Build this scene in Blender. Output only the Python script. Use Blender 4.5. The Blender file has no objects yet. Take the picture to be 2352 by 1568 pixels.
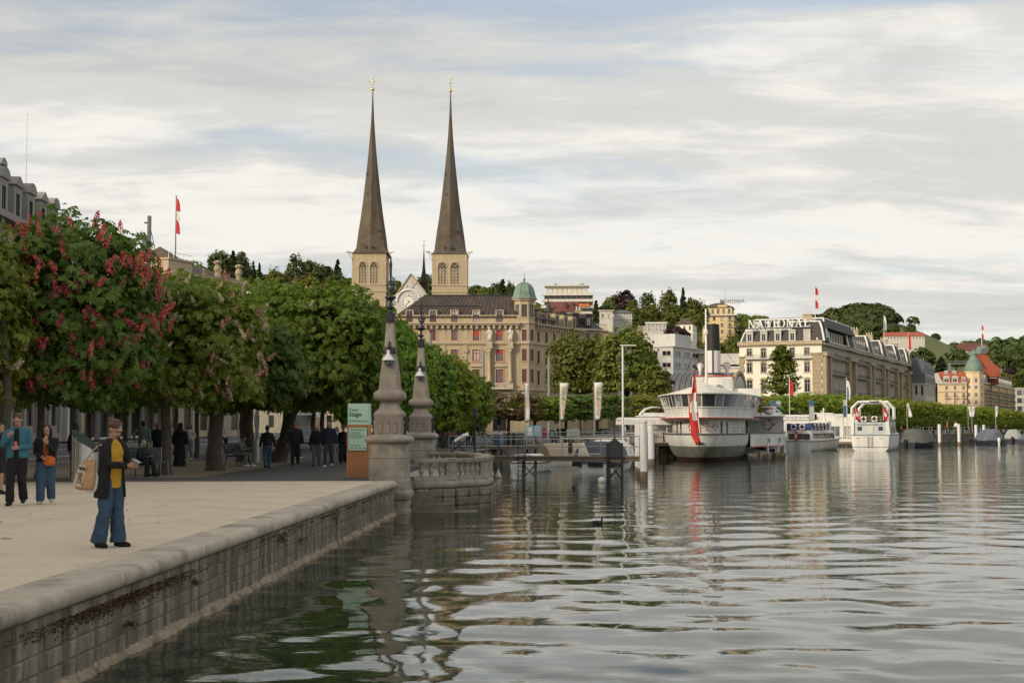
import bpy, math, random
import numpy as np
from mathutils import Vector, Matrix
R = math.radians
random.seed(7); rng = np.random.default_rng(7)
sc = bpy.context.scene
COL = sc.collection

# ---------------------------------------------------------------- camera
CAM_H = 2.65                      # eye height above the lake (water is z = 0)
FPX = 2352 * 50 / 36              # focal length in pixels of a 2352 px wide picture
PITCH = math.atan((976 - 784) / FPX)
cam = bpy.data.cameras.new('camera'); cam.lens = 50; cam.sensor_width = 36
cam.clip_start = 0.1; cam.clip_end = 6000
cam_o = bpy.data.objects.new('camera', cam); COL.objects.link(cam_o)
cam_o.location = (0, 0, CAM_H); cam_o.rotation_euler = (R(90) + PITCH, 0, 0)
sc.camera = cam_o

# ---------------------------------------------------------------- sky, sun, exposure
SUN_AZ = Vector((-0.78, -0.62)).normalized(); SUN_EL = R(23)
world = bpy.data.worlds.new('World'); sc.world = world; world.use_nodes = True
nt = world.node_tree; nt.nodes.clear()
def wn(t, **k):
    n = nt.nodes.new(t)
    for a, b in k.items(): setattr(n, a, b)
    return n
def math_node(tree, op, a, b=None, clamp=False):
    n = tree.nodes.new('ShaderNodeMath'); n.operation = op; n.use_clamp = clamp
    for i, v in enumerate((a, b)):
        if v is None: continue
        if hasattr(v, 'links'): tree.links.new(v, n.inputs[i])
        else: n.inputs[i].default_value = v
    return n.outputs[0]
sky = wn('ShaderNodeTexSky', sky_type='NISHITA', sun_disc=False)
sky.sun_elevation = SUN_EL; sky.sun_rotation = math.atan2(SUN_AZ.x, SUN_AZ.y)
sky.air_density = 1.0; sky.dust_density = 2.0; sky.ozone_density = 1.0
bg1 = wn('ShaderNodeBackground'); bg1.inputs[1].default_value = 0.15
nt.links.new(sky.outputs[0], bg1.inputs[0])
tc = wn('ShaderNodeTexCoord'); sp = wn('ShaderNodeSeparateXYZ'); nt.links.new(tc.outputs['Generated'], sp.inputs[0])
zz = math_node(nt, 'ADD', math_node(nt, 'MAXIMUM', sp.outputs[2], 0.0), 0.13)
cx = math_node(nt, 'DIVIDE', sp.outputs[0], zz); cy = math_node(nt, 'DIVIDE', sp.outputs[1], zz)
def cloud_noise(sx, sy, scale, detail, rough, off, dist=0.0):
    cb = wn('ShaderNodeCombineXYZ')
    nt.links.new(math_node(nt, 'MULTIPLY', cx, sx), cb.inputs[0]); nt.links.new(math_node(nt, 'MULTIPLY', cy, sy), cb.inputs[1])
    cb.inputs[2].default_value = off
    n = wn('ShaderNodeTexNoise'); n.inputs['Scale'].default_value = scale; n.inputs['Detail'].default_value = detail
    n.inputs['Roughness'].default_value = rough; n.inputs['Distortion'].default_value = dist
    nt.links.new(cb.outputs[0], n.inputs['Vector']); return n.outputs['Fac']
def ramp(tree, fac, stops, interp='EASE'):
    n = tree.nodes.new('ShaderNodeValToRGB'); cr = n.color_ramp; cr.interpolation = interp
    while len(cr.elements) < len(stops): cr.elements.new(0.5)
    for e, (p, c) in zip(cr.elements, stops):
        e.position = p; e.color = (c, c, c, 1) if not hasattr(c, '__len__') else (*c, 1)
    tree.links.new(fac, n.inputs[0]); return n.outputs[0]
shade = cloud_noise(0.32, 1.0, 1.25, 7, 0.52, 3.7, 0.35)
shade2 = cloud_noise(0.8, 1.5, 3.6, 8, 0.62, 9.1, 0.4)
cover = cloud_noise(0.45, 0.8, 1.0, 8, 0.6, 17.3, 0.6)
mixs = math_node(nt, 'ADD', math_node(nt, 'MULTIPLY', shade, 0.62), math_node(nt, 'MULTIPLY', shade2, 0.38))
ccol = ramp(nt, mixs, [(0.33, (0.57, 0.58, 0.575)), (0.47, (0.70, 0.695, 0.665)), (0.59, (0.93, 0.90, 0.835))])
bg2 = wn('ShaderNodeBackground'); nt.links.new(ccol, bg2.inputs[0]); bg2.inputs[1].default_value = 0.95
cfac = ramp(nt, cover, [(0.40, 0.45), (0.53, 1.0)])
mx = wn('ShaderNodeMixShader'); nt.links.new(cfac, mx.inputs[0]); nt.links.new(bg1.outputs[0], mx.inputs[1]); nt.links.new(bg2.outputs[0], mx.inputs[2])
wo = wn('ShaderNodeOutputWorld'); nt.links.new(mx.outputs[0], wo.inputs[0])

sun = bpy.data.lights.new('sun', 'SUN'); sun.energy = 3.4; sun.angle = R(12); sun.color = (1.0, 0.86, 0.66)
sun_o = bpy.data.objects.new('sun', sun); COL.objects.link(sun_o)
sdir = Vector((SUN_AZ.x * math.cos(SUN_EL), SUN_AZ.y * math.cos(SUN_EL), math.sin(SUN_EL)))
sun_o.rotation_euler = sdir.to_track_quat('Z', 'Y').to_euler(); sun_o.location = sdir * 200

vs = sc.view_settings; vs.view_transform = 'Standard'; vs.look = 'None'; vs.gamma = 1; vs.use_curve_mapping = False
vs.exposure = 0.08
sc.render.engine = 'CYCLES'; sc.cycles.use_denoising = True; sc.cycles.max_bounces = 6
sc.cycles.diffuse_bounces = 3; sc.cycles.glossy_bounces = 3; sc.cycles.transmission_bounces = 3; sc.cycles.transparent_max_bounces = 6
sc.cycles.caustics_reflective = False; sc.cycles.caustics_refractive = False
# ================================================================ helpers
def at(dx, dy, d):
    """world point at depth y = d seen at (dx, dy) of a 2352 x 1568 picture"""
    u = (dx - 1176) / FPX; v = (784 - dy) / FPX
    yy = math.cos(PITCH) - v * math.sin(PITCH); z = math.sin(PITCH) + v * math.cos(PITCH)
    s = d / yy
    return Vector((u * s, d, CAM_H + z * s))
def gp(dx, dy, z):
    """world point on the level plane z"""
    p = at(dx, dy, 100.0)
    t = (z - CAM_H) / (p.z - CAM_H)
    return Vector((p.x * t, 100 * t, z))

def link(name, data, parent=None, loc=None, rot=None, scale=None):
    o = bpy.data.objects.new(name, data); COL.objects.link(o)
    if parent: o.parent = parent
    if loc is not None: o.location = loc
    if rot is not None: o.rotation_euler = rot if hasattr(rot, '__len__') else (0, 0, rot)
    if scale is not None: o.scale = scale if hasattr(scale, '__len__') else (scale,) * 3
    return o
def tag(o, label=None, cat=None, group=None, kind=None):
    if label: o['label'] = label
    if cat: o['category'] = cat
    if group: o['group'] = group
    if kind: o['kind'] = kind
    return o
def thing(name, label, cat, loc=(0, 0, 0), rz=0, group=None):
    return tag(link(name, None, None, loc, rz), label, cat, group)
def copy_tree(o, parent=None):
    c = o.copy(); COL.objects.link(c); c.parent = parent
    for ch in list(o.children): copy_tree(ch, c)
    return c
ORD = ['first', 'second', 'third', 'fourth', 'fifth', 'sixth', 'seventh', 'eighth', 'ninth', 'tenth', 'eleventh', 'twelfth', 'thirteenth', 'fourteenth', 'fifteenth', 'sixteenth', 'seventeenth', 'eighteenth', 'nineteenth', 'twentieth']

class MB:
    def __init__(s): s.v = []; s.f = []; s.M = None
    def add(s, vs, fs):
        n = len(s.v)
        if s.M is not None: vs = [s.M @ Vector(p) for p in vs]
        s.v += [tuple(p) for p in vs]; s.f += [tuple(i + n for i in f) for f in fs]; return s
    def box(s, x0, x1, y0, y1, z0, z1):
        v = [(x, y, z) for z in (z0, z1) for y in (y0, y1) for x in (x0, x1)]
        return s.add(v, [(0, 2, 3, 1), (4, 5, 7, 6), (0, 1, 5, 4), (2, 6, 7, 3), (0, 4, 6, 2), (1, 3, 7, 5)])
    def cbox(s, c, sx, sy, sz, rz=0, rx=0):
        m = Matrix.Translation(c) @ Matrix.Rotation(rz, 4, 'Z') @ Matrix.Rotation(rx, 4, 'X')
        v = [m @ Vector((x * sx / 2, y * sy / 2, z * sz / 2)) for z in (-1, 1) for y in (-1, 1) for x in (-1, 1)]
        return s.add(v, [(0, 2, 3, 1), (4, 5, 7, 6), (0, 1, 5, 4), (2, 6, 7, 3), (0, 4, 6, 2), (1, 3, 7, 5)])
    def quad(s, *p): return s.add(p, [tuple(range(len(p)))])
    def tube(s, pts, rad, n=8, cap=True, flat=None):
        """tube along pts; flat = (normal vector, ratio) squashes the section"""
        pts = [Vector(p) for p in pts]
        if not hasattr(rad, '__len__'): rad = [rad] * len(pts)
        vs = []; prev = None
        for i, p in enumerate(pts):
            t = (pts[min(i + 1, len(pts) - 1)] - pts[max(i - 1, 0)])
            t = t.normalized() if t.length > 1e-9 else Vector((0, 0, 1))
            a = prev if prev is not None else (Vector((1, 0, 0)) if abs(t.x) < 0.9 else Vector((0, 1, 0)))
            if flat is not None: a = Vector(flat[0])
            a = (a - t * a.dot(t))
            a = a.normalized() if a.length > 1e-6 else t.orthogonal().normalized()
            b = t.cross(a); prev = a
            ra = rad[i] * (flat[1] if flat else 1); rb = rad[i]
            vs += [p + a * (ra * math.cos(2 * math.pi * k / n)) + b * (rb * math.sin(2 * math.pi * k / n)) for k in range(n)]
        fs = [(i * n + k, i * n + (k + 1) % n, (i + 1) * n + (k + 1) % n, (i + 1) * n + k) for i in range(len(pts) - 1) for k in range(n)]
        if cap: fs += [tuple(reversed(range(n))), tuple(range((len(pts) - 1) * n, len(pts) * n))]
        return s.add(vs, fs)
    def lathe(s, prof, n=16, c=(0, 0, 0), ph=0.0, sx=1, sy=1, cap=True):
        vs = [(c[0] + sx * r * math.cos(ph + 2 * math.pi * k / n), c[1] + sy * r * math.sin(ph + 2 * math.pi * k / n), c[2] + z) for r, z in prof for k in range(n)]
        m = len(prof)
        fs = [(i * n + k, i * n + (k + 1) % n, (i + 1) * n + (k + 1) % n, (i + 1) * n + k) for i in range(m - 1) for k in range(n)]
        if cap: fs += [tuple(reversed(range(n))), tuple(range((m - 1) * n, m * n))]
        return s.add(vs, fs)
    def sq(s, prof, c=(0, 0, 0), rz=0, ry=1.0):
        """square-section profile: (half width, z)"""
        vs = []
        for r, z in prof:
            for a, b in ((-1, -1), (1, -1), (1, 1), (-1, 1)):
                x, y = a * r, b * r * ry
                vs.append((c[0] + x * math.cos(rz) - y * math.sin(rz), c[1] + x * math.sin(rz) + y * math.cos(rz), c[2] + z))
        m = len(prof)
        fs = [(i * 4 + k, i * 4 + (k + 1) % 4, (i + 1) * 4 + (k + 1) % 4, (i + 1) * 4 + k) for i in range(m - 1) for k in range(4)]
        return s.add(vs, fs + [(3, 2, 1, 0), tuple(range(m * 4 - 4, m * 4))])
    def stack(s, secs, n=16):
        """horizontal ellipses (cx, cy, z, rx, ry) lofted and capped"""
        vs = [(cx + rx * math.cos(2 * math.pi * k / n), cy + ry * math.sin(2 * math.pi * k / n), z) for cx, cy, z, rx, ry in secs for k in range(n)]
        m = len(secs)
        fs = [(i * n + k, i * n + (k + 1) % n, (i + 1) * n + (k + 1) % n, (i + 1) * n + k) for i in range(m - 1) for k in range(n)]
        return s.add(vs, fs + [tuple(reversed(range(n))), tuple(range((m - 1) * n, m * n))])
    def ell(s, c, rx, ry, rz, n=12, m=8, M=None):
        prof = [(math.sin(math.pi * (i + .02) / (m + .04)), -math.cos(math.pi * (i + .02) / (m + .04))) for i in range(m + 1)]
        vs = [Vector((rx * r * math.cos(2 * math.pi * k / n), ry * r * math.sin(2 * math.pi * k / n), rz * z)) for r, z in prof for k in range(n)]
        if M is not None: vs = [M @ v for v in vs]
        vs = [v + Vector(c) for v in vs]
        fs = [(i * n + k, i * n + (k + 1) % n, (i + 1) * n + (k + 1) % n, (i + 1) * n + k) for i in range(m) for k in range(n)]
        return s.add(vs, fs + [tuple(reversed(range(n))), tuple(range(m * n, (m + 1) * n))])
    def prism(s, poly, y0, y1, axis='y'):
        """polygon in (x, z) extruded along y; axis 'z': polygon in (x, y) extruded along z"""
        n = len(poly)
        if axis == 'y': vs = [(a, y0, b) for a, b in poly] + [(a, y1, b) for a, b in poly]
        elif axis == 'x': vs = [(y0, a, b) for a, b in poly] + [(y1, a, b) for a, b in poly]
        else: vs = [(a, b, y0) for a, b in poly] + [(a, b, y1) for a, b in poly]
        fs = [(k, (k + 1) % n, n + (k + 1) % n, n + k) for k in range(n)]
        return s.add(vs, fs + [tuple(reversed(range(n))), tuple(range(n, 2 * n))])
    def mesh(s, name, m, smooth=False):
        me = bpy.data.meshes.new(name); me.from_pydata(s.v, [], s.f)
        if m is not None: me.materials.append(m)
        if smooth: me.polygons.foreach_set('use_smooth', [True] * len(me.polygons))
        me.update(); return me
    def build(s, name, m, parent=None, smooth=False, loc=None, rot=None, kind=None, fixn=True):
        me = s.mesh(name, m, smooth)
        if fixn:
            import bmesh
            b = bmesh.new(); b.from_mesh(me); bmesh.ops.recalc_face_normals(b, faces=b.faces); b.to_mesh(me); b.free()
        o = link(name, me, parent, loc, rot)
        if kind: o['kind'] = kind
        return o
def autosmooth(o, ang=40):
    me = o.data
    me.polygons.foreach_set('use_smooth', [True] * len(me.polygons))
    me.set_sharp_from_angle(angle=R(ang)); return o
def np_mesh(name, V, F, m, parent=None, smooth=False, loc=None):
    """fast mesh of quads: V (n,3) F (m,4)"""
    me = bpy.data.meshes.new(name)
    me.vertices.add(len(V)); me.vertices.foreach_set('co', np.ascontiguousarray(V, dtype=np.float32).ravel())
    nf, k = F.shape
    me.loops.add(nf * k); me.loops.foreach_set('vertex_index', np.ascontiguousarray(F, dtype=np.int32).ravel())
    me.polygons.add(nf); me.polygons.foreach_set('loop_start', np.arange(0, nf * k, k, dtype=np.int32))
    try: me.polygons.foreach_set('loop_total', np.full(nf, k, dtype=np.int32))
    except Exception: pass
    if smooth: me.polygons.foreach_set('use_smooth', np.ones(nf, dtype=bool))
    me.update(calc_edges=True)
    if m is not None: me.materials.append(m)
    return me
def text_mesh(s, size, ext=0.01, bold=0.0, space=1.0, align='CENTER', mat_=None, shear=0):
    cu = bpy.data.curves.new('lettering', 'FONT'); cu.body = s; cu.size = size; cu.extrude = ext; cu.offset = bold
    cu.space_character = space; cu.align_x = align; cu.resolution_u = 3; cu.shear = shear
    o = bpy.data.objects.new('lettering', cu); COL.objects.link(o)
    dg = bpy.context.evaluated_depsgraph_get(); me = bpy.data.meshes.new_from_object(o.evaluated_get(dg))
    bpy.data.objects.remove(o); bpy.data.curves.remove(cu)
    me.materials.clear()
    if mat_: me.materials.append(mat_)
    return me

# ---------------------------------------------------------------- materials
def principled(name):
    m = bpy.data.materials.new(name); m.use_nodes = True
    return m, m.node_tree, m.node_tree.nodes['Principled BSDF']
def mixcol(t, fac, a, b, typ='MIX'):
    n = t.nodes.new('ShaderNodeMix'); n.data_type = 'RGBA'; n.blend_type = typ
    for s_, v in ((n.inputs[0], fac), (n.inputs[6], a), (n.inputs[7], b)):
        if hasattr(v, 'links'): t.links.new(v, s_)
        elif hasattr(v, '__len__'): s_.default_value = (*v[:3], 1)
        else: s_.default_value = v
    return n.outputs[2]
def tnoise(t, vec, scale, detail=5, rough=.55, sc3=None):
    n = t.nodes.new('ShaderNodeTexNoise'); n.inputs['Scale'].default_value = scale; n.inputs['Detail'].default_value = detail
    n.inputs['Roughness'].default_value = rough
    if sc3 is not None:
        mp = t.nodes.new('ShaderNodeMapping'); mp.inputs['Scale'].default_value = sc3; t.links.new(vec, mp.inputs[0]); vec = mp.outputs[0]
    t.links.new(vec, n.inputs['Vector']); return n.outputs['Fac']
MATS = {}
def mat(name, col, rough=.8, var=.14, scale=2.0, col2=None, bump=0.0, bscale=25, metal=0, spec=.4, streak=0.0, island=0.0, objrand=0.0, coord='Object', streak_scale=3.0, dirt=None, dirt_scale=.5):
    if name in MATS: return MATS[name]
    m, t, b = principled(name)
    tc_ = t.nodes.new('ShaderNodeTexCoord'); vec = tc_.outputs['Object']
    if coord == 'World':
        g = t.nodes.new('ShaderNodeNewGeometry'); vec = g.outputs['Position']
    c2 = col2 if col2 else tuple(min(1, c * (1 + var)) for c in col)
    c1 = col if col2 else tuple(c * (1 - var) for c in col)
    f = ramp(t, tnoise(t, vec, scale, 6, .6), [(.3, 0.), (.7, 1.)], 'LINEAR')
    c = mixcol(t, f, c1, c2)
    if streak:
        f2 = ramp(t, tnoise(t, vec, streak_scale, 5, .6, (1, 1, .12)), [(.42, 1 - streak), (.62, 1.0)], 'LINEAR')
        c = mixcol(t, 1.0, c, f2, 'MULTIPLY')
    if dirt:
        f3 = ramp(t, tnoise(t, vec, dirt_scale, 6, .65), [(.48, 0.), (.68, 1.)], 'LINEAR')
        c = mixcol(t, f3, c, dirt)
    if island or objrand:
        if island:
            g = t.nodes.new('ShaderNodeNewGeometry'); rnd = g.outputs['Random Per Island']; amt = island
        else:
            g = t.nodes.new('ShaderNodeObjectInfo'); rnd = g.outputs['Random']; amt = objrand
        k = math_node(t, 'ADD', math_node(t, 'MULTIPLY', rnd, 2 * amt), 1 - amt)
        hs = t.nodes.new('ShaderNodeHueSaturation'); t.links.new(k, hs.inputs['Value']); t.links.new(c, hs.inputs['Color']); c = hs.outputs[0]
    t.links.new(c, b.inputs['Base Color'])
    b.inputs['Roughness'].default_value = rough; b.inputs['Metallic'].default_value = metal
    b.inputs['Specular IOR Level'].default_value = spec
    if bump:
        bn = t.nodes.new('ShaderNodeBump'); bn.inputs['Strength'].default_value = bump; bn.inputs['Distance'].default_value = .02
        t.links.new(tnoise(t, vec, bscale, 6, .6), bn.inputs['Height']); t.links.new(bn.outputs[0], b.inputs['Normal'])
    MATS[name] = m; return m
def leaf_mat(name, c1, c2, trans=.35, isl=.35, rough=.55):
    if name in MATS: return MATS[name]
    m, t, b = principled(name)
    g = t.nodes.new('ShaderNodeNewGeometry')
    c = mixcol(t, g.outputs['Random Per Island'], c1, c2)
    oi = t.nodes.new('ShaderNodeObjectInfo')
    hs = t.nodes.new('ShaderNodeHueSaturation'); t.links.new(c, hs.inputs['Color'])
    t.links.new(math_node(t, 'ADD', math_node(t, 'MULTIPLY', oi.outputs['Random'], .35), .82), hs.inputs['Value'])
    t.links.new(math_node(t, 'ADD', math_node(t, 'MULTIPLY', oi.outputs['Random'], .03), .485), hs.inputs['Hue'])
    t.links.new(hs.outputs[0], b.inputs['Base Color']); b.inputs['Roughness'].default_value = rough; b.inputs['Specular IOR Level'].default_value = .3
    tr = t.nodes.new('ShaderNodeBsdfTranslucent')
    t.links.new(mixcol(t, 1.0, hs.outputs[0], (1.2, 1.35, .55), 'MULTIPLY'), tr.inputs[0])
    ms = t.nodes.new('ShaderNodeMixShader'); ms.inputs[0].default_value = trans
    t.links.new(b.outputs[0], ms.inputs[1]); t.links.new(tr.outputs[0], ms.inputs[2])
    t.links.new(ms.outputs[0], t.nodes['Material Output'].inputs[0])
    MATS[name] = m; return m
def glass_mat(name, col, rough=.06):
    return mat(name, col, rough=rough, var=.4, scale=.6, spec=.9)
M_glass = glass_mat('window_glass', (.022, .026, .03))
M_glass2 = glass_mat('window_glass_grey', (.10, .11, .12))
M_glass3 = glass_mat('window_curtain', (.42, .41, .38), .25)
M_white = mat('white_paint', (.74, .73, .70), .55, .05, 1.5, streak=.12)
M_offwhite = mat('cream_paint', (.66, .62, .54), .6, .06, 1.2, streak=.15)
M_red = mat('red_paint', (.42, .045, .035), .5, .12)
M_black = mat('black_paint', (.018, .018, .02), .5, .2)
M_dkmetal = mat('dark_iron', (.03, .033, .035), .5, .25, 6)
M_grey = mat('grey_metal', (.30, .31, .31), .45, .12, 3, metal=.6)
M_steel = mat('brushed_steel', (.52, .51, .48), .35, .12, 4, metal=.9)
M_wood = mat('weathered_wood', (.18, .145, .105), .85, .3, 6, bump=.3)
M_gold = mat('gilded_metal', (.75, .50, .12), .3, .1, metal=1.0)
M_bark = mat('tree_bark', (.085, .07, .055), .95, .35, 5, bump=.9, bscale=18, dirt=(.06, .07, .035), dirt_scale=2)
# ================================================================ water
def slathe(mb, prof, e=.5, n=24, c=(0, 0, 0), rz=0):
    def sg(v): return math.copysign(abs(v) ** e, v)
    vs = []
    for r, z in prof:
        for k in range(n):
            a = 2 * math.pi * k / n; x, y = r * sg(math.cos(a)), r * sg(math.sin(a))
            vs.append((c[0] + x * math.cos(rz) - y * math.sin(rz), c[1] + x * math.sin(rz) + y * math.cos(rz), c[2] + z))
    m = len(prof)
    fs = [(i * n + k, i * n + (k + 1) % n, (i + 1) * n + (k + 1) % n, (i + 1) * n + k) for i in range(m - 1) for k in range(n)]
    mb.add(vs, fs + [tuple(reversed(range(n))), tuple(range((m - 1) * n, m * n))]); return mb

def build_water():
    ny, nx = 860, 330
    y = 1.5 * (620 / 1.5) ** (np.linspace(0, 1, ny)); t = np.linspace(-.62, .62, nx)
    Y, T = np.meshgrid(y, t, indexing='ij'); X = T * (Y + 6)
    Z = np.zeros_like(X); dy = np.gradient(y)[:, None] + 0 * X
    r = np.random.default_rng(3)
    for i in range(110):
        lam = .24 * (2.8 / .24) ** r.random()
        th = r.normal(0, 1.15) + math.pi / 2 + .25
        slope = .0073 * (lam / 1.2) ** -.2
        A = slope * lam / (2 * math.pi)
        k = 2 * math.pi / lam
        att = np.clip((lam / dy - 3) / 4, 0, 1)
        # gusts: patches of calmer and livelier water
        g = .45 + .55 * np.sin(X * .05 * r.random() + Y * .09 * r.random() + r.random() * 6) ** 2
        Z += A * att * g * np.sin(k * (X * math.cos(th) + Y * math.sin(th)) + r.random() * 6.28)
    V = np.stack([X, Y, Z], -1).reshape(-1, 3)
    idx = np.arange(ny * nx).reshape(ny, nx)
    F = np.stack([idx[:-1, :-1], idx[:-1, 1:], idx[1:, 1:], idx[1:, :-1]], -1).reshape(-1, 4)
    m, t_, b = principled('lake_water')
    g = t_.nodes.new('ShaderNodeNewGeometry'); pos = g.outputs['Position']
    b.inputs['Base Color'].default_value = (.020, .031, .018, 1)
    b.inputs['Roughness'].default_value = .02; b.inputs['IOR'].default_value = 1.34; b.inputs['Specular IOR Level'].default_value = .5
    b1 = t_.nodes.new('ShaderNodeBump'); b1.inputs['Strength'].default_value = 1.0; b1.inputs['Distance'].default_value = .013
    t_.links.new(tnoise(t_, pos, 1.3, 4, .55, (.5, 1.4, 1)), b1.inputs['Height'])
    b2 = t_.nodes.new('ShaderNodeBump'); b2.inputs['Strength'].default_value = 1.0; b2.inputs['Distance'].default_value = .0016
    t_.links.new(tnoise(t_, pos, 5.0, 3, .55, (.6, 1.4, 1)), b2.inputs['Height'])
    spx = t_.nodes.new('ShaderNodeSeparateXYZ'); t_.links.new(pos, spx.inputs[0])
    mr = t_.nodes.new('ShaderNodeMapRange'); mr.inputs['From Min'].default_value = 16; mr.inputs['From Max'].default_value = 75; mr.inputs['To Min'].default_value = .5; mr.inputs['To Max'].default_value = 1.0
    t_.links.new(spx.outputs[1], mr.inputs['Value'])       # sheltered water near the quay is calmer than the open lake
    for bb_ in (b1, b2): t_.links.new(mr.outputs[0], bb_.inputs['Strength'])
    b0 = t_.nodes.new('ShaderNodeBump'); b0.inputs['Distance'].default_value = .075; t_.links.new(tnoise(t_, pos, .5, 2, .5, (.3, 1.0, 1)), b0.inputs['Height'])
    m0 = t_.nodes.new('ShaderNodeMapRange'); m0.inputs['From Min'].default_value = 35; m0.inputs['From Max'].default_value = 110; t_.links.new(spx.outputs[1], m0.inputs['Value']); t_.links.new(m0.outputs[0], b0.inputs['Strength'])
    t_.links.new(b0.outputs[0], b1.inputs['Normal']); t_.links.new(b1.outputs[0], b2.inputs['Normal']); t_.links.new(b2.outputs[0], b.inputs['Normal'])
    me = np_mesh('lake', V, F, m, smooth=True)
    tag(link('lake', me), 'calm grey green lake water with soft ripples', kind='structure')
build_water()

# ================================================================ ground
SHORE = [(-3.6, 57.5), (-3.4, 75), (-1.5, 100), (2.5, 124), (14, 148), (30, 176), (110, 320), (190, 455), (420, 800), (700, 1250)]
QX = lambda y: -5.11 + .0376 * y
M_gravel = mat('pale_gravel', (.67, .555, .405), .95, .25, 30, bump=.5, bscale=60, dirt=(.56, .465, .345), dirt_scale=.9, coord='World')
M_asphalt = mat('asphalt', (.075, .072, .068), .9, .2, 25, bump=.2, bscale=120, dirt=(.10, .092, .08), dirt_scale=.6, coord='World')
M_road = mat('road_asphalt', (.06, .06, .06), .9, .15, 20, coord='World')
M_soil = mat('tree_pit_soil', (.22, .175, .12), .95, .2, 10, bump=.3, bscale=90, coord='World')
M_stone = mat('weathered_limestone', (.40, .355, .29), .9, .16, 3.5, bump=.5, bscale=30, dirt=(.20, .18, .155), dirt_scale=1.6, streak=.2)
M_granite = mat('grey_granite', (.33, .285, .235), .85, .25, 45, bump=.3, bscale=60, dirt=(.24, .205, .17), dirt_scale=1.4)
def sheet(name, pts, z, m, label=None):
    mb = MB(); mb.quad(*[(x, y, z) for x, y in pts]); return tag(mb.build(name, m, fixn=False), label, kind='structure')
sheet('ground', [(QX(-40), -40), (QX(42.6), 42.6), (-3.8, 57.5)] + SHORE + [(900, 2600), (-1500, 2600), (-1500, -40)], .86, M_road)
for name, pts, m in (('gravel_promenade', [(QX(-40) - .4, -40), (QX(42.4) - .4, 42.4), (-20, 41.2), (-20, -40)], M_gravel),
                     ('asphalt_promenade', [(-20, 41.2), (QX(42.4) - .4, 42.4), (-3.6, 57.4)] + [(x, y) for x, y in SHORE[1:6]] + [(26, 182), (-4, 142), (-12, 128), (-17, 100), (-20, 80)], M_asphalt)):
    mb = MB(); n = len(pts)
    mb.prism(pts, .80, 1.0, 'z'); tag(mb.build(name, m), kind='structure')
sheet('tree_bed_path', [(-19.5, 44), (-10.0, 45.0), (-9.6, 54), (-9.6, 66), (-15, 66), (-17, 78), (-19.5, 78)], 1.005, M_soil)
sheet('pavement', [(-44 + .063 * 65, -40 + 20), (-40.3, 60), (-44, 118), (-49, 200), (-55, 300), (-90, 300), (-90, -20)], .98, M_asphalt)
for k, x in enumerate((-24.5, -30.5, -36)):
    mb = MB(); mb.box(-.08, .08, 0, 230, 0, .004); tag(mb.build('road_marking', M_white, loc=(x + .063 * 30, 30, .866), rot=.063), kind='structure')
# kerb of pale stone along the road
mb = MB()
for a, b in (((-20.15, -40), (-20.15, 80)), ((-20.15, 80), (-17.1, 100)), ((-17.1, 100), (-12.1, 128))):
    p, q = Vector(a), Vector(b); mb.cbox(((p.x + q.x) / 2, (p.y + q.y) / 2, .93), .3, (q - p).length + .1, .17, math.atan2(-(q - p).x, (q - p).y))
tag(mb.build('kerb', mat('kerb_stone', (.38, .32, .23), .9, .12)), kind='structure')

# hills
def hgt(x, y):
    h = 0
    for cx_, cy_, sx, sy, A in ((-140, 590, 120, 105, 61), (-40, 640, 80, 110, 48), (50, 650, 85, 100, 46), (105, 630, 40, 65, 38), (272, 1120, 72, 170, 84), (490, 1350, 190, 180, 72), (750, 1500, 250, 300, 70), (0, 1900, 900, 350, 60), (-420, 900, 250, 250, 70)):
        h = h + (A * np.exp(-((x - cx_) / sx) ** 2 / 2 - ((y - cy_) / sy) ** 2 / 2)) ** 4
    return h ** .25 * np.clip((y - 400) / 90, 0, 1)
def build_hills():
    xs = np.linspace(-700, 1100, 121); ys = np.concatenate([np.linspace(400, 900, 61), np.linspace(920, 2500, 60)])
    X, Y = np.meshgrid(xs, ys); Z = hgt(X, Y) + .4 + 1.2 * np.sin(X * .05) * np.sin(Y * .043) * np.clip((Y - 450) / 100, 0, 1)
    nx, ny = len(xs), len(ys); idx = np.arange(nx * ny).reshape(ny, nx)
    F = np.stack([idx[:-1, :-1], idx[:-1, 1:], idx[1:, 1:], idx[1:, :-1]], -1).reshape(-1, 4)
    me = np_mesh('hills', np.stack([X, Y, Z], -1).reshape(-1, 3), F, mat('hill_meadow', (.095, .11, .032), .95, .2, .02, col2=(.13, .145, .045), coord='World', dirt=(.06, .08, .025), dirt_scale=.012), smooth=True)
    tag(link('hills', me), kind='structure')
build_hills()

# far quay wall along the shore beyond the lamp pillars
mb = MB()
for (x0, y0), (x1, y1) in zip(SHORE[:-1], SHORE[1:]):
    mb.quad((x0, y0, -1), (x1, y1, -1), (x1, y1, 1.02), (x0, y0, 1.02)); mb.quad((x0, y0, 1.02), (x1, y1, 1.02), (x1 - .5, y1 + .2, 1.02), (x0 - .5, y0 + .2, 1.02))
tag(mb.build('far_quay_wall', mat('quay_stone_far', (.20, .185, .16), .9, .2, .6)), kind='structure')

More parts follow.
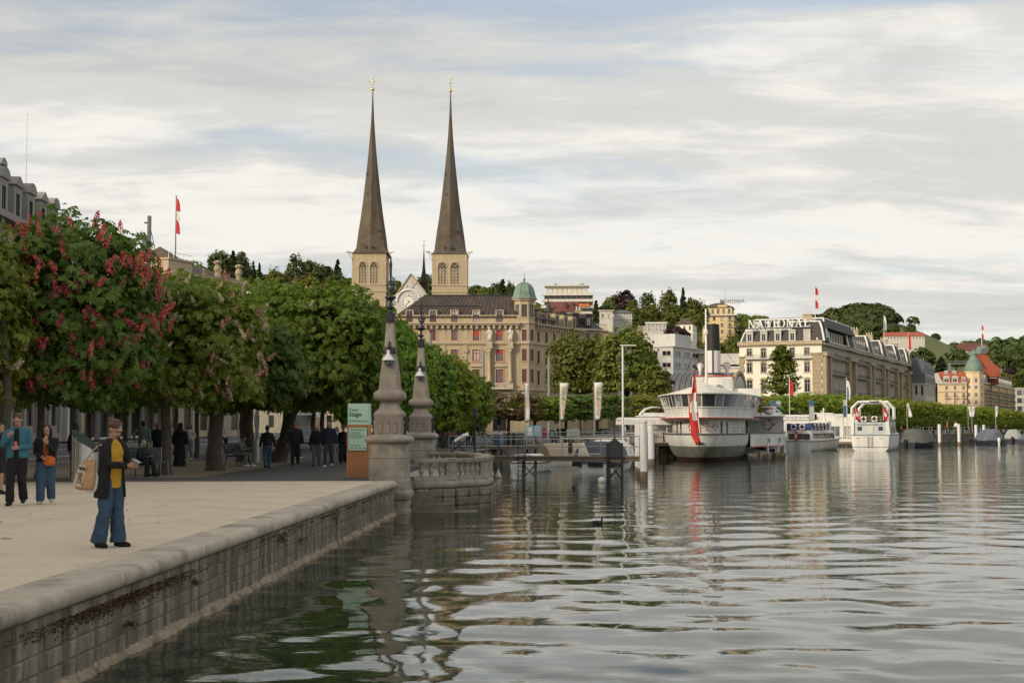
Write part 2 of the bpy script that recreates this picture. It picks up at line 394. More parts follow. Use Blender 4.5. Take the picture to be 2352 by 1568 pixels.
# ================================================================ quay wall in front
M_wallstone = mat('quay_stone', (.30, .255, .195), .92, .25, 2.6, bump=.8, bscale=22, streak=.6, streak_scale=4.0, objrand=.12, coord='World', dirt=(.13, .115, .095), dirt_scale=1.2)
M_mortar = mat('quay_mortar', (.26, .225, .175), .95, .2, 6, bump=.4, streak=.35, coord='World')
M_coping = mat('coping_stone', (.48, .41, .32), .9, .14, 4, bump=.35, bscale=60, objrand=.07, coord='World', dirt=(.27, .235, .19), dirt_scale=1.6)
qw = thing('quay_wall', 'long grey stone quay wall with rounded coping beside the water', 'quay wall', (-5.11, 0, 0), -math.atan(.0376))
mb = MB(); mb.box(-.6, -.015, -40, 42.6, -1.2, .785); mb.build('core', M_mortar, qw)
cp = [(-.52, .78), (-.52, 1.004), (-.05, 1.004), (.02, .998), (.06, .978), (.085, .94), (.092, .895), (.08, .845), (.05, .812), (.0, .797), (-.02, .78)]
mb = MB(); mb.prism(cp, -40, 8); autosmooth(mb.build('coping_stone', M_coping, qw))
y = 8.0; k = 0
while y < 42.4:
    L = min(random.uniform(1.45, 1.95), 42.55 - y)
    if 42.55 - y - L < .8: L = 42.55 - y
    mb = MB(); N = 5
    j = [random.uniform(-.006, .006) for _ in cp]
    for a in range(N):
        pass
    ys_ = [y + .006, y + .03, y + L - .03, y + L - .006]; rs = [.975, 1, 1, .975]
    vs = []
    for yy_, s_ in zip(ys_, rs):
        for (px_, pz), jj in zip(cp, j): vs.append(((px_ + .2) * s_ - .2 + jj, yy_, (pz - .89) * s_ + .89 + jj * .3))
    n = len(cp); fs = [(i * n + q, i * n + (q + 1) % n, (i + 1) * n + (q + 1) % n, (i + 1) * n + q) for i in range(3) for q in range(n)] + [tuple(range(n)), tuple(range(3 * n, 4 * n))]
    mb.add(vs, fs); o = mb.build('coping_stone', M_coping, qw); autosmooth(o, 50); y += L; k += 1
stone_cache = {}
zc = .79; courses = [.175, .18, .19, .20, .22]
for ci, hh in enumerate(courses):
    y = 10.2 + random.uniform(-.3, 0)
    while y < 42.5:
        L = round(random.uniform(.38, .95 if y < 30 else 1.1) * 10) / 10
        if y + L > 42.5: L = round((42.5 - y), 2)
        if L < .12: break
        key = (L, ci, random.randrange(3))
        if key not in stone_cache:
            a = .007; b_ = .02; p = random.uniform(-.002, .012)
            vs = []
            for xx, ins in ((-.08, a), (-.01, a), (p, b_)):
                tl = [random.uniform(-.004, .004) for _ in range(4)]
                vs += [(xx + (tl[0] if ins == b_ else 0), ins, ins), (xx + (tl[1] if ins == b_ else 0), L - ins, ins), (xx + (tl[2] if ins == b_ else 0), L - ins, hh - ins), (xx + (tl[3] if ins == b_ else 0), ins, hh - ins)]
            m_ = MB(); m_.add(vs, [(0, 1, 5, 4), (1, 2, 6, 5), (2, 3, 7, 6), (3, 0, 4, 7), (4, 5, 9, 8), (5, 6, 10, 9), (6, 7, 11, 10), (7, 4, 8, 11), (8, 9, 10, 11)])
            stone_cache[key] = m_.mesh('stone', M_wallstone)
        link('stone', stone_cache[key], qw, (0, y, zc - hh)); y += L
    zc -= hh
# limescale crust at the waterline
ys_ = np.arange(8, 42.6, .05); prof = [(-.02, .13), (.03, .10), (.075, .055), (.10, .0), (.11, -.10)]
V = []
nz = np.random.default_rng(5)
w1 = sum(np.sin(ys_ * f + ph) for f, ph in ((3.1, 1), (7.7, 2), (11.3, .3), (.83, 4), (1.9, 5), (5.1, 2.2))) / 6
for k, (x, z) in enumerate(prof):
    V.append(np.stack([x + .045 * w1 * (k > 0) + nz.normal(0, .012, len(ys_)) * (k > 0), ys_, z * .75 + .022 * w1 + nz.normal(0, .010, len(ys_))], -1))
V = np.stack(V, 1); n = len(prof); idx = np.arange(len(ys_) * n).reshape(-1, n)
F = np.stack([idx[:-1, :-1], idx[1:, :-1], idx[1:, 1:], idx[:-1, 1:]], -1).reshape(-1, 4)
link('waterline_crust', np_mesh('waterline_crust', V.reshape(-1, 3), F, mat('lime_crust', (.34, .27, .19), .95, .3, 9, bump=.8, bscale=40, dirt=(.13, .10, .06), dirt_scale=3), smooth=True), qw)

# ================================================================ lamp pillars
def make_pillar(label, loc, rz):
    k = .00536
    Z = lambda yy: 2.65 + (997.6 - yy) * k - 0.0
    t = thing('lamp_pillar', label, 'lamp pillar', (loc[0], loc[1], 0), rz, 'stone obelisk lamp pillars')
    p = [(.86 * .5, Z(1050) - .01), (.43, Z(950)), (.46, Z(946)), (.46, Z(932))]
    mb = MB(); slathe(mb, [(.66, -.7), (.66, .10), (.62, .12), (.60, .40), (.64, .42), (.68, .5), (.68, .60), (.63, .68), (.59, .70), (.59, .98), (.57, 1.0), (.56, Z(1183)), (.58, Z(1180)), (.54, Z(1175)), (.54, Z(1105))], .16, 28)
    autosmooth(mb.build('pedestal', M_stone, t), 35)
    mb = MB(); slathe(mb, [(.55, Z(1106)), (.60, Z(1098)), (.67, Z(1088)), (.68, Z(1076)), (.62, Z(1062)), (.48, Z(1052)), (.45, Z(1050))], .16, 28)
    autosmooth(mb.build('cornice', M_stone, t), 35)
    mb = MB(); slathe(mb, [(.43, Z(1051)), (.43, Z(950)), (.45, Z(944)), (.45, Z(932)), (.40, Z(922)), (.31, Z(905)), (.265, Z(885)), (.25, Z(872)), (.27, Z(864)), (.33, Z(860))], .22, 28)
    o = autosmooth(mb.build('block', M_granite, t), 35)
    for sx, sy, rr in ((0, -1, 0), (1, 0, R(90)), (-1, 0, R(-90))):
        for q in (-.22, 0, .22):
            mb = MB(); mb.M = Matrix.Rotation(rr, 4, 'Z'); mb.box(q - .05, q + .05, -.455, -.42, Z(1040), Z(985)); mb.tube([(q, -.44, Z(985)), (q, -.44, Z(975))], .05, 10); mb.build('flute', M_granite, o)
    mb = MB(); slathe(mb, [(.33, Z(862)), (.42, Z(856)), (.465, Z(845)), (.48, Z(830)), (.46, Z(815)), (.40, Z(805)), (.33, Z(798)), (.315, Z(780)), (.30, Z(740))], .42, 28)
    autosmooth(mb.build('bulb', M_granite, t), 45)
    mb = MB(); slathe(mb, [(.302, Z(742)), (.245, Z(660)), (.175, Z(570)), (.13, Z(450)), (.115, Z(374))], .3, 28); autosmooth(mb.build('obelisk', M_granite, t), 45)
    mb = MB(); slathe(mb, [(.20, Z(596)), (.205, Z(585)), (.19, Z(562)), (.175, Z(556))], .3, 28)
    autosmooth(mb.build('iron_collar', M_dkmetal, t), 45)
    mb = MB(); slathe(mb, [(.125, Z(418)), (.135, Z(412)), (.13, Z(385)), (.15, Z(372)), (.15, Z(362)), (.11, Z(356))], .3, 28); autosmooth(mb.build('iron_cap', M_dkmetal, t), 45)
    for q in range(8):   # scalloped lower edge of the cap
        a = q * math.pi / 4; mb = MB()
        mb.add([(math.cos(a - .3) * .138, math.sin(a - .3) * .138, Z(412)), (math.cos(a + .3) * .138, math.sin(a + .3) * .138, Z(412)), (math.cos(a) * .142, math.sin(a) * .142, Z(428)), (math.cos(a) * .10, math.sin(a) * .10, Z(415))], [(0, 1, 2), (0, 2, 3), (1, 3, 2), (0, 3, 1)]); mb.build('scallop', M_dkmetal, t)
    mb = MB(); mb.lathe([(.10, Z(360)), (.05, Z(350)), (.05, Z(340)), (.11, Z(333)), (.115, Z(326)), (.05, Z(318)), (.04, Z(300)), (.05, Z(290)), (.13, Z(280)), (.18, Z(272)), (.175, Z(266)), (.05, Z(262)), (.03, Z(250)), (.026, Z(190)), (.035, Z(185)), (.03, Z(150)), (.04, Z(140)), (.045, Z(100)), (.055, Z(80)), (.03, Z(60)), (.02, Z(45))], 14)
    autosmooth(mb.build('lamp_pole', M_dkmetal, t), 50)
    mb = MB(); mb.tube([(0, 0, Z(52)), (.03, 0, Z(44)), (.0, .0, Z(42)), (-.09, 0, Z(46)), (-.11, 0, Z(50))], .018, 7); mb.tube([(0, 0, Z(140)), (.05, 0, Z(150)), (.09, 0, Z(172)), (.08, 0, Z(186))], .014, 6); mb.build('hook', M_dkmetal, t)
    mb = MB(); mb.lathe([(.03, Z(178)), (.06, Z(186)), (.17, Z(196)), (.175, Z(200)), (.15, Z(202))], 16, (.02, 0, 0)); autosmooth(mb.build('lamp_hood', M_dkmetal, t), 50)
    mb = MB(); mb.lathe([(.14, Z(203)), (.14, Z(212)), (.10, Z(228)), (.04, Z(236)), (.005, Z(238))], 16, (.02, 0, 0)); mb.build('lamp_glass', M_glass2, t, True)
    sh = MB(); c = (0, -.36, 0)
    sh.lathe([(.05, Z(574)), (.055, Z(585)), (.055, Z(596)), (.09, Z(606)), (.15, Z(618)), (.20, Z(628)), (.205, Z(632)), (.19, Z(633)), (.12, Z(626))], 18, c); s_ = autosmooth(sh.build('enamel_shade', M_white, t), 60)
    mb = MB(); mb.lathe([(.12, Z(631)), (.125, Z(642)), (.09, Z(658)), (.03, Z(668)), (.004, Z(669))], 14, c); mb.build('globe', M_glass2, s_, True)
    mb = MB(); mb.tube([(0, -.18, Z(585)), (0, -.30, Z(555)), (0, -.36, Z(560)), (0, -.36, Z(576))], .018, 7); mb.lathe([(.03, Z(560)), (.05, Z(550)), (.02, Z(540)), (.03, Z(530)), (.012, Z(520))], 10, (0, -.2, 0)); mb.build('lamp_bracket', M_dkmetal, t)
    for sx in (-1, 1):
        mb = MB(); mb.box(sx * .47 - .03, sx * .47 + .03, -.1, .1, Z(1050), Z(950)); mb.tube([(sx * .47, 0, Z(1060)), (sx * .50, 0, Z(1000)), (sx * .50, 0, Z(945))], .03, 8); mb.build('cable_box', M_dkmetal, t)
    return t
P1 = make_pillar('nearer and larger stone obelisk lamp pillar at the end of the quay wall', (-3.72, 43.4), R(-4))
P2 = copy_tree(P1); P2.location = (-3.66, 57.2, 0); P2['label'] = 'farther and smaller stone obelisk lamp pillar behind the balustrade'

# ================================================================ balustrade bay
bt = thing('stone_balustrade', 'curved stone balustrade on a bay above the water between the lamp pillars', 'balustrade', (-2.3, 50, 0))
B = [Vector(p) for p in ((-3.10, 44.2), (-1.96, 45.0), (-.98, 46.5), (-.86, 48.6), (-.98, 50.8), (-1.35, 53.2), (-2.1, 55.4), (-3.2, 56.6))]
B = [p - Vector((-2.3, 50)) for p in B]
cen = Vector((-1.3, 0))
def off(k, dd):   # outward offset of the polyline vertex
    a = B[max(k - 1, 0)]; c = B[min(k + 1, len(B) - 1)]; t_ = (c - a).normalized(); return B[k] + Vector((t_.y, -t_.x)) * dd
def band(name, o0, o1, z0, z1, m, parent):
    mb = MB()
    for k in range(len(B) - 1):
        a0, a1, b0, b1 = off(k, o0), off(k, o1), off(k + 1, o0), off(k + 1, o1)
        mb.add([(*a0, z0), (*a1, z0), (*b1, z0), (*b0, z0), (*a0, z1), (*a1, z1), (*b1, z1), (*b0, z1)], [(0, 1, 2, 3), (4, 5, 6, 7), (1, 2, 6, 5), (0, 3, 7, 4), (0, 1, 5, 4), (3, 2, 6, 7)])
    return mb.build(name, m, parent)
band('top_rail', -.15, .15, 1.50, 1.60, M_stone, bt); band('rail_moulding', -.11, .11, 1.455, 1.50, M_stone, bt)
band('plinth', -.14, .14, .93, 1.06, M_stone, bt)
bal = MB(); bal.lathe([(.07, 0), (.07, .03), (.045, .05), (.05, .07), (.085, .13), (.088, .17), (.06, .25), (.042, .31), (.05, .34), (.07, .36), (.07, .395)], 12)
bal_me = bal.mesh('baluster', M_stone, True)
for k in range(len(B) - 1):
    a, b_ = B[k], B[k + 1]; L = (b_ - a).length; n = max(2, int((L - .4) / .27))
    for q in range(n):
        p = a + (b_ - a) * ((q + 1) / (n + 1)); link('baluster', bal_me, bt, (p.x, p.y, 1.06), random.uniform(0, 1))
for k in range(1, len(B) - 1):
    mb = MB(); slathe(mb, [(.19, .93), (.19, 1.06), (.155, 1.07), (.155, 1.48), (.18, 1.50), (.19, 1.61), (.17, 1.625)], .15, 20); autosmooth(mb.build('post', M_stone, bt, loc=(*B[k], 0), rot=k * .3), 35)
bay = thing('bay_platform', 'rough stone bay jutting into the lake beneath the balustrade', 'platform', (-2.3, 50, 0))
mb = MB(); pts = [(*off(k, .12),) for k in range(len(B))] + [(-2.0, 7.0), (-2.0, -6.2)]
mb.prism([(x, y) for x, y in pts], -.8, .80, 'z'); mb.build('core', M_stone, bay)
mb = MB(); mb.prism([(*off(k, .1),) for k in range(len(B))] + [(-2.0, 7.0), (-2.0, -6.2)], .80, .935, 'z'); mb.build('floor_slab', M_stone, bay)
mb = MB(); mb.tube([(*off(k, .12), .80) for k in range(len(B))], .13, 12); mb.build('rolled_moulding', M_stone, bay, True)
M_rough = mat('rough_wet_stone', (.20, .175, .14), .85, .35, 4, bump=.8, bscale=14, dirt=(.10, .085, .06), dirt_scale=2, objrand=.2)
for k in range(4):   # rough facing blocks under the moulding
    a, b_ = off(k, .14), off(k + 1, .14); L = (b_ - a).length; n = max(1, round(L / .55)); ang = math.atan2((b_ - a).y, (b_ - a).x)
    for row, (z0, z1) in enumerate(((-.3, .12), (.13, .40), (.41, .67))):
        for q in range(n):
            p = a + (b_ - a) * ((q + .5) / n); mb = MB(); w = L / n / 2 - .012
            slathe(mb, [(w * .9, z0), (w, z0 + .05), (w, z1 - .05), (w * .92, z1)], .25, 16); o = mb.build('rough_block', M_rough, bay, loc=(p.x, p.y, 0), rot=ang); o.scale = (1, .16 / w + random.uniform(0, .25), 1)
st = thing('landing_steps', 'worn stone steps going down to the water beside the nearer pillar', 'steps', (-2.6, 44.0, 0))
for x0, x1, y0, y1, z1 in ((-.55, .16, -.15, .6, .62), (-.45, .80, -.45, .5, .25), (-.5, 1.55, -.75, .4, .03)):
    mb = MB(); mb.box(x0, x1, y0, y1, -.6, z1); mb.build('step', M_rough, st)
# ================================================================ buildings
M_sand = mat('sandstone', (.47, .37, .24), .9, .10, 1.2, bump=.25, bscale=8, streak=.14, streak_scale=1.0)
M_sand2 = mat('sandstone_trim', (.50, .41, .285), .9, .08, 1.2, streak=.16)
M_brownstone = mat('brown_ashlar', (.36, .29, .19), .9, .14, 1.0, bump=.3, bscale=6)
M_plaster = mat('white_plaster', (.78, .74, .63), .85, .04, .6, streak=.07)
M_greystone = mat('grey_stone', (.42, .38, .30), .9, .10, .8, streak=.16)
M_palestone = mat('pale_stone', (.56, .53, .48), .9, .06, .8, streak=.12)
M_concrete = mat('pale_concrete', (.55, .54, .51), .85, .06, .6, streak=.12)
M_slate = mat('dark_slate', (.055, .048, .045), .7, .25, 2.5, bump=.3, bscale=12)
M_bluslate = mat('blue_slate', (.10, .105, .115), .6, .2, 2.0)
M_brownroof = mat('brown_tiles', (.095, .070, .055), .85, .25, 3)
M_redroof = mat('red_tiles', (.33, .085, .045), .8, .2, 2)
M_copper = mat('green_copper', (.20, .275, .215), .6, .16, 1.5, streak=.25, dirt=(.10, .17, .14), dirt_scale=.8)
M_ochre = mat('ochre_plaster', (.70, .53, .28), .85, .05, .5, streak=.07)
M_spire = mat('spire_shingle', (.115, .085, .053), .75, .25, .5, streak=.3, streak_scale=.6, dirt=(.075, .075, .068), dirt_scale=.25)
M_iron = mat('balcony_iron', (.04, .055, .06), .6, .2)
M_trimwhite = mat('white_trim', (.72, .71, .67), .7, .04)
M_frame = {'red': mat('red_window_frame', (.36, .04, .03), .6, .1), 'white': mat('white_window_frame', (.70, .69, .66), .6, .05),
           'brown': mat('brown_window_frame', (.12, .07, .045), .6, .15), 'dark': mat('dark_window_frame', (.05, .05, .05), .6, .1), 'stone': M_sand2}
PANES = [M_glass] * 5 + [M_glass2] * 2 + [M_glass3]
WC = {}
def win_mesh(w, h, style, mull, trans, fr, arch):
    key = ('f', w, h, style, mull, trans, fr, arch)
    if key in WC: return WC[key]
    mb = MB(); t = fr; y0, y1 = .10, .17
    mb.box(-w / 2, -w / 2 + t, y0, y1, 0, h); mb.box(w / 2 - t, w / 2, y0, y1, 0, h)
    mb.box(-w / 2 + t, w / 2 - t, y0, y1, 0, t); mb.box(-w / 2 + t, w / 2 - t, y0, y1, h - t, h)
    for k in range(mull): x = -w / 2 + w * (k + 1) / (mull + 1); mb.box(x - t * .4, x + t * .4, y0 + .002, y1 - .002, t, h - t)
    if trans: mb.box(-w / 2 + t, w / 2 - t, y0 + .004, y1 - .004, h * trans - t * .4, h * trans + t * .4)
    WC[key] = mb.mesh('window', M_frame[style]); return WC[key]
def pane_mesh(w, h, m):
    key = ('p', w, h, m.name)
    if key not in WC:
        mb = MB(); mb.box(-w / 2, w / 2, .14, .19, 0, h); WC[key] = mb.mesh('pane', m)
    return WC[key]
class Facade:
    """a wall with real openings; local x along the wall, z up, outward = -y"""
    def __init__(s, root, org, rz, W, H, m, z0=0.0):
        s.root, s.org, s.rz, s.W, s.H, s.m, s.z0 = root, Vector(org), rz, W, H, m, z0; s.op = []
    def P(s, x, y, z):
        return s.org + Vector((x * math.cos(s.rz) - y * math.sin(s.rz), x * math.sin(s.rz) + y * math.cos(s.rz), z))
    def win(s, x, z, w, h, style='white', mull=1, trans=.72, fr=.07, pane=None, blind=None, arch=False, surround=None, sill=True, ped=None):
        s.op.append((x - w / 2, x + w / 2, z, z + h)); w_, h_ = round(w, 2), round(h, 2)
        o = link('window', win_mesh(w_, h_, style, mull, trans, fr, arch), s.root, s.P(x, 0, z), s.rz)
        pm = pane or random.choice(PANES)
        link('pane', pane_mesh(w_ - .02, h_ - .02, pm), o)
        if blind:
            mb = MB(); mb.box(-w_ / 2 + .05, w_ / 2 - .05, .085, .099, h_ * (1 - blind[0]), h_ - .04); mb.build('blind', blind[1], o)
        if surround:
            key = ('s', w_, h_, surround.name, ped)
            if key not in WC:
                mb = MB(); a = .16
                mb.box(-w_ / 2 - a, -w_ / 2, -.07, .0, -.0, h_ + a); mb.box(w_ / 2, w_ / 2 + a, -.07, .0, 0, h_ + a); mb.box(-w_ / 2, w_ / 2, -.07, .0, h_, h_ + a)
                mb.box(-w_ / 2 - a - .08, w_ / 2 + a + .08, -.16, .0, -.16, -.001)
                if ped: mb.box(-w_ / 2 - .4, w_ / 2 + .4, -.28, 0, h_ + .45, h_ + .58)
                if ped == 'tri': mb.prism([(-w_ / 2 - .4, h_ + .58), (w_ / 2 + .4, h_ + .58), (0, h_ + 1.0)], -.26, 0)
                WC[key] = mb.mesh('surround', surround)
            link('surround', WC[key], o)
        elif sill:
            key = ('sill', w_)
            if key not in WC: mb = MB(); mb.box(-w_ / 2 - .12, w_ / 2 + .12, -.12, .0, -.12, -.001); WC[key] = mb.mesh('sill', M_sand2)
            link('sill', WC[key], o)
        return o
    def box(s, name, x0, x1, z0, z1, out, m, inn=0.0):
        mb = MB(); mb.box(x0, x1, -out, inn, z0, z1); return mb.build(name, m, s.root, loc=s.org, rot=s.rz)
    def mbuild(s, mb, name, m, smooth=False, parent=None): return mb.build(name, m, parent or s.root, smooth, loc=s.org, rot=s.rz)
    def dentils(s, x0, x1, z0, z1, out, m, step=.9, w=.35):
        mb = MB(); n = max(1, int((x1 - x0) / step))
        for k in range(n): x = x0 + (k + .5) * (x1 - x0) / n; mb.box(x - w / 2, x + w / 2, -out, 0, z0, z1)
        return tag(s.mbuild(mb, 'bracket_course', m), kind='stuff')
    def quoins(s, x0, x1, z0, z1, out, m, step=.75):
        z = z0; k = 0
        while z < z1 - .2:
            mb = MB(); mb.box(x0, x1 - (.25 if k % 2 else 0), -out, 0, z + .02, min(z + step, z1) - .02); s.mbuild(mb, 'quoin', m); z += step; k += 1
    def build(s, name='wall', reveal=.2):
        xs = sorted({0, s.W} | {round(v, 4) for o in s.op for v in o[:2]}); zs = sorted({s.z0, s.H} | {round(v, 4) for o in s.op for v in o[2:]})
        mb = MB()
        import bisect
        blocked = set()
        for a, b, c, d in s.op:
            i0, i1 = bisect.bisect_left(xs, round(a, 4)), bisect.bisect_left(xs, round(b, 4)); j0, j1 = bisect.bisect_left(zs, round(c, 4)), bisect.bisect_left(zs, round(d, 4))
            for i in range(i0, i1):
                for j in range(j0, j1): blocked.add((i, j))
            r = reveal; mb.quad((a, 0, c), (a, r, c), (a, r, d), (a, 0, d)); mb.quad((b, 0, c), (b, 0, d), (b, r, d), (b, r, c)); mb.quad((a, 0, d), (a, r, d), (b, r, d), (b, 0, d)); mb.quad((a, 0, c), (b, 0, c), (b, r, c), (a, r, c))
        for j in range(len(zs) - 1):
            i = 0
            while i < len(xs) - 1:
                if (i, j) in blocked: i += 1; continue
                k = i
                while k < len(xs) - 1 and (k, j) not in blocked: k += 1
                mb.quad((xs[i], 0, zs[j]), (xs[k], 0, zs[j]), (xs[k], 0, zs[j + 1]), (xs[i], 0, zs[j + 1])); i = k
        return mb.build(name, s.m, s.root, loc=s.org, rot=s.rz, fixn=False)
def shell(root, W, L, H, m, z0=0, name='rear_wall', x0=0, y0=0):
    """the two unseen walls: left side and back (plus flat top below the roof)"""
    mb = MB(); mb.quad((x0, y0 + L, z0), (x0, y0, z0), (x0, y0, H), (x0, y0 + L, H)); mb.quad((x0 + W, y0 + L, z0), (x0, y0 + L, z0), (x0, y0 + L, H), (x0 + W, y0 + L, H)); mb.quad((x0, y0, H), (x0 + W, y0, H), (x0 + W, y0 + L, H), (x0, y0 + L, H))
    return mb.build(name, m, root, fixn=False)
def frustum(root, name, x0, x1, y0, y1, z0, ins, z1, m, over=.0, curve=None):
    """mansard: rectangle at z0 shrinking by ins at z1; curve = list of (fraction inset, fraction height)"""
    cv = curve or [(0, 0), (1, 1)]; mb = MB(); vs = []
    for fi, fz in cv:
        i = ins * fi - over; z = z0 + (z1 - z0) * fz; vs += [(x0 + i, y0 + i, z), (x1 - i, y0 + i, z), (x1 - i, y1 - i, z), (x0 + i, y1 - i, z)]
    n = len(cv); mb.add(vs, [(q * 4 + k, q * 4 + (k + 1) % 4, (q + 1) * 4 + (k + 1) % 4, (q + 1) * 4 + k) for q in range(n - 1) for k in range(4)] + [tuple(range(n * 4 - 4, n * 4)), (3, 2, 1, 0)])
    return mb.build(name, m, root)
def dormer(root, fac, x, z, w, h, depth, mw, mr, style='white', top='flat', ww=None, pane=None, proud=.05):
    """dormer standing on the roof edge of a facade; returns the dormer part (sub-parts: window, pane, roof)"""
    mb = MB(); ww = ww or w * .62; wh = h * .8
    mb.box(-w / 2, -ww / 2, -proud, depth, 0, h); mb.box(ww / 2, w / 2, -proud, depth, 0, h); mb.box(-ww / 2, ww / 2, -proud, depth, wh, h); mb.box(-ww / 2, ww / 2, -proud, depth, 0, h * .06)
    o = mb.build('dormer', mw, root, loc=fac.P(x, 0, z), rot=fac.rz)
    link('window', win_mesh(round(ww, 2), round(wh - h * .06, 2), style, 1, 0, .06, False), o, (0, -proud - .06, h * .06))
    link('pane', pane_mesh(round(ww, 2), round(wh - h * .06, 2), pane or random.choice(PANES)), o, (0, -proud - .04, h * .06))
    mb = MB()
    if top == 'flat': mb.box(-w / 2 - .12, w / 2 + .12, -proud - .15, depth, h, h + .14)
    elif top == 'tri': mb.prism([(-w / 2 - .2, h), (w / 2 + .2, h), (w / 2 + .2, h + .12), (0, h + w * .38), (-w / 2 - .2, h + .12)], -proud - .2, depth)
    elif top == 'arch':
        a = [(-(w / 2 + .12) * math.cos(math.pi * k / 10), h + (w * .42) * math.sin(math.pi * k / 10)) for k in range(11)]; mb.prism(a, -proud - .2, depth)
    elif top == 'hip': mb.prism([(-w / 2 - .15, h), (w / 2 + .15, h), (w / 2 - .1, h + .35), (-w / 2 + .1, h + .35)], -proud - .15, depth)
    mb.build('dormer_roof', mr, o); return o
def chimney(root, x, y, z, w, d, h, m, pots=2):
    mb = MB(); mb.box(x - w / 2, x + w / 2, y - d / 2, y + d / 2, z, z + h); mb.box(x - w / 2 - .1, x + w / 2 + .1, y - d / 2 - .1, y + d / 2 + .1, z + h, z + h + .18); o = mb.build('chimney', m, root)
    for k in range(pots): mb = MB(); mb.lathe([(.16, 0), (.14, .5), (.2, .52), (.2, .7)], 8, (x + (k - (pots - 1) / 2) * w / max(1, pots), y, z + h + .18)); mb.build('chimney_pot', M_offwhite, o)
def railing(fac, x0, x1, z, h, out, m, step=.25, name='railing', slab=None):
    mb = MB(); mb.box(x0, x1, -out, -out + .05, z + h - .05, z + h); mb.box(x0, x1, -out, -out + .04, z + .05, z + .09)
    n = max(2, int((x1 - x0) / step))
    for k in range(n + 1): x = x0 + (x1 - x0) * k / n; mb.box(x - .018, x + .018, -out + .005, -out + .035, z, z + h - .05)
    for xx in (x0, x1): mb.box(xx - .02, xx + .02, -out, 0, z + h - .05, z + h - .005)
    o = fac.mbuild(mb, name, m)
    if slab: mb = MB(); mb.box(x0 - .05, x1 + .05, -out - .05, 0, z - .18, z); fac.mbuild(mb, 'balcony_slab', slab)
    return o
def flag(label, base, h, fl=(0, 0), colr='swiss', width=.9, drop=3.0, pole_m=None, r=.05, group=None):
    """pole with a limp flag"""
    t = thing('flagpole', label, 'flagpole', base, random.uniform(-.1, .1), group)
    mb = MB(); mb.tube([(0, 0, 0), (0, 0, h)], [r, r * .7], 8); mb.lathe([(r * .5, h), (r * 1.6, h + r), (r * .5, h + r * 2.5)], 8); mb.build('pole', pole_m or M_white, t)
    def cloth(z0, z1, x0, x1, name, m):
        V = []; nz_, nx_ = 14, 7
        for i in range(nz_ + 1):
            for j in range(nx_ + 1):
                f = i / nz_; z = z1 + (z0 - z1) * f; wv = x0 + (x1 - x0) * j / nx_
                xx = r + width * wv * (.35 + .65 * math.sin(min(1, f * 1.3 + .15) * 1.8)) ; V.append((xx, .10 * width * math.sin(j * 1.5 + f * 4) * wv * 1.5, z - wv * .35 * width))
        F = [(i * (nx_ + 1) + j, i * (nx_ + 1) + j + 1, (i + 1) * (nx_ + 1) + j + 1, (i + 1) * (nx_ + 1) + j) for i in range(nz_) for j in range(nx_)]
        mb = MB(); mb.add(V, F); o = mb.build(name, m, t, True, fixn=False); md = o.modifiers.new('thick', 'SOLIDIFY'); md.thickness = .012; return o
    mr, mw = mat('flag_red', (.55, .035, .03), .8, .1), mat('flag_white', (.72, .71, .68), .8, .06)
    top = h - .15
    if colr == 'swiss':
        cloth(top - drop, top, 0, 1, 'flag_cloth', mr)
        o = cloth(top - drop * .68, top - drop * .32, .25, .8, 'flag_cross', mw); o.location = (.0, -.025, 0)
    elif colr == 'redwhite':
        cloth(top - drop * .36, top, 0, 1, 'flag_red_band', mr); cloth(top - drop * .62, top - drop * .36, 0, .9, 'flag_white_band', mw); cloth(top - drop, top - drop * .62, 0, 1, 'flag_red_band', mr)
    elif colr == 'red': cloth(top - drop, top, 0, 1, 'flag_cloth', mr)
    elif colr == 'whiteblue':
        cloth(top - drop, top, 0, 1, 'flag_white_half', mw); o = cloth(top - drop, top - drop * .35, 0, .5, 'flag_blue_half', mat('flag_blue', (.05, .15, .34), .8, .1)); o.location = (0, -.02, 0)
    return t

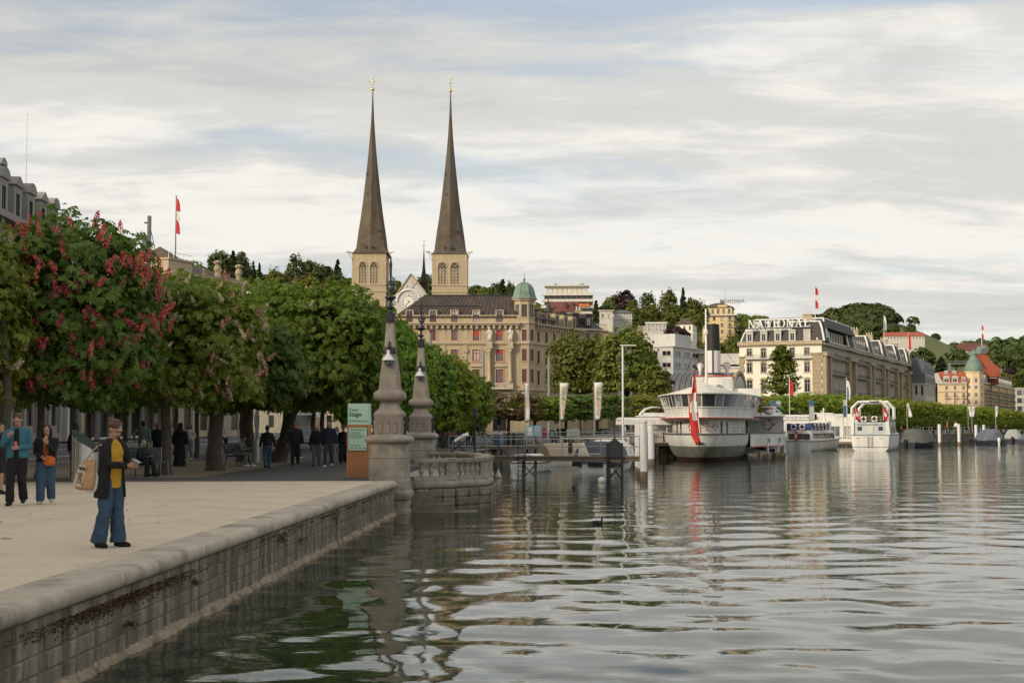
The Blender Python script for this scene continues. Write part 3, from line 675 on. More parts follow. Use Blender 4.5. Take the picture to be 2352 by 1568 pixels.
# ---------------------------------------------------------------- twin-towered church
def church():
    d = 345; k = .3847 / FPX * d
    t = thing('church', 'pale stone church with two tall pointed brown spires and a clock gable', 'church', at(941, 976, d) * Vector((1, 1, 0)))
    X = lambda px_: at(746.5 + .3847 * px_, 900, d).x - t.location.x
    Z = lambda py: at(1176, 143.6 + .3847 * py, d).z
    for ti, (x0, x1, sb, cxp, dy_) in enumerate(((156, 360, 1138, 265, 0), (634, 846, 1133, 739, 1.5))):
        a, b = X(x0), X(x1); W = b - a; zt = Z(sb)
        f = Facade(t, (a, dy_, 0), 0, W, zt, M_sand)
        g = Facade(t, (b, dy_, 0), R(90), W, zt, M_sand)
        wl = [(195, 246), (262, 313)] if ti == 0 else [(667, 724), (743, 800)]
        for p, q in wl:
            wx0, wx1 = X(p) - a, X(q) - a; z0, z1 = Z(1320), Z(1222); ztip = Z(1186)
            f.op.append((wx0, wx1, z0, z1))
            mb = MB(); cxw = (wx0 + wx1) / 2; hw = (wx1 - wx0) / 2
            # pointed head cut: dark back panel, louvres, tracery ring, pointed stone hood
            n = 10; left = [(wx0 + hw * (1 - math.cos(s_ * math.pi / 2 / n)), z1 + (ztip - z1) * math.sin(s_ * math.pi / 2 / n)) for s_ in range(n + 1)]; right = [(2 * cxw - x, z) for x, z in reversed(left[:-1])]
            arch = left + right
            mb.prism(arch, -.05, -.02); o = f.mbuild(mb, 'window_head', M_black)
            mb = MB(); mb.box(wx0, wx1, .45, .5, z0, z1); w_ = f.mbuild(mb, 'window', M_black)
            mb = MB()
            for r_ in range(11): z = z0 + (z1 - z0) * (r_ + .3) / 11; mb.quad((wx0, .02, z), (wx1, .02, z), (wx1, .3, z + .3), (wx0, .3, z + .3))
            mb.build('louvres', M_sand2, w_, fixn=False)
            mb = MB()
            for xx in (wx0 + .06, cxw - hw / 3, cxw + hw / 3, wx1 - .06): mb.box(xx - .07, xx + .07, -.04, .04, z0, z1 + .2)
            for cx_, cz, rr in ((cxw, z1 + (ztip - z1) * .62, .38), (cxw - hw * .42, z1 + .35, .34), (cxw + hw * .42, z1 + .35, .34)):
                mb.tube([(cx_ + rr * math.cos(a_ * math.pi / 8), -.06, cz + rr * math.sin(a_ * math.pi / 8)) for a_ in range(17)], .055, 6, False)
            mb.build('tracery', M_sand2, w_)
            mb = MB(); mb.tube([(x, -.04, z) for x, z in arch], .12, 6); mb.build('hood_mould', M_sand2, w_)
        sl = X(258) - X(156)
        if ti == 0:
            f.op.append((sl - .22, sl + .22, Z(1437), Z(1395))); mb = MB(); mb.box(sl - .25, sl + .25, .3, .35, Z(1437), Z(1395)); f.mbuild(mb, 'slit_window', M_black)
        f.build('tower_wall'); g.build('tower_wall'); shell(t, W, W, zt, M_sand, 0, 'tower_wall', a, dy_)
        for zz_ in (Z(1364), Z(1318) - .3):
            mb = MB(); mb.box(a - .18, b + .18, dy_ - .18, dy_ + W + .18, zz_ - .15, zz_ + .15); mb.build('string_course', M_sand2, t)
        # spire
        c = (X(cxp), dy_ + W / 2); hb = 112 * k
        prof = [(1138, 112), (1128, 104), (1100, 96), (1050, 90), (1000, 83), (900, 67.5), (800, 54.5), (700, 43.5), (600, 32.5), (500, 22.5), (400, 14.5), (300, 8.5), (220, 5), (150, 2.6)]
        mb = MB(); vs = []
        for i, (py, hw) in enumerate(prof):
            q = max(0, 1 - i / 5.0)     # square at the eaves, octagon higher up
            for s_ in range(8):
                an = -math.pi / 2 + s_ * math.pi / 4; r_ = hw * k * (1 + .41 * q * (s_ % 2)) * (1.0 if s_ % 2 == 0 else 1)
                vs.append((c[0] + r_ * math.cos(an), c[1] + r_ * math.sin(an), Z(py)))
        m_ = len(prof); mb.add(vs, [(i * 8 + s_, i * 8 + (s_ + 1) % 8, (i + 1) * 8 + (s_ + 1) % 8, (i + 1) * 8 + s_) for i in range(m_ - 1) for s_ in range(8)] + [tuple(range(m_ * 8 - 8, m_ * 8)), tuple(reversed(range(8)))])
        sp_ = mb.build('spire', M_spire, t)
        mb = MB(); mb.ell((c[0], c[1], Z(137)), .42, .42, .42); mb.build('gilded_ball', M_gold, sp_, True)
        mb = MB(); mb.tube([(c[0], c[1], Z(150)), (c[0], c[1], Z(62))], .07, 6)
        if ti == 0: mb.tube([(c[0] - 1.0, c[1], Z(90)), (c[0] + 1.0, c[1], Z(90))], .05, 6); mb.ell((c[0], c[1], Z(92)), .22, .08, .4); mb.ell((c[0], c[1], Z(66)), .22, .1, .3)
        else: mb.tube([(c[0] - .4, c[1], Z(95)), (c[0] + .5, c[1], Z(90))], .06, 6); mb.ell((c[0], c[1], Z(60)), .18, .1, .28)
        mb.build('spire_cross', M_gold, sp_)
        for (py, pxo) in ((664, -22), (664, 34), (880, 22), (985, 20), (1100, -28), (1100, 12), (780, -18)):   # roof hatches
            hw = np.interp(py, [p for p, _ in prof][0:1] + [600, 700, 800, 900, 1000, 1050, 1100], [112, 32.5, 43.5, 54.5, 67.5, 83, 90, 96]); yy_ = -hw * k * (1 - abs(pxo) / hw * .42)
            mb = MB(); mb.box(c[0] + pxo * k - .18, c[0] + pxo * k + .18, c[1] + yy_ - .12, c[1] + yy_ + .6, Z(py) - .3, Z(py) + .28); mb.build('roof_hatch', M_slate, sp_)
        for sx in (-1, 1):   # gilded dragon gargoyles on iron stays
            gx = c[0] + sx * hb; mb = MB()
            mb.tube([(gx, dy_, zt + .1), (gx + sx * .7, dy_ - .5, zt + .2), (gx + sx * 1.15, dy_ - .8, zt + .15)], [.1, .16, .07], 6); mb.tube([(gx + sx * .7, dy_ - .5, zt + .2), (gx + sx * .55, dy_ - .5, zt + .65)], [.14, .02], 5); mb.tube([(gx + sx * .95, dy_ - .6, zt + .2), (gx + sx * 1.25, dy_ - .6, zt + .55)], [.1, .02], 5)
            g_ = mb.build('gargoyle', M_gold, t)
            mb = MB(); mb.tube([(gx + sx * .7, dy_ - .4, zt + .1), (gx - sx * .3, dy_ - .05, zt - 1.8)], .05, 5); mb.build('stay', M_dkmetal, g_)
    # gable with clock between the towers
    gx0, gx1, ga = X(372), X(640), X(507); W = gx1 - gx0
    zb, ze, zp = 0, Z(1380), Z(1262); y0 = 1.0
    mb = MB(); mb.prism([(gx0, zb), (gx1, zb), (gx1, ze - 2), (X(597), Z(1372)), (ga, zp), (X(430), Z(1366)), (gx0, ze - 2)], y0, y0 + 1); mb.build('gable_wall', M_palestone, t)
    for s_ in (X(430), X(597)):
        mb = MB(); mb.tube([(ga, y0 - .1, zp + .15), (s_, y0 - .1, Z(1370))], .2, 5); mb.build('gable_coping', M_brownstone, t)
    mb = MB(); cc = (X(495), Z(1425)); rr = 72 * k; mb.tube([(cc[0] + rr * math.cos(a * math.pi / 20), y0 - .15, cc[1] + rr * math.sin(a * math.pi / 20)) for a in range(21)], .22, 6); mb.build('arch_mould', M_trimwhite, t)
    r_ = 43 * k; mb = MB(); mb.lathe([(r_, 0), (r_, .12)], 32); cl = mb.build('clock_face', M_trimwhite, t, loc=(cc[0], y0 - .02, cc[1]), rot=(R(90), 0, 0))
    for q in range(12):
        mb = MB(); a = q * math.pi / 6
        for off_ in ((-.13, 0, .13) if q % 3 else (-.2, -.07, .07, .2)): mb.cbox((math.cos(a) * r_ * .82 - math.sin(a) * off_, math.sin(a) * r_ * .82 + math.cos(a) * off_, .135), .36, .07, .03, a)
        mb.build('numeral', M_black, cl)
    for ang, ln in ((R(235), .75), (R(140), .42)):
        mb = MB(); mb.cbox((math.cos(ang) * r_ * ln / 2, math.sin(ang) * r_ * ln / 2, .16), r_ * ln, .13, .03, ang); mb.build('clock_hand', M_gold, cl)
    mb = MB(); mb.ell((0, 0, .16), .3, .3, .06); mb.build('clock_boss', M_gold, cl)
    for q in range(12):   # sculpted relief in the gable field
        mb = MB(); mb.ell((ga + random.uniform(-1.6, 1.6), y0 - .08, Z(1330) + random.uniform(-.5, .9)), random.uniform(.15, .4), .12, random.uniform(.2, .55)); mb.build('relief', M_palestone, t, True)
    mb = MB(); vo = (X(385), Z(1440))
    mb.tube([(vo[0] + (1.0 - q * .075) * math.cos(q * .7), y0 - .2, vo[1] + (1.0 - q * .075) * math.sin(q * .7)) for q in range(13)], .16, 6); mb.build('volute', M_trimwhite, t)
    mb = MB(); mb.lathe([(.35, -2.5), (.3, -1.0), (.5, -.9), (.55, 0), (.3, .2), (.45, .5), (.2, .9), (.05, 1.2)], 12, (X(388), y0 - .2, Z(1415))); mb.build('urn', M_palestone, t)
    # nave roof and ridge turret
    mb = MB(); mb.prism([(X(430), Z(1385)), (X(600), Z(1385)), (ga, zp - .3)], y0 + 1, y0 + 45); mb.build('nave_roof', M_brownroof, t)
    mb = MB(); mb.box(X(420), X(610), y0 + 1, y0 + 45, 0, Z(1385)); mb.build('nave', M_palestone, t)
    fx = X(566); yy_ = 14
    mb = MB(); mb.lathe([(1.05, Z(1330)), (1.05, Z(1285)), (1.2, Z(1284)), (1.2, Z(1278)), (.95, Z(1277)), (.85, Z(1262)), (.62, Z(1240)), (.36, Z(1190)), (.22, Z(1140)), (.1, Z(1080)), (.05, Z(1055))], 8, (fx, yy_, 0)); rt = mb.build('ridge_turret', M_slate, t)
    mb = MB(); mb.ell((fx, yy_, Z(1049)), .2, .2, .2); mb.tube([(fx, yy_, Z(1049)), (fx, yy_, Z(1010))], .045, 5); mb.tube([(fx - .4, yy_, Z(1024)), (fx + .4, yy_, Z(1024))], .045, 5); mb.build('turret_cross', M_gold, rt)
church()

# ---------------------------------------------------------------- big sandstone corner building with copper cupola
def corner_building():
    d = 250; kk = .21974 / FPX * d
    org = at(832.6 + .21974 * 330, 976, d)
    t = thing('corner_building', 'large sandstone office building with red windows and green copper corner cupola', 'building', (org.x, d, 1.0))
    X = lambda p: (p - 330) * kk
    Z = lambda p: at(1176, 631.6 + .21974 * p, d).z - 1.0
    W = X(1640)
    f = Facade(t, (0, 0, 0), 0, W, Z(442), M_sand)
    bl = mat('red_blind', (.40, .07, .06), .8, .05)
    for px_ in (487, 733, 957, 1185, 1430):
        f.win(X(px_), Z(497), 1.15, Z(372) - Z(497) - .75, 'red', 1, 0, .07, sill=False, pane=random.choice([M_glass2, M_glass, M_glass3]))
    for i, px_ in enumerate((490, 730, 958, 1185, 1430)):
        f.win(X(px_), Z(686), 1.12, Z(572) - Z(686), 'red', 1, 0, .13, surround=M_sand2, blind=(.55, bl) if i >= 3 else None)
    for i, px_ in enumerate((490, 735, 958, 1185, 1432)):
        f.win(X(px_), Z(900), 1.3, Z(778) - Z(900), 'red', 1, .7, .13, surround=M_sand2, blind=(.3, bl) if i == 4 else None)
    for i, px_ in enumerate((490, 735, 958, 1185, 1432)):
        f.win(X(px_), Z(1126), 1.32, Z(985) - Z(1126), 'red', 1, .7, .13, surround=M_sand2, ped='tri')
        f.win(X(px_), Z(1420), 1.5, Z(1260) - Z(1420), 'red', 1, .7, .13, surround=M_sand2)
        f.win(X(px_), .6, 2.4, 3.4, 'brown', 2, .75, .09, sill=False)
    for x in (600, 845, 1075, 1310, 1540):
        for z0, z1 in ((1180, 720),):
            f.box('pilaster', X(x) - .28, X(x) + .28, Z(z0), Z(z1), .12, M_sand)
            mb = MB(); mb.box(X(x) - .36, X(x) + .36, -.3, 0, Z(805), Z(775)); mb.box(X(x) - .30, X(x) + .30, -.22, 0, Z(815), Z(805)); f.mbuild(mb, 'capital', M_sand2)
    for x in (845, 1072):
        f.box('panel', X(x) - .3, X(x) + .3, Z(668), Z(590), .05, M_sand2)
    for x in (1325, 1543):   # giant columns with statues above them
        mb = MB(); mb.lathe([(.36, Z(1130)), (.36, Z(1090)), (.30, Z(1085)), (.26, Z(810)), (.38, Z(800)), (.40, Z(775))], 14, (X(x), -.5, 0)); f.mbuild(mb, 'column', M_sand2, True)
        f.box('column_entablature', X(x) - .5, X(x) + .5, Z(772), Z(697), .95, M_sand2)
        f.box('column_base', X(x) - .5, X(x) + .5, Z(1185), Z(1130), .95, M_sand2)
        mb = MB(); b0 = Z(688); hh = Z(548) - b0; sx = X(x)
        mb.stack([(sx, -.6, b0, .36, .25), (sx - .05, -.6, b0 + hh * .25, .30, .24), (sx + .04, -.6, b0 + hh * .48, .27, .22), (sx, -.6, b0 + hh * .62, .33, .22), (sx, -.6, b0 + hh * .76, .38, .2), (sx, -.6, b0 + hh * .82, .14, .13), (sx, -.6, b0 + hh * .86, .15, .15), (sx, -.6, b0 + hh * .95, .17, .17), (sx, -.6, b0 + hh, .06, .06)], 12)
        mb.tube([(sx - .34, -.65, b0 + hh * .76), (sx - .42, -.75, b0 + hh * .55), (sx - .15, -.85, b0 + hh * .58)], [.1, .09, .07], 7); mb.tube([(sx + .34, -.65, b0 + hh * .76), (sx + .45, -.65, b0 + hh * .52), (sx + .38, -.8, b0 + hh * .38)], [.1, .09, .07], 7); mb.tube([(sx + .1, -.7, b0 + hh * .7), (sx + .25, -.8, b0 + hh * .3), (sx + .3, -.7, b0)], [.1, .14, .16], 7)
        f.mbuild(mb, 'statue', mat('pale_statue_stone', (.58, .54, .48), .9, .1), True)
    mb = MB(); mb.box(X(1335), X(1545), -1.0, -.8, Z(1140), Z(1130)); mb.box(X(1335), X(1545), -1.0, -.8, Z(1180), Z(1172))
    for q in range(10): mb.lathe([(.05, Z(1172)), (.10, Z(1162)), (.05, Z(1148)), (.08, Z(1140))], 8, (X(1345) + q * (X(1535) - X(1345)) / 9, -.9, 0))
    f.mbuild(mb, 'balcony_balustrade', M_palestone)
    f.box('balcony_slab', X(1310), X(1570), Z(1195), Z(1180), 1.15, M_sand2)
    for z0, z1, o in ((512, 495, .85), (526, 512, .65), (716, 697, .30), (728, 716, .18), (1205, 1186, .35), (1240, 1205, .2)): f.box('cornice', 0, W - .0, Z(z0), Z(z1), o, M_sand2)
    f.dentils(0, W, Z(560), Z(527), .55, M_sand2, 1.0, .38)
    for p in range(1250, 1660, 42): mb = MB(); mb.box(0, W, -.05, -.003, Z(p + 36), Z(p)); 
    f.build()
    # chamfered corner turret
    tc_ = (X(1690), 1.9); r8 = 2.05
    prof_t = [(r8, 0), (r8, Z(440))]
    def oct_fac(k, rad, z0, z1, m):
        a0 = -math.pi / 2 + (k - .5) * math.pi / 4; a1 = a0 + math.pi / 4
        p0 = Vector((tc_[0] + rad * math.cos(a0), tc_[1] + rad * math.sin(a0), 0)); p1 = Vector((tc_[0] + rad * math.cos(a1), tc_[1] + rad * math.sin(a1), 0))
        return Facade(t, p0, math.atan2(p1.y - p0.y, p1.x - p0.x), (p1 - p0).length, z1, m, z0)
    for k in range(-1, 4):
        g = oct_fac(k, r8, 0, Z(440), M_sand)
        if k >= -1:
            for z0, z1, tr in ((686, 570, 0), (897, 772, .7), (1122, 982, .7), (1420, 1270, .7)):
                if k in (0, 1, 2): g.win(g.W / 2, Z(z0), .82, Z(z1) - Z(z0), 'red' if k != 1 else 'brown', 1, tr, .07, surround=None)
        g.build('turret_wall')
        g2 = oct_fac(k, r8 * .92, Z(440), Z(262), M_sand)
        if k in (-1, 0, 1, 2): g2.win(g2.W / 2, Z(436), .98, Z(306) - Z(436), 'brown', 1, 0, .09, pane=M_glass2 if k else M_glass, sill=False)
        g2.build('turret_wall')
    for z0, z1, rr in ((718, 695, r8 + .25), (505, 492, r8 + .2), (1205, 1186, r8 + .3), (448, 438, r8 + .1), (262, 248, r8 + .15), (248, 236, r8 + .35)):
        mb = MB(); mb.lathe([(rr, Z(z0)), (rr, Z(z1))], 8, (tc_[0], tc_[1], 0), math.pi / 8); mb.build('turret_cornice', M_sand2, t)
    mb = MB(); zz0 = Z(240); s_ = kk
    mb.lathe([(2.5, zz0), (2.25, zz0 + .18), (2.05, zz0 + .6), (1.95, zz0 + 1.2), (1.72, zz0 + 1.9), (1.3, zz0 + 2.45), (.8, zz0 + 2.8), (.3, zz0 + 2.98), (.14, zz0 + 3.1)], 8, (tc_[0], tc_[1], 0), math.pi / 8); cu_ = mb.build('cupola', M_copper, t)
    for q in range(8): a = math.pi / 8 + q * math.pi / 4; mb = MB(); mb.tube([(tc_[0] + r_ * math.cos(a), tc_[1] + r_ * math.sin(a), zz0 + z) for r_, z in ((2.27, .18), (2.07, .6), (1.97, 1.2), (1.74, 1.9), (1.32, 2.45), (.82, 2.8), (.3, 2.98))], .05, 5); mb.build('rib', M_copper, cu_)
    mb = MB(); mb.lathe([(.2, zz0 + 3.0), (.14, zz0 + 3.3), (.24, zz0 + 3.42), (.2, zz0 + 3.6), (.07, zz0 + 3.75), (.05, zz0 + 4.0), (.02, zz0 + 4.9)], 8, (tc_[0], tc_[1], 0)); mb.build('finial', M_copper, cu_)
    # lake side, receding to the right
    sx0 = tc_[0] + r8 * .92; L = 20
    g = Facade(t, (sx0, 2.6, 0), R(62), L, Z(495), M_sand)
    for q in range(6):
        xx = 1.4 + q * 3.2
        for z0, z1, w, tr in ((690, 575, .95, 0), (915, 780, 1.0, .7), (1140, 990, 1.0, .7), (1400, 1270, 1.1, .7)):
            g.win(xx, Z(z0), w, Z(z1) - Z(z0), 'brown' if q % 2 else 'red', 1, tr, .08, surround=M_sand2)
    for z0, z1, o in ((512, 495, .75), (716, 697, .30), (1205, 1186, .35)): g.box('cornice', 0, L, Z(z0), Z(z1), o, M_sand2)
    g.dentils(0, L, Z(555), Z(515), .5, M_sand2, 1.1, .4); g.build()
    for q in range(5): dormer(t, g, 1.8 + q * 3.6, Z(495), 1.6, 2.4, 3, M_sand, M_slate, 'dark', 'flat')
    # mansard roof
    mb = MB(); e, r1 = Z(442), Z(192); y1 = 4.2
    mb.add([(X(385) - 1.2, -.25, e), (X(1600), -.25, e), (X(1580), y1, r1), (X(622), y1, r1), (X(385) - 1.2, 16, e), (X(622), 12, r1), (sx0 + 4.6, 10.2, e), (X(1640), 10, r1), (sx0 + .3, 2.5, e)], [(0, 1, 2, 3), (0, 3, 5, 4), (3, 2, 7, 5), (2, 8, 6, 7), (1, 8, 2)])
    rf = mb.build('roof', mat('dark_metal_roof', (.078, .058, .048), .55, .2, 1.2, bump=.2, bscale=5, streak=.25, streak_scale=.8), t)
    for q in range(26):   # standing seams
        u = q / 25; x0_ = X(400) + u * (X(1590) - X(400)); x1_ = X(640) + u * (X(1575) - X(640)); mb = MB(); mb.tube([(x0_, -.28, e + .03), (x1_, y1 - .03, r1 + .03)], .035, 4); mb.build('standing_seam', M_slate, rf)
    mb = MB(); mb.tube([(X(500), 1.9, Z(312)), (X(1220), 1.9, Z(312))], .07, 5); mb.build('snow_guard', M_dkmetal, rf)
    mb = MB(); mb.tube([(X(622), y1, r1 + .05), (X(1580), y1, r1 + .05)], .12, 6); mb.build('ridge_cap', M_dkmetal, rf)
    for px_ in (487, 733, 957, 1185, 1430):
        mb = MB(); w = .62
        for sx in (-1, 1): mb.box(X(px_) + sx * .62 - .1, X(px_) + sx * .62 + .1, -.06, 1.8, Z(440), Z(368))
        mb.box(X(px_) - .72, X(px_) + .72, -.10, 1.8, Z(372), Z(364)); o = mb.build('dormer', M_sand2, t)
        link('pane', pane_mesh(1.04, round(Z(372) - Z(440), 2), random.choice([M_glass2, M_glass3, M_glass])), o, (X(px_), -.02, Z(440)))
        mb = MB(); mb.box(X(px_) - .05, X(px_) + .05, .06, .10, Z(440), Z(372)); mb.build('mullion', M_frame['red'], o)
    shell(t, W, 20, Z(442), M_sand)
    # side wing further back
    w2 = thing('side_wing_building', 'soot-brown stone building with slate dormers adjoining the copper cupola building', 'building', at(832.6 + .21974 * 2005, 976, 271) * Vector((1, 1, 0)) + Vector((0, 0, 1)))
    Z2 = lambda p: at(1176, 631.6 + .21974 * p, 272).z - 1.0
    h = Facade(w2, (0, 0, 0), R(35), 11.5, Z2(565), M_brownstone)
    for q in range(5):
        for z0, z1 in ((690, 595), (830, 740), (1000, 890), (1150, 1040), (1400, 1250)): h.win(1.2 + q * 2.3, Z2(z0), .9, Z2(z1) - Z2(z0), 'brown', 1, 0, .07)
    h.box('cornice', -.2, 11.7, Z2(565), Z2(548), .5, M_sand2); h.build()
    for q in range(3): dormer(w2, h, 2 + q * 3.2, Z2(520), 1.5, 2.1, 2.5, M_slate, M_slate, 'dark', 'hip')
    mb = MB(); mb.M = Matrix.Rotation(R(35), 4, 'Z'); mb.add([(-.3, -.3, Z2(548)), (11.8, -.3, Z2(548)), (11, 3.6, Z2(420)), (0, 3.6, Z2(420)), (-.3, 10, Z2(548)), (11.8, 10, Z2(548))], [(0, 1, 2, 3), (3, 2, 5, 4), (1, 5, 2), (0, 3, 4)]); mb.build('roof', M_slate, w2)
    mb = MB(); mb.M = Matrix.Rotation(R(35), 4, 'Z'); mb.quad((0, 0, 0), (0, 0, Z2(565)), (0, 10, Z2(565)), (0, 10, 0)); mb.quad((11.5, 0, 0), (11.5, 10, 0), (11.5, 10, Z2(565)), (11.5, 0, Z2(565))); mb.build('side_wall', M_brownstone, w2)
    chimney(w2, 5, 9, Z2(440), 1.2, .8, 1.8, M_brownstone)
    # next stone block with balustraded terrace
    w3 = thing('terrace_building', 'stone building with balustraded roof terrace beyond the slate dormers', 'building', at(1292, 976, 292) * Vector((1, 1, 0)) + Vector((0, 0, 1)))
    Z3 = lambda D: at(1176, D, 292).z - 1
    h = Facade(w3, (0, 0, 0), R(10), 9.5, Z3(758), M_sand)
    for q in range(3):
        for D0, D1 in ((805, 775), (850, 822), (895, 868), (940, 915)): h.win(1.8 + q * 3, Z3(D0), 1.0, Z3(D1) - Z3(D0), 'brown', 1, 0, .07, surround=M_sand2)
    h.box('cornice', -.2, 9.7, Z3(760), Z3(756), .6, M_sand2); h.build()
    mb = MB(); mb.box(0, 9.5, -.2, 0, Z3(745), Z3(743)); 
    for q in range(24): mb.box(.1 + q * .4, .25 + q * .4, -.17, -.03, Z3(756), Z3(745))
    h.mbuild(mb, 'balustrade', M_sand2)
    g = Facade(w3, h.P(9.5, 0, 0), R(75), 12, Z3(758), M_brownstone)
    for q in range(4):
        for D0, D1 in ((805, 775), (850, 822), (895, 868)): g.win(1.6 + q * 2.9, Z3(D0), 1.0, Z3(D1) - Z3(D0), 'dark', 1, 0, .07)
    g.build()
    mb = MB(); mb.prism([(0, 0), (9.4, 1.6), (11.5, 12.5), (0, 12)], Z3(758) - .3, Z3(757), 'z'); mb.build('roof_terrace', M_brownroof, w3)
    mb = MB(); mb.box(1.5, 4.4, 3, 6, Z3(757), Z3(716)); mb.build('stair_tower', M_sand, w3)
corner_building()
# ---------------------------------------------------------------- white grand hotel with roof lettering
def letter_mesh(ch, h, m):
    """heavy serif capitals built from strokes, h tall, returns mesh and advance"""
    mb = MB(); t = h * .17; s_ = h * .07; e = .12
    def bar(x0, x1, z0, z1): mb.box(x0, x1, -e, 0, z0, z1)
    def diag(xa, za, xb, zb, w): mb.prism([(xa, za), (xa + w, za), (xb + w, zb), (xb, zb)], -e - .01, -.01)
    sw = h * .11
    if ch == 'N':
        W = h * .92; th = t * .55
        bar(sw, sw + th, 0, h); bar(W - sw - th, W - sw, 0, h); diag(sw - .02, h, W - sw - t, 0, t); bar(0, sw * 2 + th, 0, s_); bar(W - 2 * sw - th, W, h - s_, h); bar(0, sw, h - s_, h)
    elif ch == 'A':
        W = h * .95; diag(sw * .8, 0, W * .47 - t * .3, h, t * .5); diag(W - sw - t, 0, W * .5 - t * .55, h, t); bar(W * .26, W * .68, h * .30, h * .37); bar(0, sw * 2.3, 0, s_); bar(W - sw * 2.6 - t * .4, W, 0, s_)
    elif ch == 'T':
        W = h * .82; bar(W / 2 - t / 2, W / 2 + t / 2, 0, h); bar(0, W, h - s_ * 1.3, h); bar(0, s_, h * .72, h); bar(W - s_, W, h * .72, h); bar(W / 2 - t, W / 2 + t, 0, s_)
    elif ch == 'I':
        W = h * .42; bar(W / 2 - t / 2, W / 2 + t / 2, 0, h); bar(0, W, 0, s_); bar(0, W, h - s_, h)
    elif ch == 'L':
        W = h * .74; bar(sw, sw + t, 0, h); bar(0, W, 0, s_ * 1.3); bar(0, sw * 2 + t, h - s_, h); bar(W - s_, W, 0, h * .30)
    elif ch == 'O':
        W = h * .98; n = 24
        o = [(W / 2 + W / 2 * math.cos(2 * math.pi * k / n), h / 2 + h * .52 * math.sin(2 * math.pi * k / n)) for k in range(n)]; i = [(W / 2 + (W / 2 - t) * math.cos(2 * math.pi * k / n), h / 2 + (h * .52 - s_ * 1.1) * math.sin(2 * math.pi * k / n)) for k in range(n)]
        vs = [(x, -e, z) for x, z in o] + [(x, -e, z) for x, z in i] + [(x, 0, z) for x, z in o] + [(x, 0, z) for x, z in i]; fs = []
        for k in range(n): q = (k + 1) % n; fs += [(k, q, n + q, n + k), (2 * n + k, 3 * n + k, 3 * n + q, 2 * n + q), (k, 2 * n + k, 2 * n + q, q), (n + k, n + q, 3 * n + q, 3 * n + k)]
        mb.add(vs, fs)
    return mb.mesh('letter', m), W
def national():
    rz = -math.atan2(.402, .916); W = 20.1; k = W / 1035
    C = Vector((74.1, 340, 1.0)); org = C + Vector((-.916, .402, 0)) * W
    t = thing('grand_hotel', 'white and brown stone grand hotel with NATIONAL in big letters on its mansard roof', 'hotel', org, rz)
    X = lambda p: (p - 655) * k
    Z = lambda p: at(1176, 631.6 + .18311 * p, 343).z - 1.0
    f = Facade(t, (0, 0, 0), 0, W, Z(838), M_plaster)
    cols = (785, 965, 1143, 1325, 1510)
    for i, px_ in enumerate(cols):
        f.win(X(px_), Z(1000) if i % 2 == 0 else Z(1035), 1.15, (Z(915) - Z(1000)) if i % 2 == 0 else Z(912) - Z(1035), 'white', 1, .72, .07, surround=M_brownstone, pane=random.choice([M_glass2, M_glass]))
        f.win(X(px_), Z(1218), 1.2, Z(1098) - Z(1218), 'white', 1, .72, .07, surround=M_brownstone)
        f.win(X(px_), Z(1470), 1.25, Z(1312) - Z(1470), 'white', 1, .72, .07, surround=M_brownstone)
        f.win(X(px_), .8, 1.4, 3.0, 'white', 1, .72, .07, surround=M_brownstone)
        for z_ in (1218, 1470):   # arched heads over the window surrounds
            mb = MB(); n = 8; zt = Z(1096 if z_ == 1218 else 1310); mb.prism([(X(px_) - .8 * math.cos(math.pi * q / n), zt + .16 + .42 * math.sin(math.pi * q / n)) for q in range(n + 1)], -.06, 0); f.mbuild(mb, 'window_head', M_brownstone)
    f.quoins(0, X(722), Z(1620), Z(1022), .18, M_brownstone, 1.0); f.quoins(X(1575), W, Z(1620), Z(1000), .18, M_brownstone, 1.0)
    for a, b in ((650, 728), (1560, 1692)): f.box('pilaster_capital', X(a), X(b), Z(1022 if a < 700 else 1000), Z(1008 if a < 700 else 975), .45, M_brownstone)
    for z0, z1, o in ((838, 826, .55), (852, 838, .42), (868, 852, .75), (882, 868, .45)): f.box('cornice', -.3, W + .3, Z(z0), Z(z1), o, M_sand2)
    railing(f, X(735), X(1560), Z(1040), Z(990) - Z(1040), .9, M_iron, .3, 'balcony_railing', M_palestone)
    f.build()
    curve = [(0, 0), (.28, .35), (.55, .7), (1, 1)]
    frustum(t, 'mansard_roof', X(672), X(1640), .5, 30, Z(828), 1.1, Z(684), M_slate, 0, curve)
    mb = MB(); mb.box(X(672) + .9, X(1640) - .9, 1.25, 29, Z(684), Z(662)); mb.build('mansard_cap', M_trimwhite, t)
    for sx, x0 in ((1, X(672)), (-1, X(1640))):
        mb = MB(); mb.tube([(x0 + sx * 1.1 * a, .5 + 1.1 * a - .05, Z(828) + (Z(684) - Z(828)) * b) for a, b in curve], .22, 6); mb.build('corner_trim', M_trimwhite, t)
    for px_ in cols: dormer(t, f, X(px_), Z(828), 1.65, Z(700) - Z(828), 1.8, M_palestone, M_palestone, 'white', 'hip', 1.05, proud=-.25)
    frustum(t, 'upper_mansard_roof', X(775), X(1740), 2.2, 40, Z(664), 1.2, Z(545), M_slate, 0, curve)
    mb = MB(); mb.box(X(775) + 1.0, X(1740) - 1.0, 3.1, 38, Z(545), Z(530)); mb.build('upper_mansard_cap', M_trimwhite, t)
    frustum(t, 'ridge_roof', X(790) + .9, X(1730) - 1.1, 3.3, 38, Z(530), 6.0, Z(498), M_brownroof)
    mb = MB(); mb.tube([(X(1740) - 1.2 * a, 2.2 + 1.2 * a - .05, Z(790) * (1 - b) + Z(545) * b) for a, b in curve], .24, 6); mb.build('corner_trim', M_trimwhite, t)
    for px_ in (870, 1000, 1120, 1300, 1565): dormer(t, f, X(px_), Z(640), 1.3, Z(575) - Z(640), 2.6, M_trimwhite, M_trimwhite, 'white', 'flat', 1.0, proud=-1.9)
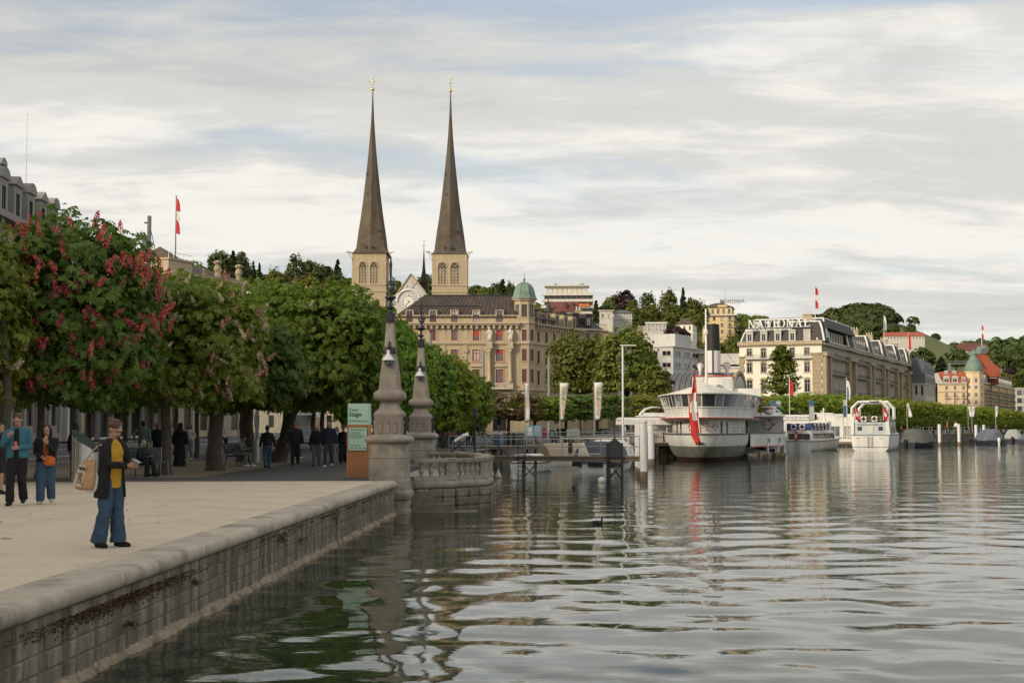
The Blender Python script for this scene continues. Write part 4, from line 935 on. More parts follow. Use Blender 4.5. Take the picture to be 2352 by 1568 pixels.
    # roof lettering on a frame
    ms = []; tot = 0
    h = Z(548) - Z(652)
    for ch in 'NATIONAL': me, w = letter_mesh(ch, h, M_trimwhite); ms.append((me, w)); tot += w
    span = X(1548) - X(768); gap = (span - tot) / 7; x = X(768)
    sg = thing('hotel_roof_sign', 'white serif letters spelling NATIONAL along the hotel roof', 'sign', t.matrix_basis @ Vector((0, .2, 0)), rz)
    mb = MB(); mb.box(X(768) - .2, X(1548) + .2, -.05, .05, Z(655), Z(652)); 
    for q in range(16): xx = X(775) + q * (span - .4) / 15; mb.tube([(xx, 0, Z(655)), (xx, 1.2, Z(672))], .04, 4)
    mb.build('sign_frame', M_grey, sg)
    for me, w in ms: link('letter', me, sg, (x, 0, Z(652))); x += w + gap
    # long lake front
    L = 143; g = Facade(t, (W, 0, 0), R(90), L, Z(838), M_greystone)
    pav = [(0, 7.5), (31, 41), (62, 70), (86, 95), (112, 122), (135, 143)]
    ip = lambda y_: any(a <= y_ <= b for a, b in pav)
    y_ = 1.9
    while y_ < L - 1:
        if not any(abs(y_ - e) < .9 for p in pav for e in p):
            for z0, z1 in ((1000, 905), (1215, 1095), (1470, 1312)): g.win(y_, Z(z0), 1.15, Z(z1) - Z(z0), 'white', 1, 0, .09, pane=random.choice([M_glass2, M_glass, M_glass3]))
        y_ += 3.25
    for a, b in pav:
        mb = MB(); mb.box(a, b, -.9, -.002, 0, Z(975)); 
        for q in (a, b):
            g.box('pavilion_pier', q - (.0 if q == a else 2.1), q + (2.1 if q == a else 0), 0, Z(1010), 1.1, M_brownstone)
        g.box('pavilion_parapet', a - .2, b + .2, Z(1020), Z(970), 1.4, M_brownstone)
        if a: g.box('pavilion_cornice', a - .2, b + .2, Z(880), Z(830), 1.0, M_brownstone)
        z0_ = Z(832); frustum(t, 'pavilion_roof', W - 8, W + .6, a + .3, b - .3, z0_, 1.3, Z(590 if a else 600), M_slate, 0, curve)
        for q in (a + .3, b - .3):
            s_ = 1 if q < (a + b) / 2 else -1; mb = MB(); mb.tube([(W + .65 - 1.3 * fa, q + s_ * 1.3 * fa, z0_ + (Z(590) - z0_) * fb) for fa, fb in curve], .26, 6); mb.build('corner_trim', M_trimwhite, t)
        mb = MB(); mb.box(W - 6.8, W - .6, a + 1.5, b - 1.5, Z(590), Z(575)); mb.build('pavilion_cap', M_trimwhite, t)
        chimney(t, W - 4, (a + b) / 2, Z(575), 2.2, 1.4, 1.6, M_brownstone, 3)
    prev = 7.5
    for a, b in pav[1:]:
        for z_ in (1480, 1230, 1020): railing(g, prev + 1, a - 1, Z(z_), 1.0, 1.1, M_iron, .45, 'balcony_railing', M_greystone)
        for q in range(int((a - prev) / 3.4)): dormer(t, g, prev + 1.7 + q * 3.4, Z(838), 1.7, 2.6, 3, M_greystone, M_palestone, 'white', 'flat', 1.0)
        g.box('parapet', prev, a, Z(838), Z(815), .4, M_palestone); prev = b
    for z0, z1, o in ((880, 855, .8), (1042, 1022, .5)): g.box('cornice', 0, L, Z(z0), Z(z1), o, M_greystone)
    g.build(); shell(t, W, L, Z(838), M_plaster)
    frustum(t, 'long_roof', W - 16, W - .2, 6, L - 1, Z(836), 4.0, Z(640), M_slate, 0, curve)
    for q in (12, 24, 50, 78, 103, 128): chimney(t, W - 7, q, Z(660), 1.8, 1.2, 2.4, M_brownstone, 3)
    # flags on the hotel roof
    p = at(1579.1 + .18311 * 1602, 631.6 + .18311 * 510, 352); flag('tall flagpole with limp red and white flag above the hotel lettering', (p.x, p.y, p.z - .5), 7.8, colr='redwhite', width=.75, drop=5.2, r=.09)
    p = at(2031, 790, 420); flag('flagpole with limp white flag on the far part of the hotel roof', (p.x, p.y, p.z), 8.5, colr='whiteblue', width=.7, drop=4.2, r=.08)
    p = at(2087, 828, 468); flag('flagpole with limp red flag behind the far end of the hotel', (p.x, p.y, p.z), 9, colr='red', width=.8, drop=5, r=.08)
national()

# ---------------------------------------------------------------- general house builder
def house(name, label, Dl, Dr, Db, De, d, L, m, rows, cols, rz=0.0, scols=0, style='white', roof=None, wfrac=.42, hfrac=.5, cat='house', surround=None, pane=None, msd=None, over=.3, trim=None, group=None, skip=None):
    p = at(Dl, Db, d); W = (Dr - Dl) * d / FPX / max(.3, math.cos(rz)); H = at(Dl, De, d).z - p.z
    t = thing(name, label, cat, p, rz, group)
    f = Facade(t, (0, 0, 0), 0, W, H, m)
    g = Facade(t, (W, 0, 0), R(90), L, H, msd or m)
    fh = H / rows
    for r_ in range(rows):
        for c in range(cols):
            if skip and skip(r_, c): continue
            cw = W / cols; f.win((c + .5) * cw, r_ * fh + fh * .25, cw * wfrac, fh * hfrac, style, 1, 0, .06, surround=surround, pane=pane)
        for c in range(scols): cw = L / scols; g.win((c + .5) * cw, r_ * fh + fh * .25, cw * wfrac, fh * hfrac, style, 1, 0, .06, pane=pane)
    f.build(); g.build(); shell(t, W, L, H, m)
    zt_ = max(.86, float(hgt(np.array(p.x), np.array(p.y)))) - p.z
    if zt_ < -.5: mb = MB(); mb.box(.01, W - .01, .01, L - .01, zt_ - 2, -.001); mb.build('foundation', m, t)
    if trim: 
        for ff, ln in ((f, W), (g, L)): ff.box('eaves_cornice', -.2, ln + .2, H - .35, H, .3, trim)
    if roof:
        typ, Dt, mr = roof; zr = at(Dl, Dt, d).z - p.z
        if typ == 'hip': frustum(t, 'roof', 0, W, 0, L, H + .01, min(W, L) * .42, zr, mr, over)
        elif typ == 'mansard': frustum(t, 'roof', 0, W, 0, L, H + .01, 1.5, zr, mr, over, [(0, 0), (.5, .75), (1, 1)])
        elif typ == 'gable': mb = MB(); mb.prism([(-over, H), (W + over, H), (W / 2, zr)], -over, L + over); mb.build('roof', mr, t)
        elif typ == 'gablex': mb = MB(); mb.prism([(-over, H), (L + over, H), (L / 2, zr)], -over, W + over, 'x'); mb.build('roof', mr, t)
        elif typ == 'flat': mb = MB(); mb.box(-over, W + over, -over, L + over, H, zr); mb.build('roof', mr, t)
    return t, f, g, W, H
# Montana hotel on the hill
def montana():
    d = 560
    t, f, g, W, H = house('hillside_hotel', 'ochre hotel high on the hill with MONTANA letters on its roof', 1614, 1684, 800, 725, d, 16, M_ochre, 5, 4, R(-12), 4, 'white', None, .30, .55, 'hotel', surround=M_sand2)
    for ff, ln in ((f, W), (g, 16)): ff.box('cornice', -.9, ln + .9, H - .1, H + .35, 1.0, M_offwhite); 
    for r_ in range(1, 5):
        for c in (.5, 3.5): railing(f, (c - .32) * W / 4, (c + .32) * W / 4, r_ * H / 5 + .6, .9, .7, M_iron, .3, 'balcony_railing', M_palestone)
        railing(g, 1, 15, r_ * H / 5 + .6, .9, .9, M_iron, .5, 'balcony_railing', M_palestone)
    h2 = at(0, 708, d).z - at(0, 725, d).z
    f2 = Facade(t, (.8, 1.2, H + .35), 0, W - 1.6, h2, M_ochre); g2 = Facade(t, (W - .8, 1.2, H + .35), R(90), 13.5, h2, M_ochre)
    for c in range(5): f2.win((c + .5) * (W - 1.6) / 5, .5, 1.0, h2 * .62, 'white', 1, 0, .06)
    for c in range(5): g2.win((c + .5) * 2.7, .5, 1.0, h2 * .62, 'white', 1, 0, .06)
    f2.build('attic_wall'); g2.build('attic_wall'); shell(t, W - 1.6, 13.5, H + .35 + h2, M_ochre, H, 'attic_rear_wall', .8, 1.2)
    railing(f, 0, W, H + .35, .9, .8, M_iron, .5, 'terrace_railing')
    frustum(t, 'roof', .6, W - .6, 1, 15, H + .36 + h2, 4.5, at(0, 694, d).z - at(0, 800, d).z, M_brownroof, .4)
    mb = MB(); mb.box(W * .48, W * .78, .9, 4, H + .4 + h2, H + 1.3 + h2); mb.build('roof_gable', M_ochre, t)
    chimney(t, W * .6, 7, at(0, 697, d).z - t.location.z, 1.5, 1.0, 1.2, M_brownstone, 2)
    me = text_mesh('MONTANA', 1.75, .06, .04, 1.15, 'LEFT', mat('sign_grey', (.16, .16, .155), .6, .1))
    p = at(1657, 694, d)
    s_ = thing('hill_hotel_sign', 'thin metal letters spelling MONTANA on a frame above the hill hotel', 'sign', (p.x, d + 4, p.z), R(-8))
    link('letters', me, s_, (0, 0, .2), (R(90), 0, 0))
    mb = MB(); mb.box(0, 8.0, .1, .16, 0, .12)
    for q in range(9): mb.tube([(.2 + q * .95, .13, 1.4), (.2 + q * .95, .13, -2.2)], .04, 4)
    mb.build('sign_frame', M_grey, s_)
    p = at(1671, 690, d); flag('bare thin flagpole behind the MONTANA letters', (p.x, d + 6, p.z), 5.2, colr='none', r=.06, pole_m=M_dkmetal)
montana()
# Palace hotel with copper dome
def palace():
    d = 520; k = .23807 / FPX * d
    org = at(1952.3 + .23807 * 850, 976, d); t = thing('palace_hotel', 'cream palace hotel with red mansard roof and green onion dome on its corner tower', 'hotel', (org.x, d, 1.0), R(-6))
    X = lambda p: (p - 850) * k; Z = lambda p: at(1176, 689.1 + .23807 * p, d).z - 1.0
    M_cr = mat('cream_facade', (.74, .55, .36), .85, .05, .5, streak=.08)
    W = X(1125); f = Facade(t, (0, 0, 0), 0, W, Z(800), M_cr)
    for i, px_ in enumerate((937, 1017, 1097)):
        for z0, z1 in ((868, 828), (940, 893), (1012, 970), (1080, 1040)): f.win(X(px_), Z(z0), .95, Z(z1) - Z(z0), 'white', 1, 0, .1, surround=M_cr)
        if i < 3: railing(f, X(px_) - .9, X(px_) + .9, Z(945), .9, .7, M_iron, .3, 'balcony_railing', M_palestone)
    for z0, z1, o in ((810, 798, .5), (885, 880, .25)): f.box('cornice', -.1, W + .1, Z(z0), Z(z1), o, M_palestone)
    f.build()
    frustum(t, 'red_mansard', 0, W + 4, .2, 70, Z(800), 2.2, Z(688), M_redroof, .2, [(0, 0), (.35, .5), (.6, .8), (1, 1)])
    for i, (px_, w) in enumerate(((938, 2.2), (1018, 2.2), (1098, 1.3))):
        for zz_ in (0,): dormer(t, f, X(px_), Z(792), w, Z(752) - Z(792), 2.5, M_palestone, M_palestone, 'white', 'arch', w * .75, proud=-.1)
    for px_ in (943, 1021): dormer(t, f, X(px_), Z(722), 1.2, 1.2, 3, M_palestone, M_palestone, 'white', 'arch', .8, proud=-1.3)
    mb = MB(); mb.prism([(X(815), Z(800)), (X(905), Z(800)), (X(880), Z(755)), (X(862), Z(715)), (X(845), Z(702)), (X(828), Z(712)), (X(815), Z(760))], -.4, .4); mb.build('curved_gable', M_palestone, t)
    tx, ty, tr = X(1207), 2.4, (X(1295) - X(1120)) / 2
    mb = MB(); mb.lathe([(tr, 0), (tr, Z(700)), (tr + .35, Z(698)), (tr + .35, Z(690))], 8, (tx, ty, 0), math.pi / 8); mb.build('corner_tower', M_cr, t)
    for q in (-1, 0, 1):   # tower windows on its outer faces
        a = -math.pi / 2 + q * math.pi / 4; rr = tr * math.cos(math.pi / 8)
        fx = Facade(t, (tx + rr * math.cos(a) - .55 * math.cos(a + math.pi / 2), ty + rr * math.sin(a) - .55 * math.sin(a + math.pi / 2), 0), a + math.pi / 2, 1.1, 1, M_cr)
        for z0, z1 in ((795, 748), (855, 820), (930, 890), (1005, 962)):
            o = link('tower_window', win_mesh(1.1, round(Z(z1) - Z(z0), 2), 'white', 1, .7, .1, False), t, fx.P(.55, -.2, Z(z0)), fx.rz); link('pane', pane_mesh(1.08, round(Z(z1) - Z(z0), 2), M_glass), o, (0, -.01, 0))
    sc_ = tr / 87
    mb = MB(); mb.lathe([(tr * 1.0, Z(692)), (tr * 1.02, Z(680)), (tr * .98, Z(655)), (tr * .9, Z(630)), (tr * .75, Z(605)), (tr * .56, Z(580)), (tr * .43, Z(560)), (tr * .40, Z(548))], 16, (tx, ty, 0)); dm = autosmooth(mb.build('copper_dome', M_copper, t), 30)
    mb = MB(); mb.lathe([(tr * .38, Z(550)), (tr * .38, Z(522)), (tr * .46, Z(520)), (tr * .40, Z(512)), (tr * .26, Z(500)), (tr * .1, Z(488)), (tr * .03, Z(470))], 12, (tx, ty, 0)); mb.build('dome_lantern', M_copper, dm)
    # lake front
    L = 112; g = Facade(t, (X(1290), 4.5, 0), R(71), L, Z(785), M_cr)
    for q in range(33):
        for z0, z1 in ((868, 828), (940, 893), (1012, 970)): g.win(1.8 + q * 3.35, Z(z0), 1.2, Z(z1) - Z(z0), 'brown', 1, 0, .1)
    for z_ in (1025, 955, 885): railing(g, 1, L - 1, Z(z_), 1.0, 1.1, M_iron, .5, 'balcony_railing', M_palestone)
    for x_ in (0.4, 28, 56, 84, 111): g.box('pier', x_ - .7, x_ + .7, 0, Z(770), .8, M_cr)
    g.box('cornice', 0, L, Z(800), Z(783), .9, M_palestone); g.build()
    for q in range(17): dormer(t, g, 5 + q * 6.3, Z(785), 2.4, 3, 4, M_palestone, M_slate, 'white', 'arch', 1.5)
    # swooping red central roof with copper cap
    hx = X(1400)
    mb = MB(); P_ = [(1232, 525), (1300, 520), (1312, 560), (1335, 600), (1370, 630), (1400, 650), (1420, 690), (1425, 745), (1300, 745), (1300, 700), (1290, 660), (1262, 620), (1245, 580)]
    X2 = lambda a: X(a) * 1.038 + 3.8; Z2 = lambda b: (Z(b) - 1.65) * 1.038 + 1.65
    mb.prism([(X2(a), Z2(b)) for a, b in P_], 16, 26); mb.build('red_swoop_roof', M_redroof, t)
    mb = MB(); mb.prism([(X2(a), Z2(b)) for a, b in ((1228, 525), (1305, 515), (1312, 490), (1300, 470), (1288, 462), (1284, 445), (1262, 445), (1256, 465), (1240, 478), (1236, 500))], 15.6, 26.4); mb.build('copper_cap', M_copper, t)
    mb = MB(); mb.lathe([(1.1, 0), (1.1, .4)], 16); mb.build('round_window', M_glass2, t, loc=(X2(1270), 15.55, Z2(500)), rot=(R(90), 0, 0))
    p = t.matrix_basis @ Vector((X2(1272), 20, Z2(448))); flag('flagpole with limp red flag on the palace hotel roof', p, 8.2, colr='redwhite', width=.7, drop=5, r=.12)
    me = text_mesh('PALACE', 2.0, .1, .05, 1.05, 'LEFT', M_trimwhite)
    sg = thing('palace_roof_sign', 'white roof letters partly hidden behind the red swooping roof', 'sign', t.matrix_basis @ Vector((X2(1425) + 1.0, 30, Z2(692))), R(12)); link('letters', me, sg, (-4.2, 0, 0), (R(90), 0, 0))
    mb = MB(); mb.box(-4.2, 4.2, .1, .25, -.2, .05); mb.build('sign_frame', M_grey, sg)
    mb = MB(); mb.box(X(1425), X(1570), 24, 60, Z(800), Z(735)); mb.build('rear_roof', M_redroof, t)
palace()
# slate-roofed house between the two hotels
t, f, g, W, H = house('slate_roofed_house', 'pale stone house with tall blue slate roof between the two grand hotels', 2086, 2122, 985, 880, 470, 34, M_palestone, 3, 3, R(-22), 8, 'brown', ('mansard', 826, M_bluslate), .36, .6, 'house', trim=M_palestone, pane=M_glass)
frustum(t, 'roof_peak', 1.3, W - 1.3, 1.3, 14, at(0, 826, 470).z - t.location.z, W * .33, at(0, 818, 470).z - t.location.z, M_bluslate)
for q in range(5): dormer(t, g, 4 + q * 6.4, H, 1.8, 2.4, 3, M_palestone, M_palestone, 'white', 'arch')
# houses on the hillside and behind the trees
t, f, g, W, H = house('terraced_apartment_block', 'wide cream stepped apartment block with long balconies on the hilltop', 1250, 1362, 748, 676, 470, 14, M_offwhite, 5, 9, R(-3), 3, 'dark', None, .78, .5, 'apartment block', pane=M_glass)
for r_ in range(5): f.box('balcony_band', -1.2 + r_ * .1, W + .2, H * (r_ + 1) / 5 - .5, H * (r_ + 1) / 5 + .35, 1.5, M_offwhite); f.box('planter_band', 0, W, H * r_ / 5 + .35, H * r_ / 5 + .62, 1.35, M_brownroof)
f.box('orange_awning', W * .62, W * .93, H * .60, H * .68, 2.0, mat('orange_awning', (.62, .17, .04), .8, .1))
f2 = Facade(t, (1.0, 2.5, H + .3), 0, W - 3, 2.6, M_offwhite)
for c in range(8): f2.win((c + .5) * (W - 3) / 8, .4, 1.7, 1.6, 'dark', 1, 0, .06, pane=M_glass2)
f2.build('penthouse_wall'); mb = MB(); mb.box(0, W - 1.2, 1.2, 10, H + 2.9, H + 3.3); mb.build('penthouse_roof', M_offwhite, t); mb = MB(); mb.box(1, W - 2, 2.6, 9, H, H + 2.9); mb.build('penthouse_core', M_offwhite, t)
t, f, g, W, H = house('red_gabled_house', 'old house with steep dark red roof and spiky turret below the apartment block', 1255, 1322, 742, 716, 400, 10, M_brownstone, 2, 5, R(-8), 3, 'white', ('gablex', 691, mat('dark_red_tiles', (.16, .055, .045), .85, .2, 2)), .35, .5)
for q, px_ in enumerate((.62, .86)): mb = MB(); mb.prism([(W * px_ - 1.1, H), (W * px_ + 1.1, H), (W * px_, H + 2.9)], -.2, 4); mb.build('gable_dormer', MATS['dark_red_tiles'], t)
mb = MB(); mb.lathe([(.9, 0), (.9, H), (1.1, H), (.05, H + 3.6)], 8, (.6, .2, 0)); mb.build('corner_turret', M_slate, t)
house('rooftop_block', 'small pale rooftop block with square window above the terrace building', 1377, 1407, 735, 714, 330, 5, M_palestone, 1, 2, R(-5), 1, 'white', ('flat', 712, M_palestone), .4, .4)
house('glazed_pavilion', 'glass walled rooftop pavilion beside the small pale block', 1412, 1452, 738, 718, 335, 6, M_concrete, 1, 6, R(4), 2, 'white', ('hip', 711, M_bluslate), .75, .75, pane=M_glass3)
house('low_grey_house', 'low grey house with flat white roof edge on the slope', 1478, 1530, 760, 743, 430, 9, M_concrete, 2, 6, R(-6), 2, 'white', ('flat', 740, M_trimwhite), .4, .5)
t, f, g, W, H = house('white_villa', 'white villa with dark hipped roof and corner balconies on the slope', 1553, 1590, 795, 745, 440, 11, M_plaster, 3, 3, R(-14), 4, 'dark', ('hip', 731, M_brownroof), .3, .5)
house('dark_gabled_house', 'brown gabled house half hidden among the hill trees', 1470, 1540, 752, 742, 520, 12, M_brownstone, 1, 4, R(8), 0, 'white', ('gablex', 727, M_brownroof), .3, .5)
t, f, g, W, H = house('modern_white_block', 'stepped white modernist block behind the big round trees', 1487, 1543, 905, 798, 290, 26, M_concrete, 4, 2, R(-28), 5, 'white', ('flat', 796, M_concrete), .66, .42, 'apartment block', pane=M_glass)
mb = MB(); mb.box(-2.5, W - 1.5, 5, 14, H, H + 3.0); mb.build('upper_storey', M_concrete, t)
t, f, g, W, H = house('brown_modern_block', 'narrow brown and white block behind the steamer funnel', 1606, 1622, 960, 812, 300, 10, M_brownstone, 6, 3, 0, 0, 'white', ('flat', 808, M_concrete), .5, .55)
t, f, g, W, H = house('cream_low_block', 'low cream block joined to the left side of the hotel', 1656, 1702, 960, 845, 352, 10, M_offwhite, 4, 3, R(-10), 0, 'white', ('flat', 842, M_trimwhite), .28, .42)
f.box('glazed_band', .3, W - .2, H * .76, H * .88, .25, M_glass)
mb = MB(); mb.box(0, W, .5, 9, H + .9, H + 3.6); mb.build('roof_storey', M_concrete, t)
# grey barrel-vaulted entrance hall
p = at(1535, 976, 255); bh = thing('barrel_vault_hall', 'grey metal barrel-vaulted hall with arched end beside the hedge trees', 'hall', (p.x, 255, 1.0), R(-25))
rr = 4.0; zb = at(0, 908, 255).z - 1
mb = MB(); mb.prism([(x, z) for x, z in [(rr + rr * math.cos(math.pi * q / 16), zb + rr * math.sin(math.pi * q / 16)) for q in range(17)]], 0, 12); mb.M = None
for v in range(len(mb.v)): x, y, z = mb.v[v]; mb.v[v] = (12 - y, x, z)
autosmooth(mb.build('vault_roof', M_bluslate, bh), 40)
for q in range(13):
    mb = MB(); mb.tube([(q * .99 + .05, rr + (rr + .04) * math.cos(math.pi * a / 16), zb + (rr + .04) * math.sin(math.pi * a / 16)) for a in range(17)], .06 if q < 12 else .35, 5); mb.build('vault_rib', M_dkmetal if q < 12 else M_brownstone, bh)
mb = MB(); mb.prism([(rr + (rr - .6) * math.cos(math.pi * q / 16), zb + (rr - .6) * math.sin(math.pi * q / 16)) for q in range(17)], 12.02, 12.1, 'x'); mb.build('end_glazing', M_glass, bh)
mb = MB(); mb.box(0, 12, .2, 2 * rr - .2, 0, zb); mb.build('hall_wall', M_sand, bh)
# distant roofs
house('convent_house', 'long pale building with red roof on the far wooded hill', 2037, 2122, 778, 772, 800, 14, M_palestone, 2, 12, R(-5), 0, 'dark', ('gablex', 761, M_redroof), .3, .5)
house('farmhouse', 'old farmhouse with red brown roof on the far right hill', 2222, 2290, 818, 806, 1150, 18, M_palestone, 2, 6, R(20), 3, 'dark', ('gablex', 786, mat('old_red_tiles', (.16, .07, .05), .9, .2, 1)), .3, .4)
house('glass_office_block', 'modern grey glass block at the right edge beyond the palace hotel', 2336, 2410, 985, 893, 660, 20, M_concrete, 5, 5, 0, 0, 'dark', ('flat', 890, M_concrete), .8, .6, 'office block')
house('far_quay_house', 'small white house with brown roof peeping over the chestnut trees', 566, 590, 700, 664, 380, 10, M_plaster, 2, 3, 0, 2, 'white', ('gablex', 650, M_brownroof), .3, .5)
# construction crane behind the palace
t = thing('tower_crane', 'pale lattice crane jib lying level behind the palace hotel', 'crane', at(2180, 976, 700) * Vector((1, 1, 0)))
zj = at(0, 836, 700).z; xa, xb = at(2065, 836, 700).x - t.location.x, at(2280, 836, 700).x - t.location.x
mb = MB()
for yy_, zo in ((-.7, 0), (.7, 0), (0, 1.5)): mb.tube([(xa, yy_, zj + zo), (xb, yy_, zj + zo)], .16, 4)
n = 30
for q in range(n): x0, x1 = xa + (xb - xa) * q / n, xa + (xb - xa) * (q + 1) / n; mb.tube([(x0, -.7, zj), ((x0 + x1) / 2, 0, zj + 1.5), (x1, -.7, zj)], .10, 4)
mb.build('jib', M_grey, t); mb = MB(); mb.box(-1, 1, -1, 1, 0, zj); mb.build('mast', M_grey, t); mb = MB(); mb.box(xa + 8, xa + 12, -1, 1, zj - .6, zj + 1.8); mb.build('counterweight', M_trimwhite, t)
# ---------------------------------------------------------------- row of buildings on the left side of the street
DIRA = math.atan(.063)
def on_line(y): return Vector((-45 - .063 * (y - 125), y, .98))
M_hotelgrey = mat('grey_facade', (.30, .285, .25), .9, .08, .8, streak=.15)
t = thing('dormered_hotel', 'long grey hotel with two rows of pedimented and arched dormers', 'hotel', on_line(-25) + Vector((0, 0, 1.1)), DIRA)
L1 = 172; f = Facade(t, (0, 0, 0), R(90), L1, 19.2, M_hotelgrey, -1.2)
k = 0; ydorm = []
for q in range(30):
    u = 126 + 25 + (q - 24) * 4.4
    if u < 1.5 or u > L1 - 1: continue
    ydorm.append(u)
    if u > 138:
        for z0 in (6.4, 10.3, 14.2): f.win(u, z0, 1.3, 2.4, 'white', 1, .7, .08, surround=M_hotelgrey, ped='tri' if z0 < 7 else None)
        f.op.append((u - 1.35, u + 1.35, .5, 3.6)); mb = MB(); mb.box(u - 1.3, u + 1.3, .25, .3, .5, 3.6); mb.box(u - .06, u + .06, .15, .25, .5, 3.6); o = f.mbuild(mb, 'shop_window', M_glass)
        mb = MB(); n = 10; mb.prism([(u + 1.35 * math.cos(math.pi * a / n), 3.6 + 1.2 * math.sin(math.pi * a / n)) for a in range(n + 1)], -.04, 0); f.mbuild(mb, 'fanlight', M_glass)
        mb = MB(); mb.tube([(u + 1.45 * math.cos(math.pi * a / n), -.05, 3.6 + 1.3 * math.sin(math.pi * a / n)) for a in range(n + 1)], .13, 5); f.mbuild(mb, 'arch_moulding', M_hotelgrey)
        f.box('pilaster', u + 1.75, u + 2.65, 0, 5.3, .25, M_hotelgrey)
for z0, z1, o in ((5.3, 5.8, .5), (18.6, 19.2, .9)): f.box('cornice', 0, L1, z0, z1, o, M_hotelgrey)
f.build()
mb = MB(); mb.add([(-.2, 0, 19.2), (-.2, L1, 19.2), (-2.2, L1, 23.0), (-2.2, 0, 23.0), (-5.0, L1, 25.0), (-5.0, 0, 25.0), (-16, L1, 25), (-16, 0, 25), (-18, L1, 0), (-18, 0, 0), (0, L1, 0), (0, 0, 0)], [(0, 1, 2, 3), (3, 2, 4, 5), (5, 4, 6, 7), (7, 6, 8, 9), (1, 10, 8, 6, 4, 2), (0, 3, 5, 7, 9, 11)])
mb.build('mansard_roof', mat('grey_slate', (.15, .14, .13), .8, .15, 1.5), t)
for i, u in enumerate(ydorm):
    if u < 120: continue
    dormer(t, f, u, 19.2, 2.5, 3.3, 3.2, M_hotelgrey, M_hotelgrey, 'dark', 'tri' if i % 2 else 'arch', 1.2, proud=-.2)
    if u < 164: dormer(t, f, u - 2.2, 23.0, 1.6, 1.9, 3.2, M_hotelgrey, M_hotelgrey, 'dark', 'arch', .8, proud=-2.3)
p = at(71.5, 404, 137); flag('tall bare flagpole on the roof of the grey dormered hotel', (p.x - .5, p.y, p.z - 1.5), 7.5, colr='none', r=.05)

t = thing('broad_eaves_hotel', 'pale building with broad overhanging eaves and orange tiled roof', 'building', on_line(149), DIRA)
L2 = 53; f = Facade(t, (0, 0, 0), R(90), L2, 21.0, M_palestone)
for q in range(14):
    u = 2.2 + q * 3.7
    for z0, h_ in ((7.6, 2.3), (11.4, 2.3), (15.2, 2.2), (18.4, 1.5)): f.win(u, z0, 1.2, h_, 'white', 1, 0, .08, surround=M_palestone)
f.op.append((1, L2 - 1, .3, 4.6)); f.build(); mb = MB(); mb.box(.9, L2 - .9, 2.4, 2.5, .3, 4.6); sf = f.mbuild(mb, 'shop_glazing', M_glass)
mb = MB(); mb.box(.9, L2 - .9, .2, 2.4, 4.6, 4.7); f.mbuild(mb, 'arcade_ceiling', M_concrete)
for q in range(6): mb = MB(); mb.lathe([(.42, 0), (.40, 4.3), (.55, 4.35), (.55, 4.6)], 12, (4 + q * 8.8, -.1, .0)); f.mbuild(mb, 'column', M_palestone, True)
f.box('canopy_fascia', 0, L2, 4.6, 6.9, .8, M_palestone); f.box('awning', 2, 4.4, 5.4, 8.3, 2.2, mat('blue_awning', (.045, .07, .11), .8, .1))
for z0, z1, o in ((20.2, 20.7, .8), (20.7, 21.2, 1.9), (21.2, 21.45, 2.3)): f.box('eaves_cornice', 0, L2, z0, z1, o, M_palestone)
mb = MB(); mb.add([(2.4, 0, 21.45), (2.4, L2, 21.45), (-5, L2, 24.3), (-5, 0, 24.3), (-14, L2, 21), (-14, 0, 21), (-14, L2, 20.8), (-14, 0, 20.8)], [(0, 1, 2, 3), (3, 2, 4, 5), (5, 4, 6, 7), (1, 4, 2), (0, 3, 5)]); shell(t, 14, L2, 21.0, M_palestone, 0, 'rear_wall', -14); mb2 = MB(); mb2.quad((-14, 0, 0), (0, 0, 0), (0, 0, 21), (-14, 0, 21)); mb2.build('end_wall', M_palestone, t); mb.build('tiled_roof', mat('orange_tiles', (.36, .12, .06), .85, .2, 2), t)
mb = MB(); mb.add([(2.5, 6, 21.6), (2.5, L2, 21.6), (2.2, L2, 21.75), (2.2, 6, 21.75)], [(0, 1, 2, 3)]); mb.build('gutter', M_dkmetal, t)

t = thing('statued_roof_house', 'stone building with brown hipped roof and carved roof urns', 'building', (-49.2, 200, .98), -math.atan2(.37, .93))
L3 = 20.5; H3 = 23.4; f = Facade(t, (0, 0, 0), R(90), L3, H3, M_sand)
for q in range(5):
    u = 2.05 + q * 4.1
    for z0, h_ in ((6.4, 2.6), (11.2, 2.5), (15.8, 2.2), (19.6, 2.0)): f.win(u, z0, 1.3, h_, 'white', 1, 0, .08, surround=M_sand2)
    f.win(u, .9, 1.9, 3.2, 'dark', 1, .75, .09, sill=False)
for q in range(6):   # banded masonry piers on the ground floor
    u = q * 4.1
    for r_ in range(11):
        mb = MB(); mb.box(max(0, u - 1.0), min(L3, u + 1.0), -.18, 0, .1 + r_ * .46, .1 + r_ * .46 + .39); f.mbuild(mb, 'masonry_block', M_greystone)
for z0, z1, o in ((5.3, 5.8, .45), (22.6, 23.1, .9), (23.1, 23.5, 1.3)): f.box('cornice', 0, L3, z0, z1, o, M_sand2)
f.build(); shell(t, 14, L3, H3, M_sand, 0, 'rear_wall', -14); mb = MB(); mb.quad((-14, 0, 0), (0, 0, 0), (0, 0, H3), (-14, 0, H3)); mb.build('end_wall', M_sand, t)
mb = MB(); mb.box(-8, 1.0, -.3, 5.5, H3, H3 + 1.6); mb.box(-7.8, 1.2, -.5, 5.7, H3 + 1.6, H3 + 1.85); mb.build('attic_terrace', M_sand2, t)
mb = MB(); mb.box(1.05, 1.1, -.4, 5.5, H3 + 2.6, H3 + 2.66)
for q in range(6): mb.box(1.04, 1.1, -.4 + q * 1.16, -.34 + q * 1.16, H3 + 1.85, H3 + 2.6)
mb.build('terrace_railing', M_white, t)
